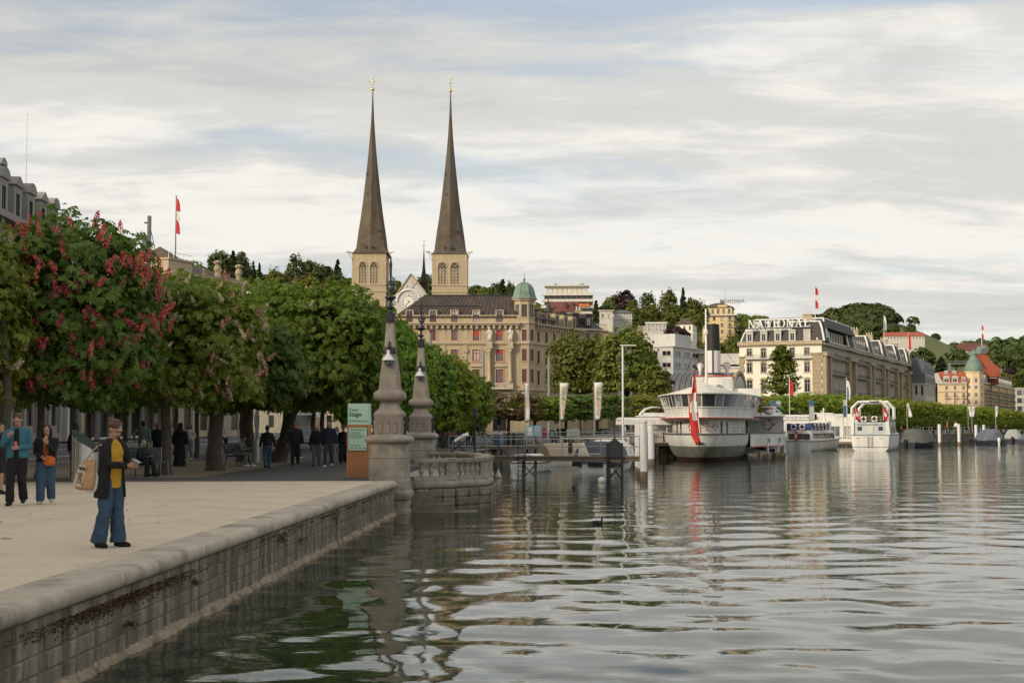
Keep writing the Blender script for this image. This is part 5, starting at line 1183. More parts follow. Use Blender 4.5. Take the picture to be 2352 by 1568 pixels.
mb = MB(); mb.add([(1.3, 4.5, H3), (1.3, L3 + .8, H3), (-5, L3 - 7, H3 + 2.6), (-5, 6, H3 + 4.4), (-14, L3 + .8, H3), (-14, 4.5, H3)], [(0, 1, 2, 3), (1, 4, 2), (2, 4, 5, 3), (0, 3, 5)]); mb.build('hipped_roof', M_brownroof, t)
for u in (13.2, 19.0): mb = MB(); mb.lathe([(.55, 0), (.55, .6), (.4, .7), (.36, .95), (.6, 1.4), (.5, 1.8), (.33, 2.1), (.62, 2.4), (.62, 2.6), (.2, 2.8)], 8, (.2, u, H3 + .1)); mb.build('carved_urn', M_brownstone, t)
p = at(403, 590, 207); flag('dark flagpole with limp red and white flag on the roof terrace', (p.x, p.y, p.z - 1), 9.8, colr='redwhite', width=.5, drop=5.2, pole_m=M_brownroof, r=.09)

t, f, g, W, H = house('rusticated_bank_building', 'banded grey stone building glimpsed under the chestnut crowns', 540, 838, 994, 842, 300, 12, M_greystone, 3, 9, R(2), 0, 'dark', ('flat', 838, M_greystone), .34, .55, 'building', pane=M_glass)
for r_ in range(12): f.box('masonry_course', -.05, W + .05, r_ * .42 + .03, r_ * .42 + .37, .12, M_greystone) if r_ in (0, 1, 10, 11) else [f.box('masonry_course', c * W / 9 - W / 9 * .3, c * W / 9 + W / 9 * .3, r_ * .42 + .03, r_ * .42 + .37, .12, M_greystone) for c in range(1, 9)]
# ================================================================ trees
def leaf_cloud(P, Nrm, size, kind='diamond', r=None, droop=.25):
    """P (n,3) leaf positions, Nrm (n,3) facing directions -> V, F of small leaf faces"""
    r = r or rng; n = len(P)
    Nn = Nrm / (np.linalg.norm(Nrm, axis=1, keepdims=True) + 1e-9)
    A = r.normal(size=(n, 3)); A -= (A * Nn).sum(1, keepdims=True) * Nn; A /= np.linalg.norm(A, axis=1, keepdims=True) + 1e-9
    Bv = np.cross(Nn, A); S = size * r.uniform(.65, 1.3, (n, 1))
    if kind == 'diamond':
        V = np.stack([P - A * S * .55, P + Bv * S * .36 + Nn * S * .06, P + A * S * .55 - Nn * S * droop * .4, P - Bv * S * .36 + Nn * S * .06], 1).reshape(-1, 3)
        F = np.arange(n * 4).reshape(n, 4); return V, F
    out = []     # palmate: leaflets fanning out and drooping
    for a, ln in ((-1.25, .72), (-.62, .92), (0, 1.0), (.62, .92), (1.25, .72)):
        d = A * math.cos(a) + Bv * math.sin(a); e = np.cross(Nn, d)
        tip = P + d * S * ln - Nn * S * droop * ln; mid = P + d * S * ln * .62 - Nn * S * droop * .22
        out.append(np.stack([P, mid + e * S * .17, tip, mid - e * S * .17], 1))
    V = np.stack(out, 1).reshape(-1, 3); F = np.arange(n * 20).reshape(-1, 4); return V, F
def crown_points(r, n, rx, ry, rz, clumps=60, spread=.22, inner=.35, boxy=0.0, flat_bottom=.55, low=-.8, loose=.38):
    """points on lumpy clumps spread through an ellipsoid; returns P and outward-up normals"""
    C = []
    while len(C) < clumps:
        v = r.normal(size=3); v /= np.linalg.norm(v)
        if v[2] < low: continue
        rad = inner + (1 - inner) * r.random() ** .45; c = v * rad
        if boxy: c = np.sign(c) * np.abs(c) ** (1 - boxy)
        if c[2] < -flat_bottom: c[2] = -flat_bottom + r.normal() * .05
        C.append(c * r.uniform(.8, 1.08))
    C = np.array(C); k = r.integers(0, clumps, n)
    csz = r.uniform(.6, 1.3, clumps)
    D = r.normal(size=(n, 3)); D /= np.linalg.norm(D, axis=1, keepdims=True); D[:, 2] = np.abs(D[:, 2]) * .9 - .18
    rad = spread * csz[k][:, None] * r.uniform(.75, 1.05, (n, 1))
    U = C[k] + D * rad * np.array([1, 1, .75])
    Nn = D + C[k] * .6 + np.array([0, 0, .55]) + r.normal(size=(n, 3)) * .35
    h_ = int(n * loose)      # stray leaves between the clumps
    ph_ = r.random(2) * 6
    if h_:
        v = r.normal(size=(h_, 3)); v /= np.linalg.norm(v, axis=1, keepdims=True); w = np.sign(v) * np.abs(v) ** (1 - boxy); w[:, 2] = np.maximum(w[:, 2], -flat_bottom)
        U[:h_] = w * r.uniform(.68, 1.07, (h_, 1)) * (1 + .09 * np.sin(v[:, :1] * 7 + v[:, 2:] * 5 + ph_[0]) + .07 * np.sin(v[:, 1:2] * 11 + v[:, 2:] * 9 + ph_[1])); Nn[:h_] = v + np.array([0, 0, .6]) + r.normal(size=(h_, 3)) * .6
    return U * np.array([rx, ry, rz]), Nn
def trunk_mesh(r, H, r0, r1, lean=(0, 0), crown=None, nb=7, name='trunk'):
    mb = MB(); pts = []; rad = []
    for i in range(7):
        f = i / 6; pts.append((lean[0] * f + r.normal() * .03 * r0 * 4 * (i > 0), lean[1] * f + r.normal() * .03 * r0 * 4 * (i > 0), H * f)); rad.append((r0 + (r1 - r0) * f) * (1.45 if i == 0 else (1.1 if i == 1 else 1)))
    pts[0] = (0, 0, -.1); mb.tube([pts[0], (0, 0, .12), (pts[1][0] * .5, pts[1][1] * .5, H * .08)] + pts[1:], [rad[0] * 1.1, rad[0] * .95, rad[1] * 1.02] + rad[1:], 12)
    if crown is not None:
        c, rx, ry, rz = crown
        for q in range(nb):
            a = q * 2.4 + r.random(); z0 = H * r.uniform(.72, .99); p0 = Vector((lean[0] * z0 / H, lean[1] * z0 / H, z0))
            p2 = Vector((c[0] + rx * .72 * math.cos(a), c[1] + ry * .72 * math.sin(a), c[2] + rz * r.uniform(-.3, .65))); p1 = (p0 + p2) / 2 + Vector((0, 0, .25 * rz))
            mb.tube([p0, p0.lerp(p1, .5), p1, p1.lerp(p2, .6), p2], [r1 * .75, r1 * .55, r1 * .4, r1 * .28, r1 * .1], 6)
    return mb.mesh(name, M_bark, True)
L_chest = leaf_mat('chestnut_leaf', (0.103, 0.177, 0.024), (0.206, 0.287, 0.040), .35)
L_yellow = leaf_mat('yellowish_chestnut_leaf', (0.140, 0.207, 0.029), (0.267, 0.313, 0.053), .35)
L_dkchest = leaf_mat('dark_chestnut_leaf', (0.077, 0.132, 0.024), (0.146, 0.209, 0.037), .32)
L_lime = leaf_mat('row_tree_leaf', (0.151, 0.205, 0.021), (0.257, 0.294, 0.035), .35)
L_plane = leaf_mat('round_tree_leaf', (.10, .135, .02), (.19, .21, .038), .33)
L_rust = leaf_mat('rusty_bloom_leaf', (.07, .10, .02), (.27, .12, .07), .3)
L_fir = leaf_mat('conifer_needles', (0.036, 0.060, 0.024), (0.070, 0.102, 0.036), .15)
L_purple = leaf_mat('copper_beech_leaf', (.022, .012, .014), (.05, .026, .028), .15)
L_hill = leaf_mat('hill_tree_leaf', (0.090, 0.116, 0.020), (0.173, 0.186, 0.034), .3)
L_hill2 = leaf_mat('dark_hill_leaf', (0.051, 0.079, 0.020), (0.102, 0.128, 0.030), .27)
M_redfl = leaf_mat('red_blossom', (.52, .075, .09), (.70, .18, .18), .25)
M_palefl = leaf_mat('pale_blossom', (.62, .46, .34), (.76, .62, .50), .25)
M_pinkfl = leaf_mat('pink_blossom', (.50, .20, .18), (.66, .34, .30), .25)
def flower_mesh(m, seed):
    r = np.random.default_rng(seed); n = 70; f = r.random(n); a = r.random(n) * 6.28
    rad = .075 * (1 - f) ** .6 + .012; P = np.stack([rad * np.cos(a), rad * np.sin(a), f * .34], -1); N = np.stack([np.cos(a), np.sin(a), .4 + 0 * a], -1)
    V, F = leaf_cloud(P, N, .05, 'diamond', r)
    st_ = MB(); st_.tube([(0, 0, -.06), (0, 0, .34)], .012, 4); n0 = len(V); V = np.concatenate([V, np.array(st_.v)]); F = np.concatenate([F, np.array([f for f in st_.f if len(f) == 4]) + n0]); return np_mesh('flower_cluster', V, F, m)
FL = {k: [flower_mesh(m, 40 + i) for i in range(3)] for k, m in (('red', M_redfl), ('pale', M_palefl), ('pink', M_pinkfl))}
def near_tree(label, base, H, r0, r1, cc, rad, leafm, n=5200, size=.26, lean=(0, 0), seed=1, flowers=None, nfl=0, clumps=85, group='chestnut trees on the promenade', fscale=1.0, low=-.8):
    r = np.random.default_rng(seed); base = Vector(base); t = thing('chestnut_tree', label, 'tree', base, 0, group)
    c = Vector(cc) - base
    link('trunk', trunk_mesh(r, H, r0, r1, lean, ((c.x, c.y, c.z), *rad)), t)
    P, N = crown_points(r, int(n * 1.35), *rad, clumps=int(clumps * 2.4), spread=.185, inner=.30, boxy=.18, low=-1.0, flat_bottom=.88); P = P + np.array(c)
    V, F = leaf_cloud(P, N, size * .9, 'palm', r, .35)
    link('crown', np_mesh('crown', V, F, leafm), t)
    if flowers:
        q = 0
        while q < nfl:
            v = r.normal(size=3); v /= np.linalg.norm(v)
            if v[1] > .3 or v[2] < -.8 or (v[2] > .55 and r.random() < .6): continue
            p = np.array(c) + np.sign(v) * np.abs(v) ** .88 * np.array(rad) * r.uniform(.98, 1.08)
            kind = flowers if not isinstance(flowers, tuple) else flowers[r.integers(0, len(flowers))]
            o = link('flower_cluster', FL[kind][r.integers(0, 3)], t, p, (v[1] * .6 + r.normal() * .2, v[0] * .7 + r.normal() * .2, r.random() * 6)); o.scale = (fscale * r.uniform(.8, 1.25),) * 3; q += 1
    return t
def W3(dx, dy, d): return tuple(at(dx, dy, d))
def base(dx, d): p = at(dx, 976, d); return (p.x, p.y, 1.0)
near_tree('red flowering chestnut at the left, crowded with pink red candles', base(93, 44), 3.4, .12, .10, W3(172, 722, 44), (2.6, 2.6, 2.9), L_dkchest, 9500, .25, seed=11, flowers='red', nfl=165, clumps=120, fscale=1.3)
near_tree('yellow green chestnut cut off by the left edge of the picture', base(14, 40), 3.2, .17, .13, W3(-105, 735, 40), (1.9, 2.2, 2.75), L_yellow, 4600, .24, seed=12, flowers='pale', nfl=22)
near_tree('chestnut with cream and pink candles right of the red one', base(380, 48), 3.0, .19, .15, W3(455, 790, 49), (2.3, 2.3, 2.3), L_yellow, 7600, .23, seed=13, flowers=('pale', 'pale', 'pink'), nfl=150, clumps=95, fscale=.95)
near_tree('chestnut on the thickest dark trunk', base(495, 52), 3.0, .27, .25, W3(565, 840, 53), (2.2, 2.2, 1.75), L_dkchest, 6000, .26, seed=14)
near_tree('broad green chestnut on an upright dark trunk', base(567, 65), 3.2, .34, .28, W3(645, 800, 62), (3.0, 3.0, 2.6), L_chest, 9500, .28, seed=15, flowers='pale', nfl=6, clumps=110)
near_tree('broad green chestnut on a leaning dark trunk', base(638, 64), 3.1, .34, .26, W3(775, 802, 61), (2.5, 2.8, 2.6), L_chest, 9000, .28, lean=(.9, 0), seed=16, flowers='pale', nfl=7, clumps=110)
near_tree('green chestnut directly behind the nearer lamp pillar', base(835, 72), 3.0, .25, .2, W3(862, 855, 72), (2.6, 2.6, 2.7), L_chest, 7000, .28, seed=17)
near_tree('green chestnut directly behind the farther lamp pillar', base(905, 84), 3.0, .22, .18, W3(945, 880, 84), (2.5, 2.5, 2.4), L_chest, 6500, .29, seed=18)
near_tree('light green chestnut just right of the lamp pillars', base(960, 92), 3.0, .2, .17, W3(1005, 905, 92), (2.5, 2.5, 2.45), L_lime, 6500, .29, seed=19)
near_tree('smaller rounded chestnut at the end of the promenade row', base(1015, 106), 2.8, .2, .17, W3(1066, 928, 106), (2.1, 2.3, 2.2), L_chest, 5000, .29, seed=20)
# thinner trees of the second row, nearer the street
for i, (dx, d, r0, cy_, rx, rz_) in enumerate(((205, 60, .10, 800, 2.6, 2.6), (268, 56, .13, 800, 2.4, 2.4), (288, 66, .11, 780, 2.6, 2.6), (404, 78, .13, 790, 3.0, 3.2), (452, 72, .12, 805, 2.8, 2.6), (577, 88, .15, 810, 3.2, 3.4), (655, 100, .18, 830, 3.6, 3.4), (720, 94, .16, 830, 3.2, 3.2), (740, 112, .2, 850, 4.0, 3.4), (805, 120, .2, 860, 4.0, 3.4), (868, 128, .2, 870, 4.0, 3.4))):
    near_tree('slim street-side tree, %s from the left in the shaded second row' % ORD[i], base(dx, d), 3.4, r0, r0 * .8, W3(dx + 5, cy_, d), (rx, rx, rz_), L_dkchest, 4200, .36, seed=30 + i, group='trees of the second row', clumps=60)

# clipped row of trees along the far quay
def row_variant(seed, leafm, n=4200, size=.42, rx=3.5, ry=3.0, rz_=2.45):
    r = np.random.default_rng(seed); P, N = crown_points(r, n, rx, ry, rz_, clumps=90, spread=.22, inner=.5, boxy=.42, flat_bottom=.9, low=-1.0)
    V, F = leaf_cloud(P, N, size, 'diamond', r); return np_mesh('crown', V, F, leafm)
RV = [row_variant(60 + i, L_lime) for i in range(4)]; RR = [row_variant(70 + i, L_rust) for i in range(2)]; RD = [row_variant(80 + i, L_dkchest) for i in range(2)]
row_trunk = trunk_mesh(np.random.default_rng(5), 3.2, .17, .13, (0, 0), ((0, 0, 3.6), 3.2, 2.8, 1.6), 6)
def row_tree(x, y, top, label, crown, sx=1.0, group='clipped trees along the far quay', cz=1.0):
    t = thing('clipped_tree', label, 'tree', (x, y, 1.0), random.random() * .5, group)
    H = top - 1.0; s_ = H / 5.9
    link('trunk', row_trunk, t, scale=(1, 1, s_)); o = link('crown', crown, t, (0, 0, H - 2.55 * s_ * cz), random.choice((0, math.pi)), (sx, 1, s_ * cz)); return t
A, Bp = Vector((19.5, 166)), Vector((123, 340)); n = 37
for i in range(n):
    f = i / (n - 1); p = A + (Bp - A) * (f ** 1.05); D = 1176 + FPX * p.x / p.y
    topD = np.interp(D, [1500, 1700, 1900, 2000, 2100, 2200, 2352], [905, 910, 905, 912, 922, 931, 946]); z = at(D, topD, p.y).z
    row_tree(p.x, p.y, z, 'clipped tree in the level quay row, %s from the left' % (ORD[i] if i < 20 else 'twenty-' + ORD[i - 20] if i < 29 else 'thirtieth' if i == 29 else 'thirty-' + ORD[i - 30] if i > 29 else ''), RV[i % 4] if not (i in (0, 2)) else RR[i % 2])
for i, (D, d, tD, lab, cr) in enumerate(((1168, 128, 902, 'reddish blooming small tree left of the first white banner', RR[0]), (1228, 132, 912, 'yellow green tree between the first and second white banners', RV[1]), (1300, 136, 908, 'dark green tree behind the second white banner', RD[0]), (1372, 142, 905, 'dark green tree behind the third white banner', RD[1]), (1440, 150, 908, 'green tree by the tall lamp post', RV[2]), (1500, 156, 908, 'rust tinged tree left of the steamer', RR[1]))):
    p = at(D, 976, d); row_tree(p.x, d, at(D, tD, d).z, lab, cr, .85, 'trees behind the jetties', .62)
# two big round trees and the feathery conifer before the hotel
def round_tree(name, label, D, d, Dtop, Dbot, wD, leafm, n=3000, size=.5, seed=1, group=None, z0=1.0, clumps=55, spread=.24, inner=.35, low=-1, catg='tree', depth=.8):
    r = np.random.default_rng(seed); p = at(D, 976, d); zt = at(D, Dtop, d).z; zb = at(D, Dbot, d).z; rx = wD / 2 * d / FPX; rz_ = (zt - zb) / 2
    t = thing(name, label, catg, (p.x, d, z0), 0, group); H = max(1.0, zb - z0 + rz_ * .5)
    link('trunk', trunk_mesh(r, H, max(.15, rx * .07), max(.1, rx * .05), (0, 0), ((0, 0, zb + rz_ - z0), rx, rx, rz_), 6), t)
    P, N = crown_points(r, n, rx, rx * depth, rz_, clumps=clumps, spread=spread, inner=inner, low=low); P[:, 2] += zb + rz_ - z0
    V, F = leaf_cloud(P, N, size, 'diamond', r); link('crown', np_mesh('crown', V, F, leafm), t); return t
round_tree('large_round_tree', 'big olive green tree with uneven top left of the tall lamp post', 1330, 205, 764, 935, 150, L_plane, 9000, .5, 101, 'big round trees behind the quay', clumps=70)
round_tree('large_round_tree', 'tallest big olive green tree right of the tall lamp post', 1440, 200, 750, 935, 150, L_plane, 9500, .5, 102, 'big round trees behind the quay', clumps=75)
round_tree('large_round_tree', 'lower olive green tree close behind the vaulted hall', 1505, 195, 840, 935, 78, L_plane, 4500, .48, 103, 'big round trees behind the quay')
def conifer(name, label, D, d, Dtop, Dbot, wD, leafm, seed=1, n=1600, size=None, z0=None, group=None, feather=False, layers=14):
    r = np.random.default_rng(seed); p = at(D, 976, d); zt = at(D, Dtop, d).z; zb = at(D, Dbot, d).z; H = zt - zb; R_ = wD / 2 * d / FPX
    if z0 is None: z0 = min(zb - 1.0, max(1.0, float(hgt(np.array(p.x), np.array(d))) ))
    t = thing(name, label, 'tree', (p.x, d, z0), r.random() * 6, group)
    mb = MB(); mb.tube([(0, 0, -.3), (0, 0, (zt - z0) * .5), (0, 0, zt - z0 - .1)], [R_ * .12, R_ * .07, .02], 8); link('trunk', mb.mesh('trunk', M_bark, True), t)
    nb = layers * 7; bz = r.random(nb) ** .8; ba = r.random(nb) * 6.28; bl = R_ * ((1 - bz) ** (.85 if not feather else .6) * .95 + .06) * r.uniform(.7, 1.1, nb)
    k = r.integers(0, nb, n); u = r.random(n) ** .7
    rad = bl[k] * u; z = zb - z0 + bz[k] * H + (rad * (.25 if feather else -.22)) + r.normal(size=n) * H * .012
    an = ba[k] + r.normal(size=n) * .22
    P = np.stack([rad * np.cos(an), rad * np.sin(an), z], -1); N = np.stack([np.cos(an) * .4, np.sin(an) * .4, 1 + 0 * an], -1) + r.normal(size=(n, 3)) * .4
    V, F = leaf_cloud(P, N, size or R_ * .3, 'diamond', r, .5); link('crown', np_mesh('crown', V, F, leafm), t); return t
conifer('feathery_tree', 'tall feathery green tree in front of the white hotel facade', 1798, 300, 795, 915, 118, leaf_mat('feathery_leaf', (0.090, 0.116, 0.016), (0.179, 0.191, 0.030), .3), 111, 4200, .62, 1.0, None, True, 22)
# hillside trees seen one by one
hl = [  # D, top, bottom, width, depth, kind
 (500, 575, 640, 55, 470, 'd'), (531, 577, 650, 40, 480, 'f'), (549, 580, 655, 48, 500, 'r'), (578, 600, 650, 22, 520, 'f'), (592, 605, 655, 22, 520, 'f'), (625, 614, 690, 36, 500, 'y'), (640, 625, 690, 60, 450, 'h'),
 (676, 587, 665, 44, 520, 'd'), (715, 598, 670, 56, 540, 'd'), (745, 612, 680, 45, 540, 'd'), (773, 598, 670, 40, 500, 'f'), (775, 630, 700, 62, 480, 'd'), (705, 640, 730, 90, 430, 'y'), (640, 650, 720, 80, 420, 'h'), (800, 655, 720, 40, 440, 'h'), (590, 655, 700, 70, 430, 'h'), (745, 650, 720, 60, 440, 'o'), (690, 632, 700, 60, 470, 'o'),
 (905, 640, 700, 40, 480, 'h'), (975, 628, 690, 40, 480, 'h'), (1000, 640, 690, 50, 470, 'd'), (1092, 655, 700, 40, 520, 'd'), (1110, 660, 690, 50, 520, 'h'), (1155, 640, 700, 34, 430, 'f'), (1140, 650, 700, 40, 440, 'd'), (1172, 648, 700, 26, 450, 'd'),
 (1278, 652, 700, 14, 560, 'd'), (1335, 655, 720, 40, 560, 'p'), (1370, 690, 740, 30, 430, 'f'), (1392, 700, 745, 34, 430, 'd'), (1410, 678, 740, 50, 520, 'h'), (1438, 668, 720, 48, 500, 'p'), (1455, 690, 740, 30, 480, 'h'), (1452, 708, 752, 70, 400, 'h'), (1490, 672, 740, 36, 560, 'd'), (1500, 700, 750, 40, 520, 'h'), (1537, 666, 730, 44, 560, 'h'), (1545, 700, 760, 50, 520, 'h'), (1571, 662, 740, 32, 540, 'f'), (1590, 684, 740, 32, 560, 'd'), (1605, 690, 760, 50, 540, 'h'), (1590, 715, 770, 50, 500, 'h'), (1555, 750, 798, 60, 420, 'p'), (1525, 735, 760, 30, 440, 'h'), (1688, 768, 830, 40, 480, 'h'), (1690, 810, 850, 50, 430, 'h'), (1400, 745, 775, 50, 420, 'h'), (1635, 700, 745, 30, 640, 'd'),
 (2094, 742, 775, 26, 900, 'd'), (2120, 800, 850, 60, 700, 'd'), (2165, 820, 850, 40, 700, 'f'), (2200, 800, 850, 50, 720, 'd'), (2260, 800, 860, 60, 760, 'h'), (2310, 815, 880, 60, 720, 'd'), (2335, 845, 900, 50, 700, 'h'), (2325, 842, 862, 24, 690, 'p'), (2345, 800, 850, 50, 800, 'd')]
km = {'d': (L_hill2, 'dark green tree'), 'h': (L_hill, 'mid green tree'), 'y': (leaf_mat('olive_hill_leaf', (0.128, 0.145, 0.018), (0.218, 0.220, 0.034), .3), 'yellow green tree'), 'o': (leaf_mat('brownish_hill_leaf', (.09, .07, .03), (.15, .12, .05), .25), 'brownish green tree'), 'p': (L_purple, 'dark purple beech'), 'f': (L_fir, 'pointed conifer'), 'r': (L_hill2, 'tall rounded dark tree')}
cnt = {}
def where(D): return 'on the wooded hill left of the church' if D < 850 else ('beside the church towers' if D < 1200 else ('on the hillside behind the villas' if D < 1800 else 'on the far right hill'))
for i, (D, tp, bt_, w, d, kd) in enumerate(sorted(hl)):
    lm, nm = km[kd]; wh = where(D); c = cnt.get((kd, wh), 0); cnt[(kd, wh)] = c + 1
    tot = sum(1 for h in hl if h[5] == kd and where(h[0]) == wh)
    lab = '%s %s' % (nm, wh) if tot == 1 else '%s %s, %s from left' % (nm, wh, ORD[c])
    p = at(D, 976, d); z0 = max(.9, float(hgt(np.array(p.x), np.array(float(d)))))
    if kd == 'f': conifer('conifer', lab, D, d, tp, bt_, w, lm, 200 + i, 2200, None, None, 'trees on the hills')
    else: round_tree('hill_tree', lab, D, d, tp, bt_, w, lm, 2400, w * d / FPX * .085 + .25, 200 + i, 'trees on the hills', min(z0, at(D, bt_, d).z - .5), 30, .34, .3)
# far woods that read as one mass
def woods(name, label, xr, yr, n, leafm, size, dens=None, hh=(9, 16), seed=1):
    r = np.random.default_rng(seed); X = r.uniform(*xr, n); Y = r.uniform(*yr, n)
    if dens: k = dens(X, Y); X, Y = X[k], Y[k]
    Z = hgt(X, Y); Hh = r.uniform(*hh, len(X)); per = 42; m = len(X)
    D = r.normal(size=(m, per, 3)); D /= np.linalg.norm(D, axis=2, keepdims=True); D[:, :, 2] = np.abs(D[:, :, 2]) * 1.1 - .45
    rad = (Hh * .42)[:, None, None] * r.uniform(.8, 1.05, (m, per, 1))
    P = np.stack([X, Y, Z + Hh * .62], -1)[:, None, :] + D * rad
    V, F = leaf_cloud(P.reshape(-1, 3), (D + np.array([0, 0, .5])).reshape(-1, 3), size, 'diamond', r)
    tag(link(name, np_mesh(name, V, F, leafm)), label, 'wood', kind='stuff')
woods('far_wood', 'dense dark wood covering the far rounded hill', (150, 420), (960, 1200), 2600, L_hill2, 4.2, lambda X, Y: (X < Y * (.262 + .008 * np.sin(Y * .11) + .005 * np.sin(Y * .31))) & (hgt(X, Y) > 30), seed=1)
woods('ridge_wood', 'band of dark trees along the far right ridge', (330, 760), (1180, 1420), 1500, L_hill2, 5.0, lambda X, Y: (hgt(X, Y) > 38) & (X > Y * .293) & (np.sin(X * .02) + np.sin(Y * .03) > -.5), seed=2)
woods('slope_wood', 'mass of green trees on the slope behind the church and town', (-220, 190), (470, 700), 900, L_hill, 2.6, lambda X, Y: hgt(X, Y) > 12, (6, 11), 3)
woods('far_slope_copse', 'scattered dark trees on the far right slope', (250, 620), (760, 1150), 240, L_hill2, 3.6, lambda X, Y: (np.sin(X * .045) * np.sin(Y * .03) > .25) & (X > Y * .27), (7, 12), 4)
# ================================================================ steamer
def ring(B_, Ls, y0, z, L, n=26, taper=None):
    """plan outline from starboard forward round the stern to port forward"""
    ys_ = [y0 + (L - y0) * (1 - math.cos(math.pi / 2 * k / n)) ** 1.0 for k in range(n + 1)]
    def b(y):
        u = min(1, (y - y0) / Ls); v = B_ * math.sqrt(max(0, 1 - (1 - u) ** 2))
        if y > L * .7: v *= max(.03, 1 - ((y - L * .7) / (L * .3)) ** 2)
        return v
    return [(b(y), y, z) for y in reversed(ys_)] + [(-b(y), y, z) for y in ys_[1:]]
def loft(rings, closed=False):
    mb = MB(); n = len(rings[0]); vs = [p for r_ in rings for p in r_]
    mb.add(vs, [(i * n + k, i * n + k + 1, (i + 1) * n + k + 1, (i + 1) * n + k) for i in range(len(rings) - 1) for k in range(n - 1)]); return mb
def cap(mb, rg): mb.add(rg, [tuple(range(len(rg)))]); return mb
def lifebuoy(parent, loc, rot, R_=.36, r_=.075):
    mb = MB(); n = 20
    mb.tube([(R_ * math.cos(a), 0, R_ * math.sin(a)) for a in [q * math.pi / n * 2 for q in range(n + 1)]], r_, 8)
    o = mb.build('lifebuoy', mat('buoy_white', (.72, .70, .66), .6, .05), parent, True, loc, rot)
    mb = MB(); mb.tube([(R_ * math.cos(a), 0, R_ * math.sin(a)) for a in [-.2 + q * .1 for q in range(5)]], r_ * 1.08, 8); me = mb.mesh('red_band', M_red, True)
    for s_ in range(4): link('red_band', me, o, None, (0, s_ * math.pi / 2, 0))
    return o
M_hullgreen = mat('hull_grey_green', (.26, .265, .215), .5, .1, 1.5, streak=.3, streak_scale=1.5)
M_boot = mat('antifouling', (.075, .035, .028), .7, .25, 3)
M_ship = mat('ship_white', (.74, .725, .68), .5, .05, 1.0, streak=.2, streak_scale=1.5)
M_canvas = mat('awning_canvas', (.62, .60, .53), .9, .08, .8, dirt=(.45, .43, .38), dirt_scale=.7)
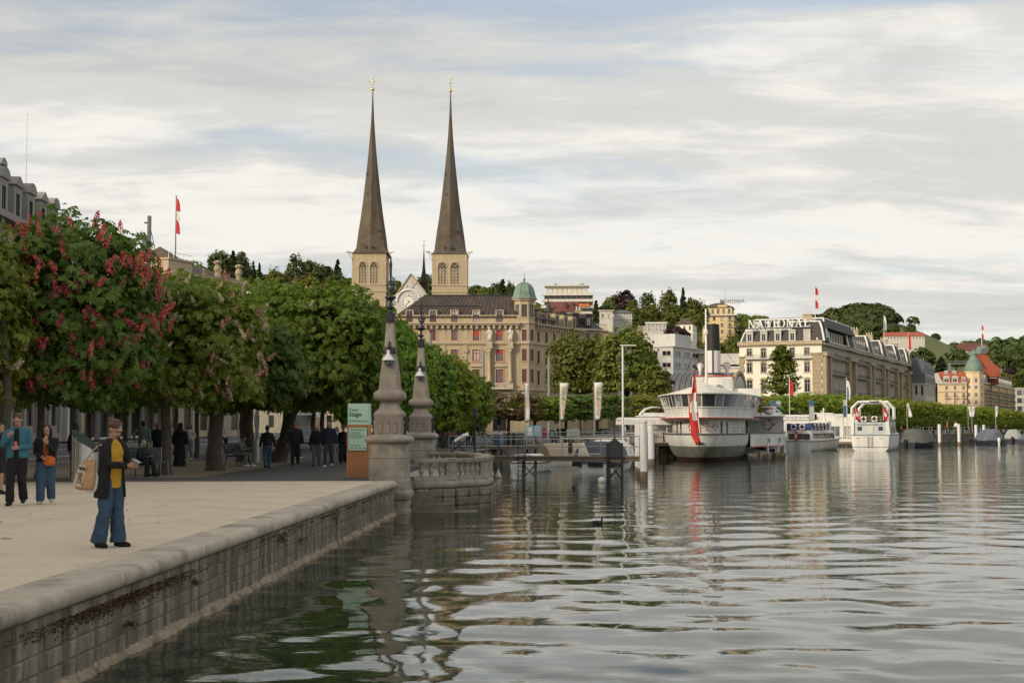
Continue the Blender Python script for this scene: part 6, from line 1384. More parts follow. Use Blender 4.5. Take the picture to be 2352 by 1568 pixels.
def steamer():
    p = at(1611, 976, 103); t = thing('paddle_steamer', 'white paddle steamer with black and white funnel seen from its stern', 'ship', (p.x, p.y, 0), -math.atan(.176))
    L = 58
    r_ = lambda B_, Ls, y0, z: ring(B_, Ls, y0, z, L)
    mb = loft([r_(2.2, 12, 3.0, -.6), r_(2.75, 13, 1.7, .05), r_(2.9, 13, 1.35, .3)]); autosmooth(mb.build('boot_topping', M_boot, t, fixn=False), 60)
    mb = loft([r_(2.92, 13, 1.33, .3), r_(3.2, 13.5, .8, .7), r_(3.38, 14, .45, 1.1)]); autosmooth(mb.build('lower_hull', M_hullgreen, t, fixn=False), 60)
    mb = loft([r_(3.4, 14, .43, 1.1), r_(3.5, 14, .2, 1.5), r_(3.55, 14, .08, 2.0), r_(3.45, 14, .2, 2.02)]); autosmooth(mb.build('upper_hull', M_ship, t, fixn=False), 60)
    mb = MB(); mb.tube(r_(3.58, 14, .04, 2.0), .06, 6); mb.build('rubbing_strake', mat('dark_strake', (.10, .11, .11), .6, .1), t)
    mb = cap(MB(), r_(3.5, 14, .12, 1.75)); mb.build('main_deck', M_wood, t)
    # sponson decks carrying the paddle boxes
    out = [(9, 3.4), (12, 4.5), (15, 5.4), (19, 6.1), (23, 6.3), (34, 6.3), (38, 5.4), (42, 4.2), (45, 3.4)]
    for s_ in (1, -1):
        mb = MB(); n = len(out); vs = [(s_ * b, y, z) for z in (.95, 2.02) for y, b in out] + [(s_ * 2.5, y, z) for z in (.95, 2.02) for y, b in out]
        fs = [(k, k + 1, n + k + 1, n + k) for k in range(n - 1)] + [(2 * n + k, 2 * n + k + 1, k + 1, k) for k in range(n - 1)] + [(3 * n + k, 3 * n + k + 1, n + k + 1, n + k) for k in range(n - 1)]
        mb.add(vs, fs); sp_ = mb.build('sponson', M_ship, t)
        mb = MB(); mb.tube([(s_ * (b + .02), y, .95) for y, b in out], .07, 6); mb.build('red_guard', M_red, sp_)
        mb = MB(); mb.tube([(s_ * (b + .02), y, 2.02) for y, b in out], .05, 6); mb.build('strake', MATS['dark_strake'], sp_)
        for y_, b in ((13.2, 4.87), (17, 5.76), (20.6, 6.2), (22.4, 6.27)): mb = MB(); mb.box(s_ * b - .06, s_ * b + .06, y_ - .14, y_ + .14, 1.25, 1.62); mb.build('port_opening', M_dkmetal, sp_)
        mb = MB(); mb.box(s_ * 4.6 - 1.5, s_ * 4.6 + 1.5, 20, 36, 2.0, 3.35); mb.prism([(20 + 0, 3.35), (36, 3.35), (33, 3.75), (23, 3.75)], s_ * 4.6 - 1.45, s_ * 4.6 + 1.45, 'x'); h = mb.build('paddle_box', M_ship, t)
        lifebuoy(h, (s_ * 4.9, 19.93, 2.7), 0, .4)
        for q in range(9): mb = MB(); mb.box(s_ * 6.12, s_ * 6.16, 21 + q * 1.6, 22 + q * 1.6, 2.5, 3.0); mb.build('louvre', M_glass2, h)
        # bracing under the guards
        for q in range(5): mb = MB(); mb.tube([(s_ * 3.0, 13 + q * 5, .35), (s_ * 5.9, 14 + q * 5, .95)], .06, 5); mb.tube([(s_ * 5.4, 12 + q * 5, .4), (s_ * 3.2, 15 + q * 5, .95)], .05, 5); mb.build('guard_brace', M_grey, t)
        # curved davits
        for q in range(2):
            y_ = 17.0 + q * 1.4; mb = MB(); mb.tube([(s_ * 6.0, y_, 2.0), (s_ * 6.05, y_, 3.0), (s_ * 5.9, y_, 3.6), (s_ * 5.5, y_, 4.0), (s_ * 4.9, y_, 4.18), (s_ * 4.2, y_, 4.15)], [.065, .065, .065, .06, .055, .05], 8); mb.build('davit', M_ship, t, True)
        mb = MB(); mb.box(s_ * 3.3, s_ * 3.3 + s_ * 2.9, 16, 36, 3.35, 3.45) if s_ > 0 else mb.box(-6.2, -3.3, 16, 36, 3.35, 3.45); mb.build('promenade_deck', M_ship, t)
    # stern saloon on the main deck
    mb = loft([r_(2.95, 13, 1.9, 1.75), r_(2.95, 13, 1.9, 3.1)]); autosmooth(mb.build('main_saloon', M_ship, t, fixn=False), 50)
    def on(B_, Ls, y0, a, z):   # point on outline at parameter, a = signed lateral position
        u = 1 - math.sqrt(max(0, 1 - (a / B_) ** 2)); return (a, y0 + u * Ls, z)
    for a in (-2.05, -1.7, 1.35, 1.75):
        x, y, z = on(2.95, 13, 1.9, a, 2.0); mb = MB(); sl = -a / 2.95 * 13 / 2.95 / max(.3, math.sqrt(1 - (a / 2.95) ** 2)); mb.cbox((x, y - .03, 2.45), .26, .06, .9, -math.atan(-sl)); mb.build('door', M_glass, t)
    for a in (-.95, -.5, .35, .95):
        x, y, z = on(2.95, 13, 1.9, a, 2.5); sl = a * 13 / 2.95 / 2.95 / math.sqrt(1 - (a / 2.95) ** 2); lifebuoy(t, (x, y - .14, 2.55), math.atan(sl), .23, .05)
    mb = MB(); rl = r_(3.35, 14, .3, 2.42); mb.tube(rl, .02, 5); mb.tube([(x, y, 2.22) for x, y, z in rl], .015, 5)
    for q in range(0, len(rl), 2): mb.tube([(rl[q][0], rl[q][1], 2.0), (rl[q][0], rl[q][1], 2.42)], .018, 5)
    mb.build('deck_railing', M_grey, t)
    # upper deck
    mb = loft([r_(4.1, 19, .75, 3.06), r_(4.25, 19, .6, 3.12), r_(4.25, 19, .6, 3.22)]); cap(mb, r_(4.1, 19, .75, 3.06)); cap(mb, r_(4.25, 19, .6, 3.22)); mb.build('upper_deck', M_ship, t, fixn=False)
    mb = MB(); mb.tube(r_(4.28, 19, .57, 3.17), .055, 6); mb.build('red_deck_edge', M_red, t)
    z = 3.22
    for q in range(4):
        mb = loft([r_(3.72 + q * .03, 19, 1.35 - q * .06, z + q * .185 + .006), r_(3.75 + q * .03, 19, 1.31 - q * .06, z + q * .185 + .18)]); mb.build('bulwark_plank', M_ship, t, fixn=False)
    mb = loft([r_(3.68, 19, 1.4, z), r_(3.8, 19, 1.18, 3.97)]); mb.build('bulwark_backing', MATS['dark_strake'], t, fixn=False)
    mb = MB(); mb.tube(r_(3.87, 19, 1.08, 3.97), .045, 6); mb.build('bulwark_rail', M_ship, t)
    lo, hi = ring(3.84, 19, 1.12, 3.99, 30, 40), ring(4.15, 19, .78, 4.95, 30, 40)
    M_pane = glass_mat('saloon_glass', (.05, .053, .055)); M_pane2 = glass_mat('saloon_glass_pale', (.20, .21, .20), .1)
    n = len(lo); acc = 0; last = 0; posts = [0]
    for k in range(1, n):
        acc += (Vector(lo[k]) - Vector(lo[k - 1])).length
        if acc > .95: posts.append(k); acc = 0
    for a, b in zip(posts[:-1], posts[1:]):
        mb = MB()
        for k in range(a, b): mb.quad(lo[k], lo[k + 1], hi[k + 1], hi[k])
        o = mb.build('saloon_pane', M_pane if (a // 2) % 4 else M_pane2, t, fixn=False); md = o.modifiers.new('thick', 'SOLIDIFY'); md.thickness = .02
    for k in posts: mb = MB(); mb.tube([lo[k], hi[k]], .05, 6); mb.build('saloon_post', M_ship, t)
    hr = r_(4.3, 19, .6, 4.98)
    mb = MB(); mb.tube(hr, .05, 6); mb.build('eaves_rail', M_ship, t)
    ap = (0, 6.0, 5.85); rid = [(x * .02, max(y, 6.0), 5.85 if y < 26 else 5.5) for x, y, z in hr]; midr = [(x * .55, y * .62 + max(y, 6.0) * .38, 5.38) for x, y, z in hr]
    mb = loft([[(x * 1.01, y - .05, 4.93) for x, y, z in hr], hr, midr, rid]); autosmooth(mb.build('canvas_awning', M_canvas, t, fixn=False), 50)
    # funnel, casing, vents, mast
    mb = MB(); mb.box(-1.75, 1.75, 23.5, 31, 5.0, 6.95); cs = mb.build('funnel_casing', M_ship, t); mb = MB(); mb.box(-1.85, 1.85, 23.4, 31.1, 6.95, 7.03); mb.build('casing_edge', M_red, cs)
    for s_ in (-1, 1):
        for q in range(7): mb = MB(); mb.box(s_ * 1.2 - .42, s_ * 1.2 + .42, 23.42, 23.5, 5.95 + q * .13, 6.03 + q * .13); mb.build('louvre_slat', M_trimwhite, cs)
    lean = .25
    def fun(z0, z1, r0, r1, name, m):
        mb = MB(); k0, k1 = (z0 - 5) * .03, (z1 - 5) * .03; mb.tube([(0, 26 - k0 * 0 + k0, z0), (0, 26 + k1, z1)], [r0, r1], 24); return autosmooth(mb.build(name, m, t), 50)
    fun(5.2, 7.25, .82, .82, 'funnel_base', M_ship); fun(7.2, 7.32, 1.0, .95, 'funnel_collar', M_dkmetal)
    fu = fun(7.32, 9.35, .70, .64, 'funnel', M_ship); ft = fun(9.35, 11.75, .64, .58, 'funnel_top', mat('funnel_black', (.014, .013, .013), .6, .25))
    mb = MB(); mb.tube([(0, 25.32, 7.3), (0, 25.45, 9.4)], .06, 6); mb.build('steam_pipe', M_black, t)
    for s_ in (-1, 1):
        mb = MB(); mb.tube([(s_ * 1.2, 27, 6.9), (s_ * 1.2, 27, 7.5), (s_ * 1.2, 27.1, 7.85), (s_ * 1.2, 27.45, 8.05)], [.14, .14, .22, .34], 12); v = mb.build('ventilator', M_ship, t, True); mb = MB(); mb.tube([(s_ * 1.2, 27.45, 8.05), (s_ * 1.2, 27.5, 8.06)], [.36, .36], 12); mb.build('ventilator_mouth', M_red, v)
    mb = MB(); mb.tube([(-.35, 19, 5.4), (-.35, 19, 12.6)], [.13, .07], 8); mb.build('mast', M_ship, t); mb = MB(); mb.ell((-.35, 19, 10.6), .2, .2, .3); mb.build('mast_light', M_canvas, t)
    mb = MB()
    for e in ((0, 26.6, 11.6), (4.0, 34, 5.0), (-4, 30, 4.0)): mb.tube([(-.35, 19, 11.6), e], .018, 4)
    mb.build('rigging', M_dkmetal, t)
    mb = MB(); mb.tube([(.9, 12.4, 5.45), (1.0, 12.2, 5.75)], [.22, .3], 12); mb.build('hatch_vent', M_grey, t)
    mb = MB(); mb.box(1.7, 4.2, 24, 32, 4.6, 5.9); mb.build('bridge_house', M_ship, t)
    mb = MB(); mb.box(2.6, 4.6, 18, 20, 4.75, 4.85); mb.tube([(4.2, 18.4, 3.3), (4.2, 18.4, 4.8)], .04, 5); mb.build('bridge_wing', M_red, t)
    mb = MB(); mb.ell((4.9, 19, 3.85), .45, 1.6, .35); lb = mb.build('lifeboat', M_ship, t, True); mb = MB(); mb.ell((4.9, 19, 4.05), .47, 1.62, .1); mb.build('lifeboat_gunwale', M_red, lb, True)
    mb = MB(); mb.box(-.13, .13, .2, .34, 1.28, 1.40); mb.build('stern_plate', M_dkmetal, t)
    mb = MB(); mb.ell((.05, 1.25, .62), .08, .06, .14); mb.build('stern_light', M_trimwhite, t)
    # ensign
    e = thing('stern_ensign', 'long red flag with white cross hanging from the steamer stern', 'flag', t.matrix_basis @ Vector((-.12, .25, 2.0)), t.rotation_euler.z)
    top = Vector((-.40, -.55, 4.75)); mb = MB(); mb.tube([(0, 0, 0), top], [.045, .025], 8); mb.build('flagstaff', M_ship, e)
    def strip(z0, z1, w0, w1, f0, f1, name, m, off_=0):
        V = []; nz_, nx_ = 26, 8
        for i in range(nz_ + 1):
            for j in range(nx_ + 1):
                f = i / nz_; z = z0 + (z1 - z0) * f; hz = (4.65 - z) / 5.3
                wl = np.interp(hz, [0, .3, .6, .85, 1], [.04, .36, .66, .72, .30]); fx = f0 + (f1 - f0) * j / nx_
                st = max(0, min(1, z / 4.75)); x = top.x * st + .04 - wl * fx + .06 * math.sin(hz * 9); y = top.y * st - .06 - .09 * math.sin(fx * 7 + hz * 5) - off_; V.append((x, y, z - fx * .25 * (hz > .8)))
        mb = MB(); mb.add(V, [(i * (nx_ + 1) + j, i * (nx_ + 1) + j + 1, (i + 1) * (nx_ + 1) + j + 1, (i + 1) * (nx_ + 1) + j) for i in range(nz_) for j in range(nx_)]); o = mb.build(name, m, e, True, fixn=False); o.modifiers.new('thick', 'SOLIDIFY').thickness = .008
    strip(4.65, -.55, 0, 0, 0, 1, 'flag_cloth', MATS['flag_red']); strip(3.0, .95, 0, 0, .15, .62, 'cross_upright', MATS['flag_white'], .010); strip(2.35, 1.55, 0, 0, .0, .84, 'cross_arm', MATS['flag_white'], .012)
steamer()
# white dolphin posts
def post(label, x, y, h, r_, dirty=True, group='white mooring posts', lean=0):
    t = thing('mooring_post', label, 'post', (x, y, 0), 0, group)
    mb = MB(); mb.tube([(0, 0, .45), (lean, 0, h)], r_, 20); mb.lathe([(r_, h), (r_ + .03, h), (r_ + .03, h + .05), (.01, h + .07)], 20, (lean, 0, 0)); autosmooth(mb.build('shaft', M_white, t), 40)
    mb = MB(); mb.tube([(0, 0, -.8), (0, 0, .12), (0, 0, .46)], [r_ * 1.02, r_ * 1.04, r_ * 1.012], 20); mb.build('stained_foot', mat('waterline_stain', (.16, .12, .085), .9, .35, 5), t, True); return t
for i, (px_, wl, w) in enumerate(((2028, 1250, 50), (2058, 1275, 55), (2112, 1325, 92))):
    D = 1091 + .18312 * px_; d = CAM_H * FPX / (861.3 + .18312 * wl - 976); p = at(D, 976, d); zt = at(D, 861.3 + .18312 * 592, d).z
    post(['left rear post of the thick white mooring cluster', 'middle post of the thick white mooring cluster', 'nearest thickest post of the white mooring cluster'][i], p.x, d, zt, w / 2 * .18312 / FPX * d)
p = at(1435.5 + .19531 * 305, 976, 93); post('single white post with rust patch against the steamer side', p.x, 93, at(0, 832.6 + .19531 * 730, 93).z, .21)
for i, (px_, wl, tp) in enumerate(((1678, 1130, 890), (1765, 1112, 892), (1802, 1125, 893), (1874, 1125, 890))):
    D = 1435.5 + .19531 * px_; d = CAM_H * FPX / (832.6 + .19531 * wl - 976); p = at(D, 976, d); post('slim pale pile beside the steamer, %s from the left' % ORD[i], p.x, d, at(0, 832.6 + .19531 * tp, d).z, .07, group='slim piles beside the steamer')
for i, (px_, wl, tp) in enumerate(((862, 1405, 1200), (1050, 1400, 1198), (1215, 1385, 1205), (1290, 1380, 1205))):
    D = 1952.3 + .23807 * px_; d = CAM_H * FPX / (689.1 + .23807 * wl - 976); p = at(D, 976, d); post('white post by the far footbridge, %s from the left' % ORD[i], p.x, d, at(0, 689.1 + .23807 * tp, d).z, .20, group='white posts by the far footbridge')
# ================================================================ small boats
def hull(t, L, B_, H, m, bow=.35, transom=.9, flare=.8, sheer=.25, draft=.3, name='hull', z0=0, strakes=0):
    secs = []; n = 12; k = 9
    for i in range(n + 1):
        f = i / n; b = B_ / 2 * (transom + (1 - transom) * math.sin(min(1, f * 2.5) * math.pi / 2)) * (1 - max(0, (f - (1 - bow)) / bow) ** 2.0 * .985); zd = H + sheer * f ** 2
        secs.append([(s_ * b * (flare + (1 - flare) * u ** .6) if u < 1 else s_ * b, L * f + u * .0 - (1 - u) * .06 * L * max(0, (f - .6) / .4), -draft + (zd + draft) * u) for s_, u in [(1, 1), (1, .75), (1, .5), (1, .3), (.8, .08), (0, 0), (-.8, .08), (-1, .3), (-1, .5), (-1, .75), (-1, 1)]])
    mb = loft(secs); mb.add(secs[0], [tuple(range(len(secs[0])))]); mb.add([s_[0] for s_ in secs] + [s_[-1] for s_ in reversed(secs)], [tuple(range(2 * len(secs)))])
    o = autosmooth(mb.build(name, m, t), 40)
    mb = MB(); mb.tube([(x + .02, y, z) for x, y, z in [s_[0] for s_ in secs]] , .045, 6); mb.tube([(x - .02, y, z) for x, y, z in [s_[-1] for s_ in secs]], .045, 6); mb.tube([secs[0][0], secs[0][-1]], .045, 6); mb.build('gunwale', M_wood if strakes else MATS['dark_strake'], t)
    for q in range(strakes):
        u = .35 + q * .13; mb = MB()
        for idx, sg in ((0, 1), (-1, -1)):
            mb.tube([((abs(s_[0][0]) * (flare + (1 - flare) * u ** .6) + .012) * sg, s_[0][1] - (1 - u) * .06 * L * max(0, (i / n - .6) / .4), -draft + (s_[0][2] + draft) * u) for i, s_ in enumerate(secs)], .018, 4)
        mb.build('clinker_strake', m, t)
    return secs
Cb = lambda px_: 1091 + .18312 * px_
M_buoyw = mat('small_boat_white', (.82, .80, .75), .45, .06, 2, streak=.15)
p = at(Cb(655), 976, 80.5); t = thing('small_cabin_boat', 'small white clinker boat with cabin windows and LU 747 plate', 'boat', (p.x - .35, 80.3, 0), R(-20))
hull(t, 4.6, 1.9, .72, M_buoyw, .5, .75, .75, .25, .25, strakes=4); t.scale = (.95, .95, .74)
cabM = mat('cabin_white', (.80, .79, .75), .5, .06)
mb = MB(); mb.prism([(-.72, .7), (.72, .7), (.62, 1.28), (.4, 1.36), (-.4, 1.36), (-.62, 1.28)], .35, 2.4); cb = mb.build('cabin', cabM, t)
for x0, x1 in ((-.60, -.25), (-.18, .17), (.24, .58)): mb = MB(); mb.prism([(x0, .86), (x1, .86), (x1 * .93, 1.18), (x0 * .93, 1.18)], .30, .349); mb.build('cabin_window', M_glass, cb)
for q in range(3): mb = MB(); mb.prism([(.55 + q * .62, .84), (1.02 + q * .62, .84), (1.0 + q * .62, 1.18), (.57 + q * .62, 1.18)], .69, .735, 'x'); mb.build('cabin_window', M_glass, cb)
mb = MB(); mb.box(-.42, .22, .31, .33, 1.205, 1.34); pl = mb.build('number_plate', M_trimwhite, cb); link('lettering', text_mesh('LU 747', .15, .002, .003, 1, 'CENTER', M_black), pl, (-.10, .305, 1.22), (R(90), 0, 0))
mb = MB(); mb.box(-.55, .55, 2.5, 4.0, .9, 1.0); mb.build('foredeck_cover', mat('blue_cover', (.03, .06, .14), .7, .1), t)
p = at(Cb(1575), 976, 80.5); t = thing('covered_motor_boat', 'white motor boat under grey blue and cream canvas covers with LU 1050 plate', 'boat', (p.x - .2, 80.6, 0), R(-16))
hull(t, 6.5, 2.7, .85, M_buoyw, .45, .9, .62, .3, .3); t.scale = (1, 1, .88)
M_tarp = mat('slate_blue_canvas', (.11, .125, .155), .85, .15, 1.0, bump=.4, bscale=3); M_tarp2 = mat('cream_canvas', (.74, .71, .64), .85, .08, 1.0, bump=.4, bscale=3)
mb = MB(); mb.prism([(-1.4, .55), (1.4, .55), (1.42, .9), (1.15, 1.55), (.6, 1.95), (-.6, 1.95), (-1.15, 1.5), (-1.42, .9)], -.05, 2.2); o = mb.build('blue_cover', M_tarp, t)
mb = MB(); mb.prism([(-1.35, .8), (1.3, .8), (1.15, 1.6), (.6, 2.0), (-.5, 2.05), (-1.15, 1.7)], 2.2, 4.6); mb.build('cream_cover', M_tarp2, t)
mb = MB(); mb.prism([(-1.1, .9), (-.35, .9), (-.75, 1.96), (-1.02, 1.7)], -.09, -.055); mb.build('cream_flap', M_tarp2, t)
for x0, x1 in ((-1.42, -.85), (-.5, .35), (.7, 1.4)): mb = MB(); mb.prism([(x0, .38), (x1, .35), (x1, .62), (x0, .64)], -.14, -.06); mb.build('loose_cover', mat('navy_canvas', (.02, .024, .038), .8, .2), t)
mb = MB(); mb.box(-1.35, -.78, -.2, -.17, .74, .90); pl = mb.build('number_plate', M_trimwhite, t); link('lettering', text_mesh('LU 1050', .15, .002, .003, 1, 'CENTER', M_black), pl, (-1.06, -.205, .765), (R(90), 0, 0))
mb = MB(); mb.lathe([(.1, 0), (.13, .1), (.13, .7), (.09, .8)], 10, (-1.45, -.4, 1.1)); mb.build('fender', mat('green_fender', (.04, .06, .06), .6, .2), t)
p = at(Cb(820), 976, 92); t = thing('tarped_rowing_boat', 'low boat under a tan canvas behind the near jetty', 'boat', (p.x, 92, 0), R(-60)); hull(t, 4.5, 1.8, .6, M_offwhite, .5); mb = MB(); mb.prism([(-.95, .55), (.95, .55), (.6, 1.1), (0, 1.5), (-.6, 1.05)], .2, 4.0); mb.build('canvas_cover', mat('tan_canvas', (.42, .33, .23), .9, .1), t)
# charter boat with blue banners
Cc = lambda px_: 1722.6 + .1709 * px_
p = at(Cc(655), 976, 145.3); t = thing('charter_boat', 'white passenger boat with blue rail banners and small flag at its stern', 'boat', (p.x, 145.3, 0), -math.atan(.50))
hull(t, 15, 3.1, 1.0, M_ship, .35, .93, .8, .35, .3)
mb = MB(); mb.prism([(-1.4, 1.0), (1.4, 1.0), (1.25, 1.95), (1.15, 2.08), (-1.15, 2.08), (-1.25, 1.95)], .25, 9.5); cb = mb.build('cabin', M_ship, t)
for x0, x1 in ((-1.1, -.42), (-.35, .33), (.4, 1.08)): mb = MB(); mb.box(x0, x1, .2, .247, 1.2, 1.78); mb.build('cabin_window', M_glass, cb)
for q in range(6): mb = MB(); mb.prism([(.8 + q * 1.45, 1.22), (2.05 + q * 1.45, 1.22), (2.05 + q * 1.45, 1.8), (.8 + q * 1.45, 1.8)], 1.285, 1.36, 'x'); mb.build('cabin_window', M_glass, cb)
bm = mat('blue_banner', (.022, .055, .16), .75, .1)
for nm, v in (('stern_banner', [(-1.3, .15), (1.3, .15)]), ('side_banner', [(1.32, .25), (1.32, 7)])):
    (x0, y0), (x1, y1) = v; mb = MB(); mb.add([(x0, y0, 2.12), (x1, y1, 2.12), (x1, y1, 2.82), (x0, y0, 2.82), (x0 + .02, y0 + .03, 2.12), (x1 + .02, y1 + .03, 2.12), (x1 + .02, y1 + .03, 2.82), (x0 + .02, y0 + .03, 2.82)], [(0, 1, 2, 3), (4, 5, 6, 7), (0, 1, 5, 4), (3, 2, 6, 7)]); mb.build(nm, bm, t)
lifebuoy(t, (-.55, .06, 2.47), 0, .27, .07); lifebuoy(t, (.35, .06, 2.47), 0, .27, .07)
for q in range(4): lifebuoy(t, (1.42, 1.0 + q * 1.5, 2.47), R(90), .27, .07)
mb = MB(); mb.box(-1.0, 1.0, 7.2, 9.4, 2.1, 3.0); mb.build('wheelhouse', M_ship, t); mb = MB(); mb.box(-.9, .9, 7.15, 7.19, 2.45, 2.9); mb.build('wheelhouse_window', M_glass2, t)
mb = MB(); mb.tube([(.6, 8.2, 3.0), (.45, 8.2, 4.2)], [.14, .08], 8); mb.box(-.5, 1.5, 8.1, 8.35, 3.85, 3.95); mb.ell((.5, 8.2, 4.3), .12, .12, .2); mb.build('radar_mast', M_ship, t)
def ladder(t, x, y, z0, z1, w=.42, m=None, name='ladder'):
    mb = MB(); mb.tube([(x - w / 2, y, z0), (x - w / 2, y, z1)], .022, 5); mb.tube([(x + w / 2, y, z0), (x + w / 2, y, z1)], .022, 5)
    n = int((z1 - z0) / .22)
    for q in range(n): mb.tube([(x - w / 2, y, z0 + .1 + q * .22), (x + w / 2, y, z0 + .1 + q * .22)], .018, 5)
    mb.build(name, m or M_grey, t)
ladder(t, -.2, -.06, .05, .95)
fp = t.matrix_basis @ Vector((-.45, .0, 1.0)); flag('small stern flag with white cross on the charter boat', fp, 1.35, colr='swiss', width=.3, drop=1.15, r=.015)
# second passenger boat with arches
p = at(Cc(1612), 976, 146.2); t = thing('arched_passenger_boat', 'white two-deck boat with tall arches and website lettering on its stern', 'boat', (p.x, 146.2, 0), -math.atan(.37))
hull(t, 15, 4.0, 1.62, M_ship, .35, .95, .88, .3, .3)
mb = MB(); mb.box(-1.95, 1.95, -.012, .05, .38, .43); mb.build('blue_waterline', bm, t)
M_pale = mat('pale_blue_grey', (.46, .51, .52), .6, .05)
mb = MB(); mb.prism([(-1.75, 1.62), (1.75, 1.62), (1.72, 2.95), (-1.72, 2.95)], .15, 9); cb = mb.build('cabin', M_pale, t)
for x in (-1.05, 1.05): mb = MB(); mb.box(x - .21, x + .21, .10, .148, 2.12, 2.5); mb.build('square_window', mat('window_dark_brown', (.06, .045, .045), .3, .2), cb)
mb = MB(); mb.box(-.3, .3, .10, .148, 1.78, 2.55); d_ = mb.build('stern_door', M_offwhite, cb)
link('lettering', text_mesh('CHARLES-BUCHER.CH', .235, .004, .004, 1.12, 'CENTER', mat('letter_grey', (.10, .12, .14), .6, .1)), cb, (0, .13, 2.62), (R(90), 0, 0))
for q in range(5): mb = MB(); mb.box(1.735, 1.77, .6 + q * 1.6, 1.9 + q * 1.6, 1.85, 2.65); mb.build('side_window', M_glass2, cb)
for s_ in (-1, 1):
    mb = MB(); mb.prism([(s_ * 1.98, 1.62), (s_ * 1.62, 1.62), (s_ * 1.58, 3.5), (s_ * 1.85, 3.55)], .0, .45); mb.build('corner_fin', M_ship, t)
for y_, zt, w in ((.25, 5.05, 1.72), (6.5, 5.1, 1.72)):
    mb = MB(); P_ = [(-w - .1, y_, 3.3), (-w - .08, y_, 4.4), (-w * .68, y_, zt - .05), (w * .68, y_, zt), (w + .08, y_, 4.4), (w + .1, y_, 3.3)]
    mb.tube(P_, .17, 4); mb.build('arch', M_ship, t)
mb = MB(); mb.lathe([(.55, 0), (.55, .08), (.2, .12)], 16, (.4, .3, 5.08)); mb.build('radar_dish', M_ship, t)
mb = MB()
for z in (3.2, 3.52): mb.tube([(-1.65, .2, z), (1.65, .2, z)], .025, 5); mb.tube([(1.68, .2, z), (1.68, 9, z)], .025, 5)
for q in range(7): mb.tube([(-1.6 + q * .53, .2, 2.95), (-1.6 + q * .53, .2, 3.52)], .02, 5); mb.tube([(1.68, .4 + q * 1.3, 2.95), (1.68, .4 + q * 1.3, 3.52)], .02, 5)
mb.build('rail', M_grey, t)
lifebuoy(t, (-.62, .12, 3.26), 0, .27, .075); lifebuoy(t, (.45, .12, 3.28), 0, .27, .075); ladder(t, 0, -.07, .35, 1.5)
mb = MB(); mb.box(-1.45, -1.0, -.02, .0, 1.28, 1.34); mb.box(.85, 1.3, -.02, 0, 1.28, 1.34); mb.build('fairlead', M_gold, t)
for s_, lab in ((-1.45, 'slanting stern flag on the left arch of the two-deck boat'), (1.35, 'slanting stern flag on the right arch of the two-deck boat')): fp = t.matrix_basis @ Vector((s_, -.15, 3.1)); flag(lab, fp, 1.5, colr='swiss', width=.42, drop=1.25, r=.018)
# covered boats on the right
def covered(label, D, d, L, B_, rz, mt, h=1.5, extra=None):
    p = at(D, 976, d); t = thing('covered_boat', label, 'boat', (p.x, d, 0), rz, 'covered boats on the right'); hull(t, L, B_, .6, mat('dark_hull', (.03, .035, .045), .5, .2), .45, .85, .75, .25, .25)
    mb = MB(); n = 6; vs = []
    secs = [(0, .55, .7), (.12, .95, .95), (.35, 1.0, 1.0), (.6, .9, .85), (.85, .6, .6), (1.0, .12, .5)]
    for f, w, hh in secs: vs += [(-B_ / 2 * w * 1.06, L * f, .5), (-B_ / 2 * w, L * f, .75), (-B_ / 2 * w * .5, L * f, .6 + (h - .6) * hh), (B_ / 2 * w * .3, L * f, .6 + (h - .6) * hh * 1.03), (B_ / 2 * w, L * f, .75), (B_ / 2 * w * 1.06, L * f, .5)]
    mb.add(vs, [(i * 6 + k, i * 6 + k + 1, (i + 1) * 6 + k + 1, (i + 1) * 6 + k) for i in range(len(secs) - 1) for k in range(5)] + [(0, 1, 2, 3, 4, 5)]); autosmooth(mb.build('canvas_cover', mt, t), 50)
    mb = MB(); mb.lathe([(.12, -.3), (.14, .2), (.2, .3), (.2, .75), (.1, .85)], 10, (0, -.25, .1)); mb.build('outboard_motor', extra or M_black, t); return t
M_grt = mat('grey_canvas', (.12, .12, .115), .9, .15, 1.0, bump=.3, bscale=3)
covered('large grey covered speedboat right of the two-deck boat', 2082, 172, 5.0, 3.0, R(-55), M_grt, 2.2)
covered('navy covered motor boat right of the far footbridge', 2292, 195, 6, 3.2, R(8), M_tarp, 2.1, M_trimwhite)
covered('pale grey covered boat between two navy covered boats', 2325, 212, 6, 3.0, R(-25), mat('pale_grey_canvas', (.36, .36, .34), .9, .1), 2.0)
covered('navy covered boat with white roof at the right edge', 2362, 200, 7, 4.0, R(-50), M_tarp, 1.9)
covered('dark covered boat behind the navy ones', 2272, 215, 6, 2.6, R(10), M_black, 2.2)
# landing stage house between the boats
p = at(1800, 976, 178); t = thing('landing_house', 'low white landing house with CHARLES BUCHER lettering behind the charter boat', 'hut', (p.x, 178, .6), R(-12)); wdt = 9.0
f = Facade(t, (0, 0, 0), 0, wdt, 2.7, M_trimwhite)
for q in range(5): f.win(1.0 + q * 1.75, .6, 1.25, 1.3, 'white', 1, 0, .06)
f.build(); shell(t, wdt, 4, 2.7, M_trimwhite); mb = MB(); mb.box(-.2, wdt * .42, -.15, 4, 2.7, 3.35); fa = mb.build('sign_fascia', M_trimwhite, t); link('lettering', text_mesh('CHARLES BUCHER', .34, .004, .004, 1.2, 'LEFT', MATS['letter_grey']), fa, (.15, -.17, 2.88), (R(90), 0, 0))
mb = MB(); mb.tube([(wdt * .45, 1.6, 2.75), (wdt + .2, 1.6, 2.75)], 1.15, 14, flat=((0, 0, 1), .62)); autosmooth(mb.build('canvas_roof', M_canvas, t), 50)
mb = MB(); mb.box(-1, wdt + 1, -1.5, 4, -.25, 0); mb.build('deck', M_wood, t); mb = MB()
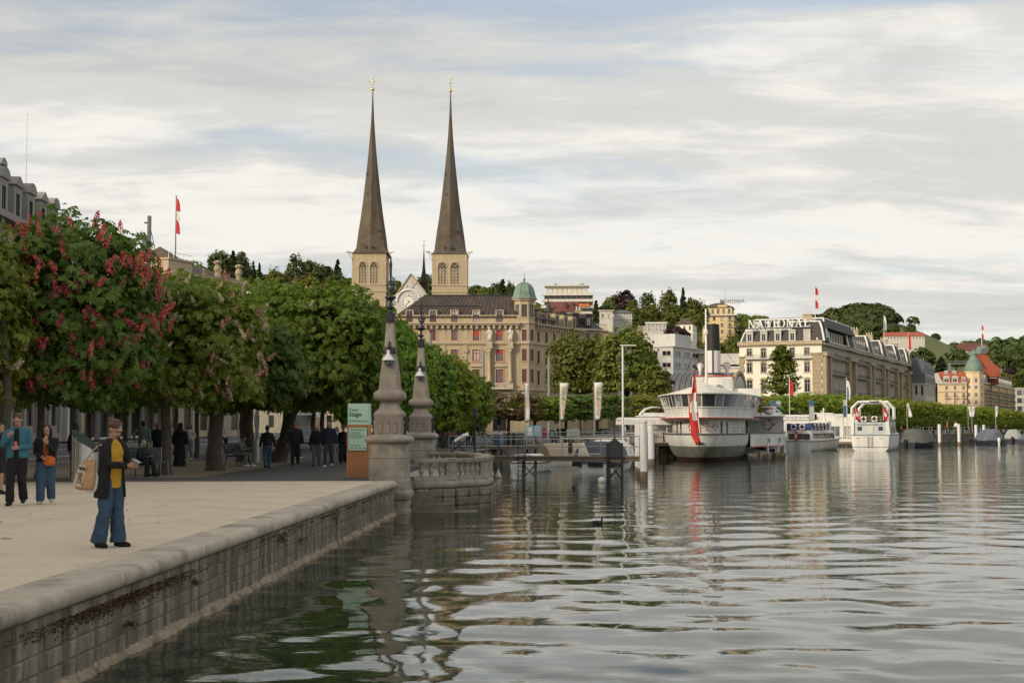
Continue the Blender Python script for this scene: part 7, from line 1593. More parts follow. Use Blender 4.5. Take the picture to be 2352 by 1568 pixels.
for q in range(6): mb.tube([(q * 1.9, -1.3, -1.5), (q * 1.9, -1.3, -.2)], .1, 6)
mb.build('piles', M_wood, t)
# ================================================================ jetties
def jetty(label, a, b, w, z, rail_side=(1,), trestle=(), rail_h=.95, name='jetty', mrail=None, planks=True):
    a, b = Vector(a), Vector(b); L = (b - a).length; rz = math.atan2((b - a).y, (b - a).x); t = thing(name, label, 'jetty', (a.x, a.y, 0), rz)
    mb = MB(); mb.box(0, L, -w / 2, w / 2, z - .24, z - .06); mb.build('beam', M_wood, t)
    n = int(L / .3)
    pm = MB(); pm.box(.01, L / n - .01, -w / 2 - .05, w / 2 + .05, -.06, 0); pme = pm.mesh('plank', M_wood)
    for q in range(n if planks else 0): link('plank', pme, t, (q * L / n, 0, z))
    for s_ in rail_side:
        y_ = s_ * w / 2; mb = MB()
        for zz_ in (.45, rail_h): mb.tube([(0, y_, z + zz_), (L, y_, z + zz_)], .025, 6)
        n = max(2, int(L / 1.6))
        for q in range(n + 1): mb.tube([(L * q / n, y_, z - .1), (L * q / n, y_, z + rail_h)], .028, 6)
        mb.build('railing', mrail or M_grey, t)
    for x in trestle:
        for yy_ in (-.3, .3):
            mb = MB(); mb.tube([(x + yy_, 0, -1), (x + yy_, 0, z - .1)], .07, 7); mb.build('trestle_leg', M_wood, t)
        mb = MB(); mb.tube([(x - .3, 0, .1), (x + .3, 0, .75)], .03, 5); mb.tube([(x + .3, 0, .1), (x - .3, 0, .75)], .03, 5); mb.build('cross_brace', M_wood, t)
    return t
j = jetty('narrow dark near jetty with rails in front of the small boats', (-3.2, 70), (6.1, 68.5), 1.0, 1.16, (1,), (4.1, 8.3))
ladder(j, 3.8, -.56, -.1, 1.95, .35, M_dkmetal)
mb = MB(); mb.box(8.0, 8.6, -.62, -.55, 1.1, 1.75); mb.prism([(7.95, 1.75), (8.65, 1.75), (8.3, 2.05)], -.64, -.5); mb.tube([(8.3, -.58, 2.0), (8.3, -.58, 3.1)], .03, 6); mb.build('mooring_frame', M_dkmetal, j)
for x in (7.95, 8.65): mb = MB(); mb.tube([(x, -.6, -1), (x, -.6, 1.8)], .06, 7); mb.build('frame_leg', M_dkmetal, j)
mb = MB(); mb.tube([(8, -.6, .1), (8.6, -.6, .9)], .03, 5); mb.tube([(8.6, -.6, .1), (8, -.6, .9)], .03, 5); mb.build('frame_brace', M_dkmetal, j)
mb = MB(); mb.box(5.7, 7.6, -.56, -.52, 1.25, 1.3); mb.box(5.7, 5.76, -.56, -.5, 1.2, 2.1); mb.box(8.9, 8.98, -.56, -.5, 1.2, 2.1); mb.box(5.7, 9, -.55, -.51, 2.0, 2.06); mb.build('gate_frame', M_offwhite, j)
mb = MB(); mb.tube([(1.4, 0, .2), (1.4, 0, 3.25)], .05, 6); mb.tube([(1.45, 0, 2.7), (3.4, -.3, .9)], .03, 5); mb.tube([(1.35, 0, 2.2), (-.3, .2, 1.0)], .03, 5); mb.box(1.3, 1.5, -.1, .1, 3.0, 3.45); mb.build('gangway_hoist', M_dkmetal, j)
jetty('long railed landing stage behind the small boats', (-2.0, 101), (9.5, 104), 2.2, 1.2, (1, -1), (1, 3.5, 6, 8.5, 11), planks=True)
jetty('second railed landing stage nearer the steamer', (7.6, 108), (13.5, 112), 2.4, 1.3, (1, -1), (1, 3, 5))
jetty('far green footbridge with white posts at the right', (at(2108, 976, 200).x, 200), (at(2275, 976, 208).x, 208), 2.0, 1.45, (1, -1), (3, 8.5), mrail=M_grey, name='footbridge')
# white pier canopy
p = at(1429, 976, 112); t = thing('pier_canopy', 'long white roofed pier shelter left of the steamer', 'shelter', (p.x, 112, 0), R(4)); W_ = 5.6; zr = at(0, 975, 112).z
mb = MB(); mb.box(0, W_, 0, 3.5, zr, zr + .42); mb.tube([(0, 1.75, zr + .42), (W_, 1.75, zr + .42)], 1.6, 14, flat=((0, 0, 1), .10)); mb.build('roof', M_white, t)
for x in (.3, 1.4, 2.5, 3.6, 4.7): mb = MB(); mb.tube([(x, .3, .6), (x, .3, zr)], .05, 7); mb.build('roof_post', M_white, t)
mb = MB()
for q in range(30): mb.box(.3 + q * .17, .34 + q * .17, .3, .33, 1.25, 2.0)
mb.box(.3, 5.4, .28, .35, 2.0, 2.06); mb.build('balustrade', M_offwhite, t); mb = MB(); mb.box(0, W_, 0, 3.5, 1.05, 1.25); mb.build('deck', M_wood, t)
mb = MB()
for q in range(7): mb.tube([(.3 + q * .85, .2, -1), (.3 + q * .85, .2, 1.05)], .08, 6); mb.tube([(.3 + q * .85, .2, .2), (1.1 + q * .85, .2, .95)], .05, 5)
mb.build('piles', M_wood, t)
# buoys and birds
def buoy(label, px_, py, kind, r_):
    D = Cb(px_); d = CAM_H * FPX / (861.3 + .18312 * py - 976); p = at(D, 976, d); t = thing('mooring_buoy', label, 'buoy', (p.x, d, 0), 0, 'white mooring buoys'); mb = MB()
    if kind == 'cone': mb.lathe([(r_ * .5, -.1), (r_ * .95, .0), (r_, .08), (r_ * .8, .16), (r_ * .35, .32), (r_ * .12, .44), (.03, .47)], 18)
    else: mb.ell((0, 0, r_ * .45), r_, r_, r_, 18, 12)
    mb.build('float', mat('buoy_plastic', (.62, .60, .56), .45, .1, 6, dirt=(.40, .34, .26), dirt_scale=3), t, True)
    mb = MB(); mb.tube([(0, 0, .42 if kind == 'cone' else r_ * 1.4), (0, 0, .52 if kind == 'cone' else r_ * 1.6)], .02, 6); mb.build('mooring_eye', M_grey, t)
buoy('rounded white buoy with pointed top nearest the balustrade', 293, 1285, 'cone', .17); buoy('cone shaped white buoy near the small cabin boat', 490, 1312, 'cone', .17); buoy('round white ball buoy in front of the covered motor boat', 1585, 1340, 'ball', .18); buoy('small white ball buoy beside the jetty trestle', 950, 1200, 'ball', .12)
def bird(label, D, Dy, s_, rz, m):
    p = gp(D, Dy, 0); t = thing('water_bird', label, 'bird', (p.x, p.y, 0), rz)
    mb = MB(); mb.stack([(0, 0, -.03, .05 * s_, .10 * s_), (0, 0, .02 * s_, .085 * s_, .17 * s_), (0, .0, .07 * s_, .085 * s_, .18 * s_), (0, .02 * s_, .11 * s_, .06 * s_, .14 * s_), (0, .05 * s_, .135 * s_, .02 * s_, .06 * s_)], 12)
    mb.tube([(0, -.12 * s_, .08 * s_), (0, -.155 * s_, .15 * s_), (0, -.16 * s_, .21 * s_), (0, -.18 * s_, .235 * s_)], [.045 * s_, .032 * s_, .036 * s_, .03 * s_], 10); mb.tube([(0, .15 * s_, .08 * s_), (0, .24 * s_, .10 * s_)], [.05 * s_, .012 * s_], 8); b_ = mb.build('body', m, t, True)
    mb = MB(); mb.tube([(0, -.20 * s_, .225 * s_), (0, -.25 * s_, .215 * s_)], [.016 * s_, .006 * s_], 6); mb.build('beak', M_offwhite, t)
M_coot = mat('dark_plumage', (.02, .02, .022), .7, .3, 20)
bird('dark coot swimming alone on the open water', 1373, 1203, .75, R(100), M_coot); bird('dark duck swimming between the buoys and the jetty', 1317, 1121, .7, R(20), M_coot)
# ================================================================ banners, lamp, masts by the jetties
def banner(label, xl0, xr0, yt, xl1, xr1, yb, ypole, d, conv, m, text=None, cat_='banner', group='white event banners', tcol=None):
    cx_, cy_ = conv; A_, B_, C_, D_ = at(cx_(xl0), cy_(yt), d), at(cx_(xr0), cy_(yt), d), at(cx_(xr1), cy_(yb), d), at(cx_(xl1), cy_(yb), d); pb = at(cx_(xl0), cy_(ypole), d)
    t = thing('feather_banner', label, cat_, (A_.x, d, pb.z), 0, group); o_ = Vector((A_.x, d, pb.z))
    mb = MB(); mb.tube([(0, 0, 0), A_ - o_ + Vector((0, 0, .1))], .035, 7); mb.tube([A_ - o_, B_ - o_], .02, 5); mb.build('pole', M_steel, t)
    V = []
    for i in range(13):
        f = i / 12
        for j in range(5): g = j / 4; q = (A_ * (1 - f) + D_ * f) * (1 - g) + (B_ * (1 - f) + C_ * f) * g - o_; V.append((q.x + .02, q.y - .04 - .05 * math.sin(f * 6 + g * 3), q.z))
    mb = MB(); mb.add(V, [(i * 5 + j, i * 5 + j + 1, (i + 1) * 5 + j + 1, (i + 1) * 5 + j) for i in range(12) for j in range(4)]); c = mb.build('cloth', m, t, True, fixn=False); c.modifiers.new('thick', 'SOLIDIFY').thickness = .01
    if text:
        H_ = (A_ - D_).z; w = (B_ - A_).x; x0 = (A_ + D_).x / 2 - o_.x
        link('lettering', text_mesh(text, min(w * .52, H_ / len(text) * 1.55), .004, .008, 1.0, 'CENTER', tcol or mat('gold_print', (.48, .33, .10), .7, .1)), t, (x0 + w * .52, -.14, (A_.z + D_.z) / 2 - o_.z), (R(90), R(-90 + math.degrees(math.atan2((A_ - D_).x, H_)) * -1), 0))
    return t
cvb = (Cb, lambda py: 861.3 + .18312 * py)
M_ban = mat('banner_white', (.68, .67, .65), .8, .04)
banner('first white banner from the left reading WILHELM TELL, turned edge-on', 628, 672, 105, 630, 686, 575, 855, 100, cvb, M_ban, 'WILHELM TELL')
banner('second white banner reading WILHELM TELL', 1064, 1172, 100, 1070, 1108, 557, 850, 100, cvb, M_ban, 'WILHELM TELL'); banner('third white banner reading WILHELM TELL nearest the lamp post', 1494, 1600, 94, 1505, 1564, 557, 850, 100, cvb, M_ban, 'WILHELM TELL')
t = thing('lamp_post', 'tall thin white T-shaped lamp post left of the steamer', 'lamp post', (at(1431, 976, 98).x, 98, 1.2)); zt = at(0, 794, 98).z - 1.2
mb = MB(); mb.tube([(0, 0, 0), (0, 0, zt)], [.085, .06], 10); mb.build('post', M_white, t); mb = MB(); mb.box(-.18, .92, -.09, .09, zt, zt + .07); mb.build('lamp_arm', M_white, t)
cvc = (Cc, lambda py: 861.3 + .1709 * py)
bb = mat('banner_blue', (.05, .12, .22), .8, .1); bg_ = mat('banner_grey', (.44, .44, .43), .8, .06)
def vsign(label, x0, x1, y0, ym, y1, d, top_m, bot_m):
    A_ = at(Cc(x0), 861.3 + .1709 * y0, d); B_ = at(Cc(x1), 861.3 + .1709 * y1, d); zm = at(0, 861.3 + .1709 * ym, d).z; t = thing('vertical_banner', label, 'banner', (A_.x, d, 1.0), 0, 'blue and grey pier banners'); w = B_.x - A_.x
    mb = MB(); mb.box(0, w, -.02, .02, zm - 1, A_.z - 1); mb.build('upper_panel', top_m, t); mb = MB(); mb.box(0, w, -.02, .02, B_.z - 1, zm - 1.002); mb.build('lower_panel', bot_m, t); mb = MB(); mb.tube([(-.05, 0, 0), (-.05, 0, A_.z - .95)], .03, 6); mb.build('pole', M_steel, t); return t
vsign('blue topped pier banner left of the charter boat flagpole', 282, 346, 345, 420, 600, 150, bb, bg_); vsign('grey topped pier banner right beside the blue topped one', 356, 416, 350, 430, 600, 150.5, bg_, bb); vsign('blue topped banner above the charter boat', 800, 862, 338, 418, 600, 165, bb, bg_); vsign('grey topped banner just left of the two-deck boat', 1255, 1308, 328, 410, 565, 165, bg_, bb)
p = at(Cc(535), 976, 160); flag('tall white flagpole with limp red flag behind the charter boat', (p.x, 160, 1.0), at(0, 861.3 + .1709 * 35, 160).z - 1, colr='red', width=.42, drop=1.8, r=.05); p = at(Cc(1305), 976, 165); flag('tall white flagpole with limp white and blue flag left of the two-deck boat', (p.x, 165, 1.0), at(0, 861.3 + .1709 * 52, 165).z - 1, colr='whiteblue', width=.4, drop=2.2, r=.05)
cvp = (lambda px_: 1952.3 + .23807 * px_, lambda py: 689.1 + .23807 * py)
banner('small white flag banner right of the two-deck boat', 548, 566, 998, 568, 602, 1128, 1260, 185, cvp, M_ban, None, group='far white banners'); banner('left of the paired far white banners', 1137, 1172, 1028, 1155, 1172, 1125, 1245, 215, cvp, M_ban, None, group='far white banners'); banner('right of the paired far white banners', 1174, 1210, 1028, 1176, 1192, 1125, 1245, 215, cvp, M_ban, None, group='far white banners'); banner('rightmost far white banner', 1402, 1430, 1025, 1406, 1416, 1128, 1245, 225, cvp, M_ban, None, group='far white banners')
def mast(label, D, d, Dtop, r_=.14, arm=None):
    p = at(D, 976, d); z = at(0, Dtop, d).z; t = thing('street_mast', label, 'mast', (p.x, d, .9), 0, 'concrete street masts'); mb = MB(); mb.tube([(0, 0, 0), (0, 0, z - .9)], [r_ * 1.15, r_], 12); mb.build('shaft', mat('mast_concrete', (.25, .25, .24), .85, .1), t)
    if arm: mb = MB(); mb.tube([(0, 0, z - 1.25), arm], .02, 5); mb.tube([(-.25, 0, z - 1.25), (.1, 0, z - 1.25)], .05, 6); mb.build('span_wire', M_grey, t); mb = MB(); mb.box(-.32, -.12, -.15, .15, z - 2.7, z - 1.9); mb.build('junction_box', M_grey, t)
    return t
mast('grey street mast with span wire above the red chestnut', 336, 72, 496, .105, (-2.2, 14, 7.8)); mast('short grey mast top peeping over the green chestnuts', 590, 120, 637, .14); mast('grey mast left in front of the corner building', 988, 130, 765, .13); mast('grey mast in the middle before the corner building', 1110, 160, 804, .15); mast('grey mast at the right edge of the corner building', 1261, 180, 822, .16)
# ================================================================ people
M_skin = mat('skin', (.42, .24, .165), .6, .06, 8); M_skin2 = mat('skin_tan', (.30, .165, .10), .6, .06, 8)
CL = {}
def cloth_m(name, col, var=.15, bump=.5): return mat('cloth_' + name, col, .9, var, 6, bump=bump, bscale=14)
C_black = cloth_m('black', (.014, .014, .016)); C_navy = cloth_m('navy', (.018, .022, .035)); C_jean = cloth_m('denim', (.042, .08, .13), .25); C_ljean = cloth_m('light_denim', (.20, .25, .30), .2); C_grey = cloth_m('grey', (.13, .13, .13)); C_dgrey = cloth_m('dark_grey', (.045, .045, .048))
C_white = cloth_m('white', (.62, .60, .56), .08); C_teal = cloth_m('teal', (.045, .155, .20)); C_yellow = cloth_m('mustard', (.56, .31, .025), .1); C_rust = cloth_m('rust', (.20, .07, .03)); C_sage = cloth_m('sage', (.16, .22, .21)); C_orange = cloth_m('orange', (.55, .13, .03)); C_beige = cloth_m('beige', (.45, .36, .27), .1)
H_brown = mat('hair_brown', (.085, .04, .022), .55, .3, 30); H_dark = mat('hair_dark', (.018, .013, .011), .5, .3, 30); H_grey = mat('hair_grey', (.34, .33, .31), .6, .15, 30); H_blond = mat('hair_blond', (.33, .20, .09), .55, .2, 30)
M_lip = mat('lips', (.28, .10, .085), .6, .1)
FOLDS = bpy.data.textures.new('folds', 'CLOUDS'); FOLDS.noise_scale = .09; FOLDS.noise_depth = 2
def V3(*a): return Vector(a)
def ik(S, T, l1, l2, pole):
    d = T - S; L = min(d.length, (l1 + l2) * .995); d = d.normalized(); a = (l1 * l1 - l2 * l2 + L * L) / (2 * L); h = math.sqrt(max(0, l1 * l1 - a * a))
    p = Vector(pole); p = (p - d * p.dot(d)); p = p.normalized() if p.length > 1e-5 else d.orthogonal().normalized()
    return S + d * a + p * h, S + d * L
def hand(mb, Wp, f, n, side, curl=1.0):
    f = f.normalized(); n = (n - f * n.dot(f)).normalized(); s_ = f.cross(n) * side
    mb.tube([Wp - f * .02, Wp + f * .02, Wp + f * .06, Wp + f * .095], [.024, .030, .036, .032], 10, flat=(n, .55))
    for k, (o, ln) in enumerate(((-.028, .9), (-.010, 1.0), (.009, .95), (.027, .78))):
        b = Wp + f * .09 + s_ * o; p1 = b + f * .036 * ln + n * .006 * curl; p2 = p1 + (f * (1 - .55 * curl) + n * .75 * curl).normalized() * .028 * ln; p3 = p2 + (f * (1 - 1.1 * curl) + n * curl).normalized() * .022 * ln; mb.tube([b, p1, p2, p3], [.0095, .009, .0085, .007], 7)
    b = Wp + f * .025 - s_ * .03; mb.tube([b, b + f * .03 - s_ * .022 + n * .006, b + f * .055 - s_ * .018 + n * .02], [.013, .011, .008], 7)
def organic(o, vox, it=4):
    m = o.modifiers.new('surface', 'REMESH'); m.mode = 'VOXEL'; m.voxel_size = vox; m.use_smooth_shade = True
    s_ = o.modifiers.new('smooth', 'SMOOTH'); s_.factor = .5; s_.iterations = it
    if o.name.split('.')[0] in ('trousers', 'jacket', 'sleeves', 'shirt', 'gown', 'bag_body', 'hair'): d_ = o.modifiers.new('folds', 'DISPLACE'); d_.texture = FOLDS; d_.strength = .03; d_.mid_level = .5; d_.texture_coords = 'GLOBAL'
    return o
def person(label, x, y, rz, h=1.72, pose='stand', hands=None, top=C_black, leg=C_dgrey, shoe=C_black, hair=H_dark, style='short', skin=M_skin, vox=.022, lean=0.0, look=(0, 0), legw=1.0, hem=None, toplen=.90, shirt=None, opn=0, z=1.0, group=None, wide=1.0, coatm=None, gown=None, stride=1.0, tuck=None, glasses=False, bare=False):
    s = h / 1.70; t = thing('person', label, 'person', (x, y, z), rz, group); t.scale = (s, s, s)
    sit = pose == 'sit'; pz = -.47 if sit else 0.0
    if pose == 'walk': J = {1: (V3(.09, .0, .90), V3(.09, -.04 * stride, .47), V3(.10, .20 * stride, .13), V3(.11, .06 * stride, .03)), -1: (V3(-.09, 0, .90), V3(-.10, -.20 * stride, .50), V3(-.10, -.20 * stride, .085), V3(-.11, -.38 * stride, .03))}
    elif sit: J = {k: (V3(.10 * k, 0, .45), V3(.13 * k, -.44, .48), V3(.13 * k, -.46 - .06 * k, .085), V3(.14 * k, -.63 - .06 * k, .03)) for k in (1, -1)}
    else: J = {k: (V3(.09 * k, 0, .90), V3(.105 * k, -.015, .48), V3(.13 * k, .03 - .05 * k, .085), V3(.155 * k, -.14 - .05 * k, .03)) for k in (1, -1)}
    Rm = Matrix.Rotation(lean, 4, 'X'); pel = V3(0, 0, .92 + pz)
    U = lambda v: pel + Rm @ (Vector(v) + V3(0, 0, pz) - pel)     # upper body point
    def ustack(mb, secs, n=16, arc=None):
        vs = []; m = len(secs)
        A0, A1 = (0, 2 * math.pi) if arc is None else arc; cnt = n if arc is None else n + 1
        for cx_, cy_, z_, rx, ry in secs:
            for k in range(cnt): a = A0 + (A1 - A0) * k / n; vs.append(U((cx_ + rx * math.cos(a), cy_ + ry * math.sin(a), z_)))
        if arc is None: fs = [(i * n + k, i * n + (k + 1) % n, (i + 1) * n + (k + 1) % n, (i + 1) * n + k) for i in range(m - 1) for k in range(n)] + [tuple(reversed(range(n))), tuple(range((m - 1) * n, m * n))]
        else: fs = [(i * cnt + k, i * cnt + k + 1, (i + 1) * cnt + k + 1, (i + 1) * cnt + k) for i in range(m - 1) for k in range(n)]
        mb.add(vs, fs)
    if hands is None: hands = ((.30, -.06, .80), (-.30, -.04, .80)) if not sit else ((.12, -.34, .72), (-.12, -.34, .72))
    arms = {}
    for k, T in ((1, hands[0]), (-1, hands[1])):
        S = U((.185 * k * wide, 0, 1.385)); Wt = U(T) if not sit else Vector(T) + V3(0, 0, -.0); E, Wp = ik(S, Wt, .29, .25, (k * .55, .55, -.8)); arms[k] = (S, E, Wp)
    # body: one continuous surface
    b = MB()
    ustack(b, [(0, 0, .86, .13, .10), (0, 0, .95, .155, .105), (0, 0, 1.06, .125, .09), (0, -.005, 1.20, .145, .10), (0, 0, 1.33, .165, .10), (0, .005, 1.40, .13, .08), (0, .005, 1.44, .06, .06)])
    hc = U((0, -.02 - .03 * max(0, look[0]), 1.585)); Mh = Matrix.Rotation(look[1], 3, 'Z') @ Matrix.Rotation(look[0] + lean * .6, 3, 'X')
    HP = lambda v: hc + Mh @ Vector(v)
    b.tube([U((0, .01, 1.36)), U((0, .0, 1.45)), HP((0, .02, -.07))], [.062, .053, .052], 12)
    b.ell(hc + Mh @ V3(0, .012, .022), .074, .094, .098, 14, 10, Mh); b.ell(hc + Mh @ V3(0, -.022, -.05), .056, .070, .070, 14, 10, Mh)
    b.tube([HP((0, -.082, .025)), HP((0, -.108, -.022)), HP((0, -.085, -.034))], [.009, .016, .010], 8); b.tube([HP((-.045, -.078, .035)), HP((0, -.09, .038)), HP((.045, -.078, .035))], [.012, .016, .012], 8)
    for k in (1, -1): b.ell(HP((.076 * k, .012, -.01)), .012, .022, .034, 8, 6, Mh)
    for k, (S, E, Wp) in arms.items():
        b.tube([S, S.lerp(E, .5), E, E.lerp(Wp, .4), Wp], [.050, .044, .038, .036, .025], 10); f = (Wp - E); pn = U((0, 0, 1.2)) - Wp if not sit else V3(0, 0, -1); hand(b, Wp, f, Vector((pn.x, pn.y, 0)) + V3(0, -.02, .1), k)
    for k in (1, -1): hp, kn, an, to = J[k]; b.tube([hp, hp.lerp(kn, .5), kn, kn.lerp(an, .35), an, an + V3(0, -.02, -.03)], [.088, .075, .056, .055, .036, .034], 10)
    organic(b.build('body', skin, t), max(.008, vox * .55))
    e = MB()
    for k in (1, -1): e.ell(HP((.030 * k, -.085, .012)), .009, .006, .0055, 8, 6, Mh)
    eo = e.build('eyes', C_black, t)
    if glasses: e = MB(); e.tube([HP((-.07, -.07, .015)), HP((-.03, -.098, .012)), HP((.03, -.098, .012)), HP((.07, -.07, .015))], [.014, .02, .02, .014], 8); e.build('sunglasses', C_black, t)
    e = MB(); e.ell(HP((0, -.088, -.062)), .021, .008, .006, 8, 6, Mh); e.build('mouth', M_lip, t)
    # hair
    m = MB()
    if style != 'veil':
        m.ell(hc + Mh @ V3(0, .027, .046), .085, .096, .090, 14, 10, Mh); m.ell(hc + Mh @ V3(0, .05, -.01), .078, .066, .075, 14, 10, Mh)
        if style == 'bun': m.ell(HP((0, .142, .062)), .05, .046, .05); m.ell(HP((.0, .06, .03)), .09, .09, .085)
        if style == 'pony': m.ell(HP((0, .11, .05)), .035, .035, .035)
        if style in ('bob', 'long'):
            for k in (1, -1): m.tube([HP((.066 * k, .0, .05)), HP((.082 * k, .01, -.02)), HP((.085 * k, .02, -.10)), HP((.08 * k, .03, -.15 if style == 'bob' else -.27))], [.03, .034, .036, .026], 9)
            m.tube([HP((0, .07, .0)), HP((0, .085, -.08)), HP((0, .08, -.14 if style == 'bob' else -.30))], [.065, .075, .05], 12)
        organic(m.build('hair', hair, t), max(.009, vox * .6))
    else:
        m.ell(hc + Mh @ V3(0, .015, .02), .098, .115, .125, 14, 10, Mh); m.tube([HP((0, .03, -.05)), U((0, .03, 1.42)), U((0, .03, 1.28))], [.10, .12, .20], 14); organic(m.build('headscarf', hair, t), vox)
    # legs
    if gown:
        g = MB(); g.stack([(0, .03, .03, .25, .27), (0, .03, .30, .225, .22), (0, .02, .62, .20, .18), (0, .01, .95, .185, .15), (0, 0, 1.2, .19, .14), (0, 0, 1.36, .20, .12), (0, 0, 1.44, .09, .07)], 18)
        for k, (S, E, Wp) in arms.items(): g.tube([S, S.lerp(E, .5), E, E.lerp(Wp, .5), Wp - (Wp - E) * .05], [.08, .08, .08, .085, .09], 10)
        organic(g.build('gown', gown, t), vox)
    else:
        g = MB(); hm = hem if hem else .062
        if not sit: ustack(g, [(0, 0, .80, .15 * legw ** .3, .112), (0, 0, .88, .168, .122), (0, 0, .98, .152, .112), (0, 0, 1.04, .135, .10)])
        else: g.ell(V3(0, 0, .50), .17, .15, .13)
        for k in (1, -1):
            hp, kn, an, to = J[k]; end = an + (an - kn).normalized() * .02 if not bare else kn.lerp(an, -.05)
            if bare: g.tube([hp, hp.lerp(kn, .5), kn], [.10, .10, .095], 12)
            else: g.tube([hp + V3(0, 0, .02), hp.lerp(kn, .5), kn, kn.lerp(end, .5), end], [.098 * legw ** .4, .090 * legw ** .6, .070 * legw, (.064 * legw + hm) / 2, hm], 12)
        organic(g.build('trousers', leg, t), vox)
    for k in (1, -1):
        hp, kn, an, to = J[k]; g = MB(); d = (to - an); d.z = 0; d = d.normalized() if d.length > .01 else V3(0, -1, 0); hz = an.z - .085
        g.tube([an + V3(0, 0, .03), an + V3(0, 0, -.03), an + d * .05 + V3(0, 0, -.045)], [.043, .046, .045], 10); g.tube([an - d * .055 + V3(0, 0, -.045), an + d * .06 + V3(0, 0, -.045), an + d * .15 + V3(0, 0, -.055), an + d * .20 + V3(0, 0, -.06)], [.036, .043, .042, .026], 10)
        organic(g.build('shoe', shoe, t), max(.010, vox * .6))
    # top
    if not gown:
        if shirt: g = MB(); ustack(g, [(0, -.012, tuck or .88, .158, .118), (0, -.012, 1.0, .152, .112), (0, -.014, 1.15, .152, .116), (0, -.012, 1.30, .165, .112), (0, 0, 1.40, .125, .09), (0, 0, 1.45, .066, .062)]); organic(g.build('shirt', shirt, t), vox)
        g = MB(); zb = toplen; W_ = .178 * wide
        secs = [(0, 0, zb, W_ + (.06 if zb < .8 else .012), .145 + (.03 if zb < .8 else 0)), (0, 0, (zb + 1.05) / 2, W_ + (.03 if zb < .8 else .005), .138 + (.012 if zb < .8 else 0)), (0, 0, 1.05, W_ - .002, .13), (0, -.004, 1.20, W_ + .003, .132), (0, 0, 1.32, W_ + .018, .126), (0, .004, 1.395, W_ - .008, .10), (0, .006, 1.435, .105, .082), (0, .006, 1.465, .075, .072)]
        if opn:
            ustack(g, secs, 22, (-math.pi / 2 + opn, 1.5 * math.pi - opn)); o = g.build('coat', top, t, True, fixn=False); md = o.modifiers.new('thick', 'SOLIDIFY'); md.thickness = .022; md.offset = 0; o.modifiers.new('soft', 'SUBSURF').render_levels = 1
            g = MB()
        else: ustack(g, secs, 18)
        for k, (S, E, Wp) in arms.items():
            en = Wp + (Wp - E).normalized() * .005; g.tube([S + V3(-.08 * k, 0, -.005), S + V3(-.012 * k, 0, -.018), S.lerp(E, .45), E, E.lerp(en, .45), en], [.062, .068, .062, .057, .053, .046], 12)
        organic(g.build('sleeves' if opn else 'jacket', top, t), vox * .9)
    return t
def pos(D, Dy): p = gp(D, Dy, 1.0); return p.x, p.y
PH = math.pi
# --- person with phone in front
x, y = pos(252, 1256)
w = person('person in black coat, mustard top and wide jeans looking at a phone', x, y, R(58), 1.71, 'stand', ((.085, -.33, 1.13), (-.03, -.335, 1.12)), C_black, C_jean, C_black, H_brown, 'bun', M_skin, .013, 0.06, (.5, 0), 1.3, .112, .66, C_yellow, .62, tuck=.80)
def loc_of(t, v): return t.matrix_basis @ Vector(v)
ph = thing('phone', 'phone with pale case held by the person in the mustard top', 'phone', loc_of(w, (.02, -.46, 1.165)), R(58)); mb = MB(); mb.cbox((0, 0, 0), .066, .011, .125, 0, R(-68)); mb.build('case', mat('phone_case', (.36, .35, .36), .5, .05), ph); mb = MB(); mb.cbox((0, .005, .006), .058, .004, .115, 0, R(-68)); mb.build('screen', M_glass, ph)
bg = thing('tote_bag', 'tan and cream canvas tote bag hanging from a shoulder', 'bag', loc_of(w, (-.25, .13, .98)), R(58))
m = MB(); m.stack([(0, .12, -.24, .05, .19), (0, .11, -.20, .085, .22), (-.01, .08, -.02, .085, .21), (0, .03, .16, .05, .16), (0, .0, .24, .02, .13)], 18); bo = organic(m.build('bag_body', cloth_m('tan', (.48, .30, .165), .1), bg), .012); bg.scale = (.86, .86, .86)
m = MB(); m.stack([(.05, .02, -.28, .04, .12), (.06, .0, -.22, .07, .15), (.06, -.02, -.06, .06, .12), (.05, -.03, .04, .02, .08)], 14); organic(m.build('inner_pouch', C_white, bg), .014)
m = MB(); m.quad((-.094, .29, -.17), (-.094, .08, -.20), (-.080, -.02, .14), (-.080, .15, .16)); pn = m.build('print_panel', mat('cloth_cream', (.60, .50, .38), .9, .06), bg); pn.modifiers.new('thick', 'SOLIDIFY').thickness = .004
tm = text_mesh('NDR', .07, .001, .002, 1, 'CENTER', C_black); link('lettering', tm, bg, (-.094, .075, .07), (R(90), R(8), R(-90)))
m = MB()
for q in range(14): m.tube([(-.101, .20 - random.random() * .10, -.16 + q * .014), (-.099, .10 - random.random() * .06, -.15 + q * .014)], .003, 4)
m.build('leaf_print', cloth_m('dark_green', (.05, .06, .045)), bg)
m = MB(); m.tube([(-.0, .10, .22), (.02, -.02, .36), (.08, -.12, .47), (.15, -.17, .475), (.19, -.19, .40)], .011, 7); m.build('strap', mat('strap_cream', (.55, .46, .34), .9, .1), bg, True)
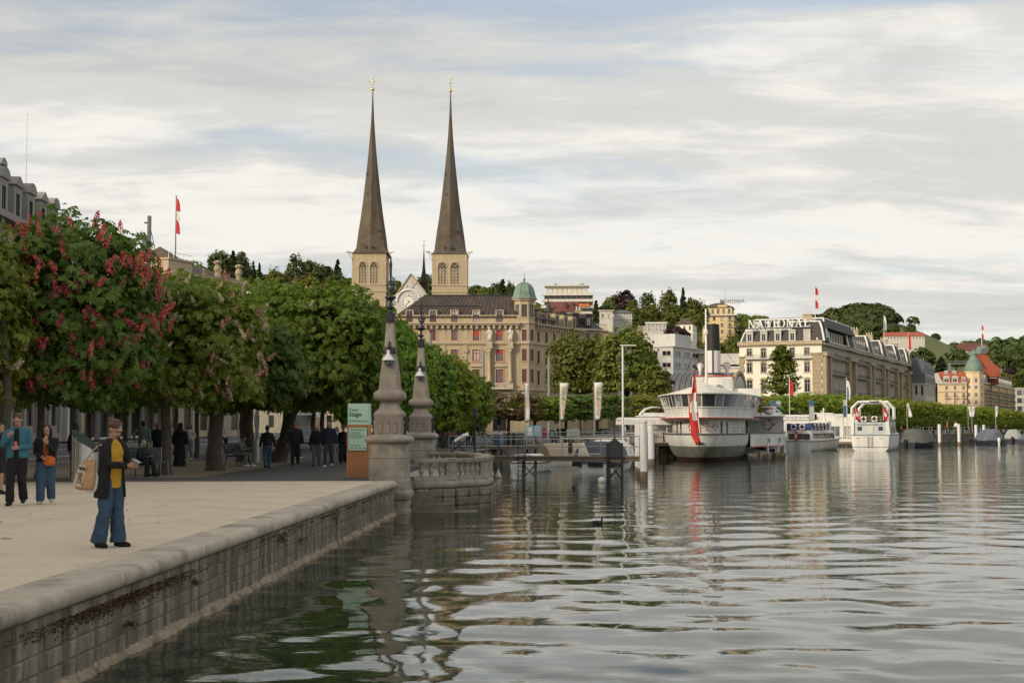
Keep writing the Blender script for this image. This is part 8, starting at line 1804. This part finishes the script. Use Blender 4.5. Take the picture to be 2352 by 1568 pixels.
# --- two people eating
x, y = pos(38, 1160); m1 = person('person in teal jacket eating from a pink cup', x, y, R(8), 1.88, 'walk', ((.07, -.24, 1.08), (-.12, -.25, 1.28)), C_teal, C_black, C_black, H_brown, 'pony', M_skin, .016, .03, (.40, .1), 1.15, .085, .88, C_black, .22, wide=1.08, stride=.55)
cp_ = thing('ice_cream_cup', 'pink cup with spoon held by the person in the teal jacket', 'cup', loc_of(m1, (.02, -.30, 1.12)), 0); mb = MB(); mb.lathe([(.026, -.04), (.036, .04), (.032, .06), (.012, .085)], 14); mb.build('cup', mat('pink_paper', (.62, .12, .13), .7, .1), cp_); mb = MB(); mb.tube([(-.10, .02, .18), (-.13, .05, .26)], .006, 5); mb.build('spoon', C_orange, cp_)
x, y = pos(105, 1157); w2 = person('person in black jacket and jeans eating an ice cream cone', x, y, R(10), 1.66, 'walk', ((.05, -.24, 1.30), (-.08, -.20, 1.02)), C_black, C_jean, C_beige, H_dark, 'bob', M_skin, .016, .04, (.25, .05), 1.5, .09, .90, C_rust, .30, wide=1.12, stride=.5)
cn = thing('ice_cream_cone', 'ice cream cone held at the mouth of the person in jeans', 'ice cream', loc_of(w2, (.02, -.27, 1.38)), 0); mb = MB(); mb.lathe([(.006, -.10), (.03, .02)], 12); mb.build('cone', mat('wafer', (.50, .27, .11), .8, .15), cn); mb = MB(); mb.ell((0, 0, .04), .036, .036, .04); mb.build('scoop', mat('ice_cream', (.62, .22, .10), .6, .1), cn, True)
hb = thing('shoulder_bag', 'orange shoulder bag worn across by the person with the cone', 'bag', loc_of(w2, (.09, -.20, .93)), R(10)); m = MB(); m.stack([(0, 0, -.10, .07, .03), (0, 0, -.05, .13, .05), (0, 0, .06, .12, .045), (-.02, 0, .10, .05, .02)], 16); organic(m.build('bag_body', C_orange, hb), .014); m = MB(); m.tube([(-.06, 0, .06), (-.10, .02, .25), (-.13, .10, .44)], [.03, .024, .018], 8, flat=((1, 0, 0), .3)); m.build('strap', C_orange, hb)
x, y = pos(-4, 1134); person('person in dark shorts and sneakers cut off by the left edge', x, y, R(75), 1.70, 'walk', None, C_black, C_black, C_navy, H_dark, 'long', M_skin, .02, stride=.7, bare=True)
# --- others under the trees
def pp(label, D, Dy, h, rz, *a, **k): x, y = pos(D, Dy); return person(label, x, y, rz, h, *a, **k)
pp('person in long black gown and headscarf walking away', 413, 1071, 1.74, R(170), 'walk', None, C_black, C_black, C_beige, C_black, 'veil', M_skin2, .024, gown=C_black, stride=.6)
b_ = pp('person in cream jacket and jeans carrying an orange paper bag', 434, 1057, 1.70, R(-8), 'walk', ((.20, -.18, 1.0), (-.16, -.16, .98)), C_white, C_ljean, C_white, H_dark, 'long', M_skin2, .024, legw=1.2, hem=.09, shirt=C_white, opn=.5, toplen=.92, stride=.5)
sb = thing('paper_bag', 'orange brown paper carrier bag held by the person in cream', 'bag', loc_of(b_, (-.17, -.24, .72)), 0); mb = MB(); mb.box(-.13, .13, -.05, .05, -.17, .17); mb.build('bag_body', mat('kraft_paper', (.48, .27, .11), .8, .1), sb); mb = MB(); mb.tube([(-.07, -.04, .17), (-.05, -.02, .26), (.05, -.02, .26), (.07, -.04, .17)], .006, 5); mb.build('handle', C_beige, sb)
pp('person in black jacket and jeans walking away past the steel bin', 614, 1076, 1.63, R(200), 'walk', None, C_black, C_jean, C_black, H_dark, 'short', M_skin, .024, lean=.12, legw=1.15, hem=.08, stride=.9)
pp('person in black with dark glasses walking towards the camera', 678, 1070, 1.78, R(5), 'walk', None, C_black, C_black, C_dgrey, H_dark, 'short', M_skin, .024, legw=1.15, glasses=True, wide=1.08, stride=.5)
pp('person in black zip jacket and grey jeans', 727, 1071, 1.66, R(-5), 'walk', None, C_black, C_grey, C_dgrey, H_blond, 'bob', M_skin, .024, legw=1.2, stride=.4)
pp('person in navy sweater and white shoes', 755, 1072, 1.82, R(-4), 'walk', None, C_navy, C_dgrey, C_white, H_dark, 'short', M_skin, .024, wide=1.1, stride=.8)
pp('person in white top farther back than the navy sweater', 773, 1057, 1.58, R(-10), 'walk', None, C_white, C_ljean, C_orange, H_dark, 'long', M_skin, .026, stride=.5)
pp('person in dark suit walking close behind the wooden sign', 788, 1064, 1.60, R(10), 'walk', None, C_black, C_black, C_black, H_dark, 'short', M_skin, .026, legw=1.3, hem=.10, stride=.5)
pp('person in grey with light shoes between the sign and the pillar', 861, 1073, 1.72, R(-80), 'walk', None, C_grey, C_dgrey, C_white, H_dark, 'short', M_skin, .024, stride=.5)
pp('person in sage shirt standing with back turned behind the green bench', 328, 1066, 1.82, R(175), 'stand', ((.34, -.02, .98), (-.28, -.06, .85)), C_sage, C_black, C_black, H_dark, 'short', M_skin2, .024, wide=1.15)
pp('person in black with dark glasses half hidden by a slim trunk', 360, 1062, 1.72, R(20), 'stand', None, C_black, C_black, C_black, H_dark, 'short', M_skin, .026, glasses=True)
pp('person in black half hidden behind the slanted steel bin', 172, 1098, 1.68, R(160), 'stand', None, C_black, C_dgrey, C_black, H_dark, 'long', M_skin2, .024)
# benches with sitters
def bench(label, x, y, rz, L=1.8):
    t = thing('park_bench', label, 'bench', (x, y, 1.0), rz); mg = mat('bench_green', (.045, .075, .06), .6, .2, 5)
    for q in range(4): mb = MB(); mb.box(-L / 2, L / 2, -.40 + q * .115, -.30 + q * .115, .43, .46); mb.build('seat_slat', mg, t)
    for q in range(4): mb = MB(); mb.box(-L / 2, L / 2, .10 + q * .028, .13 + q * .028, .52 + q * .105, .61 + q * .105); mb.build('back_slat', mg, t)
    for s_ in (-1, 1):
        mb = MB(); mb.tube([(s_ * L * .42, -.38, 0), (s_ * L * .42, -.36, .43)], .02, 6); mb.build('leg', M_dkmetal, t); mb = MB(); mb.tube([(s_ * L * .42, .16, 0), (s_ * L * .42, .06, .43), (s_ * L * .42, .22, .93)], .02, 6); mb.build('leg', M_dkmetal, t); mb = MB(); mb.tube([(s_ * L * .42, -.38, .42), (s_ * L * .42, .06, .42)], .018, 6); mb.build('arm_frame', M_dkmetal, t)
    return t
x, y = pos(537, 1071); bench('dark green bench behind the thickest trunk', x, y + .5, R(78), 1.9)
person('hunched person in grey suit sitting on the bench behind the thickest trunk', x + .12, y + .05, R(72), 1.78, 'sit', ((.10, -.50, .66), (-.08, -.50, .66)), C_grey, C_grey, C_white, H_dark, 'short', M_skin2, .024, .35, (.5, 0), 1.15)
person('person in light jeans sitting on the far end of the bench', x + .02, y + .75, R(72), 1.72, 'sit', ((.10, -.45, .66), (-.08, -.45, .66)), C_grey, C_ljean, C_white, H_dark, 'short', M_skin2, .026, .3, (.4, 0), 1.2)
x, y = pos(300, 1094); bench('green slatted bench left of the slim trunk', x + .25, y + .3, R(70), 2.0)
person('person in navy coat sitting on the green bench', x + .25, y + .15, R(62), 1.62, 'sit', ((.10, -.40, .66), (-.10, -.40, .66)), C_navy, C_black, C_black, H_grey, 'bob', M_skin, .02, .22, (.2, 0), 1.1)
person('person in beige sitting at the back of the green bench', x + .05, y + .95, R(70), 1.62, 'sit', None, C_beige, C_black, C_black, H_dark, 'short', M_skin2, .024, .1)
x, y = pos(703, 1052); bench('dark bench behind the walking group', x - 1.0, y, R(65), 1.8)
person('person in dark clothes bent forward on the bench behind the walkers', x - .85, y - .1, R(75), 1.72, 'sit', ((.12, -.48, .6), (-.1, -.48, .6)), C_black, C_black, C_white, H_dark, 'short', M_skin2, .026, .45, (.3, 0), 1.1)
x, y = pos(354, 1092)
ch = thing('folding_chair', 'grey metal chair standing by the slim trunk', 'chair', (x, y, 1.0), R(160)); mb = MB(); mb.box(-.26, .26, -.03, 0, .45, .92); mb.build('backrest', M_grey, ch); mb = MB(); mb.box(-.26, .26, -.45, 0, .42, .45); mb.build('seat', M_grey, ch)
for sx in (-1, 1):
    for yy_ in (-.42, 0): mb = MB(); mb.tube([(sx * .24, yy_, .43), (sx * .26, yy_ * 1.1 + .03, 0)], .014, 5); mb.build('leg', M_grey, ch)
# people beyond the pillars
tops = [C_black, C_dgrey, C_grey, C_navy, C_white, C_rust]; names = ['in black', 'in dark grey', 'in pale grey', 'in navy', 'in a white top', 'in a rust jacket']
for i, (D, Dy, tp, rz) in enumerate(((1010, 1029, 0, 3.0), (1021, 1030, 1, .2), (1031, 1031, 5, .4), (1039, 1029, 2, 2.8), (1053, 1028, 3, 3.3), (1075, 1026, 1, .1), (1085, 1024, 0, 1.4), (1108, 1012, 4, 2.9))):
    pp('%s distant walker %s beyond the balustrade, counted from the left' % (ORD[i], names[tp]), D, Dy, random.uniform(1.62, 1.8), rz, 'walk', None, tops[tp], C_dgrey, C_black, [H_dark, H_brown, H_blond][i % 3], 'short', M_skin, .035, stride=.6, group='walkers beyond the balustrade')
for i, (D, d, tp) in enumerate(((2176, 212, C_orange), (2196, 212, C_white), (2022, 222, C_rust), (2045, 226, C_black), (2070, 228, C_orange), (2290, 262, C_rust), (2310, 266, C_black), (1470, 118, C_rust))):
    p = at(D, 976, d); person('%s tiny figure from the left on the far quay' % ORD[i] if i < 7 else 'figure in brown standing inside the white pier shelter', p.x, d, random.random() * 6, 1.72, 'stand', None, tp, C_dgrey, C_black, H_dark, 'short', M_skin, .05, z=1.5 if i < 2 else 1.0 if i < 7 else 1.2, group='people on the far quay')
# ================================================================ furniture on the promenade
x, y = pos(186, 1109)
t = thing('slanted_bin', 'tall steel litter bin with slanted green mesh top', 'litter bin', (x, y + .35, 1.0), R(-8)); r_ = .37; n = 28
def slant(a): return 1.22 - .30 * math.cos(a)
vs = []; 
for k in range(n): a = 2 * math.pi * k / n; vs += [(r_ * math.cos(a), r_ * math.sin(a), .03), (r_ * 1.02 * math.cos(a), r_ * 1.02 * math.sin(a), slant(a))]
mb = MB(); mb.add(vs, [(2 * k, 2 * ((k + 1) % n), 2 * ((k + 1) % n) + 1, 2 * k + 1) for k in range(n)]); autosmooth(mb.build('body', M_steel, t), 40)
mb = MB(); mb.quad(*[(r_ * 1.03 * math.cos(2 * math.pi * k / n), r_ * 1.03 * math.sin(2 * math.pi * k / n), slant(2 * math.pi * k / n)) for k in range(n)]); o = mb.build('mesh_lid', mat('green_mesh', (.045, .07, .05), .6, .5, 40), t); o.modifiers.new('thick', 'SOLIDIFY').thickness = .04
for a in (-1.9, -2.3): mb = MB(); mb.tube([(r_ * 1.03 * math.cos(a), r_ * 1.03 * math.sin(a), .05), (r_ * 1.05 * math.cos(a), r_ * 1.05 * math.sin(a), slant(a) - .02)], .014, 5); mb.build('seam', M_steel, t)
mb = MB(); mb.cbox((r_ * .98, -.12, .95), .12, .2, .13); mb.build('ash_box', M_black, t); mb = MB(); mb.lathe([(r_ * .93, 0), (r_ * .93, .03)], 28); mb.build('foot', M_dkmetal, t)
x, y = pos(589, 1063); t = thing('steel_bin', 'narrow steel cylinder bin with handle between the dark trunks', 'litter bin', (x, y, 1.0)); mb = MB(); mb.lathe([(.15, .03), (.155, 1.02), (.14, 1.04)], 20); mb.build('body', M_steel, t); mb = MB(); mb.tube([(-.08, 0, 1.0), (-.08, 0, 1.28), (.08, 0, 1.28), (.08, 0, 1.0)], .015, 6); mb.build('handle', M_steel, t)
for q in range(10): a = q * .628; mb = MB(); mb.tube([(.157 * math.cos(a), .157 * math.sin(a), .06), (.158 * math.cos(a), .158 * math.sin(a), 1.0)], .008, 4); mb.build('seam', M_grey, t)
# wooden sign totem
x, y = pos(823, 1096.5); t = thing('sign_totem', 'mint green and slatted wood sign reading Your Stage beside the pillar', 'sign', (x, y + .2, 1.0), R(-6)); W_, Dp, H1, H2 = .70, .42, 1.66, 2.33
M_mint = mat('mint_board', (.46, .69, .56), .6, .03); M_slatw = mat('orange_wood', (.56, .26, .11), .7, .2, 8, bump=.2); M_slatd = mat('slat_gap', (.045, .03, .022), .9, .1)
mb = MB(); mb.box(-W_ / 2 + .02, W_ / 2 - .02, -Dp / 2 + .02, Dp / 2 - .02, 0, H1); mb.build('core', M_slatd, t); mb = MB(); mb.box(-W_ / 2 + .02, W_ / 2 - .015, -Dp / 2 + .01, Dp / 2, H1 + .004, H2); ub = mb.build('header_box', M_mint, t)
n = 15; sm = MB(); sm.box(0, .034, -.02, 0, .01, H1); sme = sm.mesh('slat', M_slatw)
for q in range(n): link('slat', sme, t, (-W_ / 2 + q * (W_ - .034) / (n - 1), -Dp / 2 + .02, 0))
for q in range(9): link('slat', sme, t, (W_ / 2 - .02, -Dp / 2 + .02 + q * (Dp - .06) / 8, 0), R(90))
mb = MB(); mb.box(-.29, .29, -Dp / 2 - .025, -Dp / 2 - .003, .86, 1.57); bp = mb.build('info_board', M_mint, t)
txt = mat('print_black', (.02, .025, .022), .7, .1); fy = -Dp / 2 + .008
link('lettering', text_mesh('Your', .15, .002, .001, 1, 'LEFT', txt), ub, (-.30, fy, H1 + .43), (R(90), 0, 0)); link('lettering', text_mesh('Stage', .195, .002, .003, 1, 'LEFT', txt), ub, (-.30, fy, H1 + .27), (R(90), 0, 0)); link('lettering', text_mesh('#CityBuskingLucerne', .072, .002, .0, 1, 'LEFT', txt), ub, (-.305, fy, H1 + .10), (R(90), 0, 0))
fy2 = -Dp / 2 - .027; link('lettering', text_mesh('City Busking Luzern', .062, .002, .0008, 1, 'CENTER', txt), bp, (0, fy2, 1.49), (R(90), 0, 0))
mb = MB(); r0 = random.Random(4)
for z_ in [1.44 - q * .021 for q in range(11)] + [1.03 - q * .02 for q in range(3)]: mb.box(-.25, -.25 + r0.uniform(.3, .5), fy2 - .001, fy2 + .002, z_, z_ + .005)
for q in range(4): mb.box(-.24 + q * .14, -.16 + q * .14, fy2 - .001, fy2 + .002, .91, .935)
tag(mb.build('small_print', txt, bp), kind='stuff')
# telescope and small street things near the jetties
p = gp(1062, 1043, 1.0); t = thing('viewing_telescope', 'white coin telescope on a post beyond the balustrade', 'telescope', (p.x, p.y, 1.0)); mb = MB(); mb.tube([(0, 0, 0), (0, 0, .75)], .05, 8); mb.build('post', M_dkmetal, t); mb = MB(); mb.tube([(-.45, 0, .72), (-.1, 0, .95), (.3, 0, 1.12), (.35, 0, 1.14)], [.08, .12, .12, .14], 12); mb.build('barrel', M_white, t)
def board(name, label, D0, D1, y0, y1, d, m, m2=None, cat_='board', fr=M_grey):
    a, b = at(D0, y0, d), at(D1, y1, d); t = thing(name, label, cat_, ((a.x + b.x) / 2, d, 1.0)); w = (b.x - a.x); mb = MB(); mb.box(-w / 2, w / 2, -.05, .05, b.z - 1, a.z - 1); mb.build('panel', m, t)
    if m2: mb = MB(); mb.box(-w * .32, w * .32, -.065, -.052, b.z - 1 + (a.z - b.z) * .15, b.z - 1 + (a.z - b.z) * .8); mb.build('picture', m2, t)
    mb = MB()
    for s_ in (-1, 1): mb.tube([(s_ * w * .42, 0, 0), (s_ * w * .42, 0, b.z - 1 + .05)], .03, 5)
    mb.build('leg', fr, t)
M_pb = mat('poster_blue', (.16, .34, .42), .5, .2, 3); M_pic = mat('poster_picture', (.42, .36, .30), .6, .5, 2.5, col2=(.12, .25, .38))
board('poster_panel', 'left pale blue poster panel by the landing stage', Cb(640), Cb(735), 861.3 + .18312 * 632, 861.3 + .18312 * 768, 117, M_pb, mat('poster_pale', (.48, .52, .52), .6, .15, 3)); board('poster_panel', 'right pale blue poster panel with a picture', Cb(741), Cb(834), 861.3 + .18312 * 630, 861.3 + .18312 * 770, 117, M_pb, M_pic)
board('red_vending_box', 'dark red box right of the poster panels', Cb(842), Cb(893), 861.3 + .18312 * 665, 861.3 + .18312 * 785, 118, mat('dull_red', (.22, .03, .03), .6, .2), None, 'box'); board('easel_board', 'small advertising easel board behind the jetty', Cb(934), Cb(1006), 861.3 + .18312 * 688, 861.3 + .18312 * 788, 112, M_dkmetal, M_pic)
board('utility_cabinet', 'flat grey green cabinet before the dark hedge', Cb(1150), Cb(1312), 861.3 + .18312 * 672, 861.3 + .18312 * 775, 126, mat('cabinet_green', (.20, .24, .22), .6, .1), None, 'cabinet')
for i, (a, b, m_, lab) in enumerate(((345, 385, mat('bin_green', (.07, .10, .09), .6, .2), 'leftmost green waste container behind the jetty'), (392, 450, M_black, 'left black waste container behind the jetty'), (458, 515, M_black, 'right black waste container behind the jetty'), (520, 622, MATS['bin_green'], 'widest green waste container behind the jetty'), (225, 312, mat('blue_tarp', (.03, .09, .22), .6, .2), 'blue covered box with white top behind the jetty'))):
    pa, pb_ = at(Cb(a), 861.3 + .18312 * 735, 104), at(Cb(b), 861.3 + .18312 * 860, 104); t = thing('waste_container', lab, 'container', ((pa.x + pb_.x) / 2, 106, 1.0), 0, 'containers behind the jetty'); w_ = pb_.x - pa.x; hh = pa.z - 1.05
    mb = MB(); mb.prism([(-w_ / 2 * .9, .1), (w_ / 2 * .9, .1), (w_ / 2, hh), (-w_ / 2, hh)], -.35, .35); mb.build('body', m_, t); mb = MB(); mb.prism([(-w_ / 2 - .02, hh), (w_ / 2 + .02, hh), (w_ / 2 - .05, hh + .1), (-w_ / 2 + .05, hh + .1)], -.38, .38); mb.build('lid', M_trimwhite if i == 4 else m_, t); mb = MB()
    for sx in (-1, 1): mb.tube([(sx * w_ * .35 - .02, -.2, .08), (sx * w_ * .35 + .02, -.2, .08)], .08, 10)
    mb.build('wheels', M_black, t)
M_yel = mat('sign_yellow', (.62, .42, .02), .6, .08)
for i, (D, d) in enumerate(((1012, 118), (1032, 120), (1057, 122))):
    p = at(D, 982, d); t = thing('arrow_sign', 'yellow and black road arrow sign, %s from the left' % ORD[i], 'road sign', (p.x, d, 1.0), R(10), 'road arrow signs'); z_ = p.z - 1; mb = MB(); mb.box(-.35, .35, -.03, .03, z_ - .33, z_ + .33); mb.build('panel', M_black, t); mb = MB(); mb.prism([(-.25, z_), (.05, z_ + .33), (.33, z_ + .33), (.03, z_), (.33, z_ - .33), (.05, z_ - .33)], -.045, -.031); mb.build('chevron', M_yel, t); mb = MB(); mb.tube([(0, .04, 0), (0, .04, z_ + .3)], .04, 6); mb.build('post', M_grey, t)
for i, (D, d, lab) in enumerate(((1146, 132, 'traffic light with red lamp left of the first banner'), (1277, 150, 'traffic light with red lamp behind the second banner'))):
    p = at(D, 956, d); t = thing('traffic_light', lab, 'traffic light', (p.x, d, 1.0)); z_ = p.z - 1; mb = MB(); mb.box(-.17, .17, -.1, .1, z_ - .75, z_ + .25); mb.build('housing', M_black, t); mb = MB(); mb.tube([(0, .1, 0), (0, .1, z_ + .2)], .06, 7); mb.build('post', M_grey, t)
    em = bpy.data.materials.new('red_signal_lamp'); em.use_nodes = True; em.node_tree.nodes['Principled BSDF'].inputs['Base Color'].default_value = (.5, .01, .01, 1); em.node_tree.nodes['Principled BSDF'].inputs['Emission Color'].default_value = (1, .04, .02, 1); em.node_tree.nodes['Principled BSDF'].inputs['Emission Strength'].default_value = 3
    mb = MB(); mb.tube([(0, -.1, z_ + .08), (0, -.13, z_ + .08)], .11, 12); mb.build('red_lamp', em, t)
    for q in range(2): mb = MB(); mb.tube([(0, -.1, z_ - .22 - q * .3), (0, -.13, z_ - .22 - q * .3)], .11, 12); mb.build('unlit_lamp', M_dkmetal, t)
def car(label, x, y, rz, m, L=4.3, tail=False):
    t = thing('car', label, 'car', (x, y, .87), rz); W_ = .88
    body = [(-L / 2, .35), (-L / 2, .75), (-L / 2 + .1, .92), (-L * .36, .98), (L * .22, .95), (L / 2 - .1, .80), (L / 2, .60), (L / 2, .32)]
    mb = MB(); mb.prism([(a, b) for a, b in body], -W_, W_); o = mb.build('body', m, t); o.modifiers.new('bevel', 'BEVEL').width = .07
    mb = MB(); mb.add([(sx, s_ * (W_ - ins), z_) for s_ in (-1, 1) for sx, z_, ins in ((-L * .40, .97, .06), (-L * .27, 1.43, .2), (L * .08, 1.45, .2), (L * .25, .97, .06))], [(0, 1, 2, 3), (4, 5, 6, 7), (0, 1, 5, 4), (2, 3, 7, 6), (1, 2, 6, 5)]); mb.build('windows', M_glass, t); mb = MB(); mb.prism([(-L * .27, 1.43), (L * .08, 1.45), (L * .07, 1.48), (-L * .26, 1.47)], -.68, .68); mb.build('roof', m, t)
    for sx in (-L * .31, L * .31):
        for s_ in (-1, 1):
            mb = MB(); mb.tube([(sx, s_ * (W_ - .18), .31), (sx, s_ * (W_ + .01), .31)], .31, 18); w_ = mb.build('wheel', M_black, t); mb = MB(); mb.tube([(sx, s_ * (W_ + .012), .31), (sx, s_ * (W_ + .02), .31)], .19, 14); mb.build('rim', M_steel, w_)
    for s_ in (-1, 1): mb = MB(); mb.cbox((L / 2 - .04, s_ * .62, .68), .12, .32, .14); mb.build('headlight', M_glass3, t); mb = MB(); mb.cbox((-L / 2 + .02, s_ * .66, .78), .1, .3, .16); mb.build('tail_light', M_red, t)
    return t
p = gp(500, 1017, .87); car('dark grey car on the street behind the thickest trunk', p.x, p.y, R(-75), mat('car_dark', (.03, .032, .036), .3, .1, spec=.7)); p = gp(430, 1012, .87); car('black car farther along the street behind the trees', p.x - 3, p.y + 8, R(-80), M_black)
p = at(Cb(1090), 976, 140); car('dark red car seen from behind near the round trees', p.x, 140, R(95), mat('car_red', (.12, .02, .02), .3, .1, spec=.7)); p = at(Cb(1660), 976, 135); car('pale car roof showing behind the landing stage rails', p.x, 138, R(170), mat('car_pale', (.42, .43, .43), .3, .05, spec=.7))
p = gp(692, 1018, .87); t = thing('city_bus', 'white city bus with orange rear advert behind the walkers', 'bus', (p.x, p.y, .87), R(4)); mb = MB(); mb.box(-1.25, 1.25, 0, 11, .35, 3.1); o = mb.build('body', M_white, t); o.modifiers.new('bevel', 'BEVEL').width = .12
mb = MB(); mb.box(-1.05, 1.05, -.03, .0, 1.7, 2.75); mb.build('rear_window', M_glass, t); mb = MB(); mb.box(-1.2, -.1, -.035, .0, .5, 1.65); mb.build('orange_panel', C_orange, t); mb = MB(); mb.box(-.05, 1.1, -.035, 0, .6, 1.65); mb.build('advert_picture', M_pic, t)
for q in range(6): mb = MB(); mb.box(1.24, 1.27, .6 + q * 1.7, 2.0 + q * 1.7, 1.6, 2.6); mb.build('side_window', M_glass, t)
for yy_ in (2, 8.5):
    for s_ in (-1, 1): mb = MB(); mb.tube([(s_ * .95, yy_, .45), (s_ * 1.26, yy_, .45)], .45, 18); mb.build('wheel', M_black, t)
for s_ in (-1, 1): mb = MB(); mb.box(s_ * 1.1 - .08, s_ * 1.1 + .08, -.04, 0, 1.0, 1.4); mb.build('tail_light', M_red, t)
# litter, plants on the quay wall
x, y = pos(14, 1237); mb = MB(); mb.add([(-.10, 0, .01), (.0, -.04, .03), (.11, .0, .012), (.02, .05, .025)], [(0, 1, 2, 3)]); o = mb.build('paper_scrap', C_white, None, loc=(x, y, 1.0)); o.modifiers.new('thick', 'SOLIDIFY').thickness = .004; tag(o, 'crumpled white paper scrap on the gravel at the left edge', 'litter')
def tuft(label, yq, z_, n, sz, m, spread, flower=None, seed=0):
    r = np.random.default_rng(seed); t = thing('wall_plant', label, 'plant', (-5.11 + .0376 * yq + .02, yq, z_), -math.atan(.0376), 'plants in the quay wall'); P = np.abs(r.normal(size=(n, 3))) * np.array([.05, 0, 0]) + r.normal(size=(n, 3)) * np.array([0.01, spread, spread * .5]) + np.array([.01, 0, 0]); V, F = leaf_cloud(P, r.normal(size=(n, 3)) + np.array([1, 0, .6]), sz, 'diamond', r); link('foliage', np_mesh('foliage', V, F, m), t)
    mb = MB(); 
    for q in range(4): mb.tube([(-.01, r.normal() * spread * .2, -.03), (.04, r.normal() * spread * .7, .0)], .004, 4)
    link('stems', mb.mesh('stems', M_wood), t)
L_moss = leaf_mat('wall_plant_leaf', (.05, .075, .02), (.11, .13, .04), .2); L_rus = leaf_mat('rusty_moss', (.075, .04, .03), (.13, .07, .05), .1); L_vio = leaf_mat('violet_flower', (.22, .12, .13), (.32, .2, .2), .2)
for i, (yq, z_, n, sz, m, sp_) in enumerate(((16.6, .36, 70, .035, L_moss, .05), (19.6, .52, 60, .035, L_moss, .05), (25.5, .66, 70, .05, L_moss, .09), (27.4, .46, 90, .04, L_vio, .10), (31.5, .60, 60, .05, L_moss, .2), (36.0, .55, 60, .05, L_vio, .12))): tuft('%s plant from the left rooted in the quay wall' % ORD[i], yq, z_, n, sz, m, sp_, seed=i)
r = np.random.default_rng(9); n = 2600; yy_ = 16.6 + r.normal(size=n) * 1.5; zz_ = .70 - np.abs(r.normal(size=n)) * .07; P = np.stack([-5.11 + .0376 * yy_ + .012 + np.abs(r.normal(size=n)) * .012, yy_, zz_], -1); V, F = leaf_cloud(P, r.normal(size=(n, 3)) + np.array([1, 0, .3]), .028, 'diamond', r); tag(link('wall_moss', np_mesh('wall_moss', V, F, L_rus)), 'reddish moss hanging under the coping of the quay wall', 'moss', kind='stuff')
n = 1500; yy_ = r.uniform(22, 42, n); zz_ = .735 - np.abs(r.normal(size=n)) * .025; keep = np.sin(yy_ * 2.1) + np.sin(yy_ * 5.3) > -.2; yy_, zz_ = yy_[keep], zz_[keep]; P = np.stack([-5.11 + .0376 * yy_ + .012, yy_, zz_], -1); V, F = leaf_cloud(P, r.normal(size=(len(P), 3)) + np.array([1, 0, .3]), .03, 'diamond', r); tag(link('coping_moss', np_mesh('coping_moss', V, F, L_moss)), 'thin green moss line under the far coping stones', 'moss', kind='stuff')

r = np.random.default_rng(21); n = 90; P = np.stack([r.uniform(-15, -5.6, n), r.uniform(17, 43, n), np.full(n, 1.012)], -1); V, F = leaf_cloud(P, np.tile(np.array([0., 0., 1.]), (n, 1)) + r.normal(size=(n, 3)) * .25, .06, 'diamond', r); tag(link('fallen_leaves', np_mesh('fallen_leaves', V, F, leaf_mat('dry_leaf', (.26, .2, .12), (.42, .33, .2), .1))), 'scattered small dry leaves and petals on the gravel', 'leaves', kind='stuff')
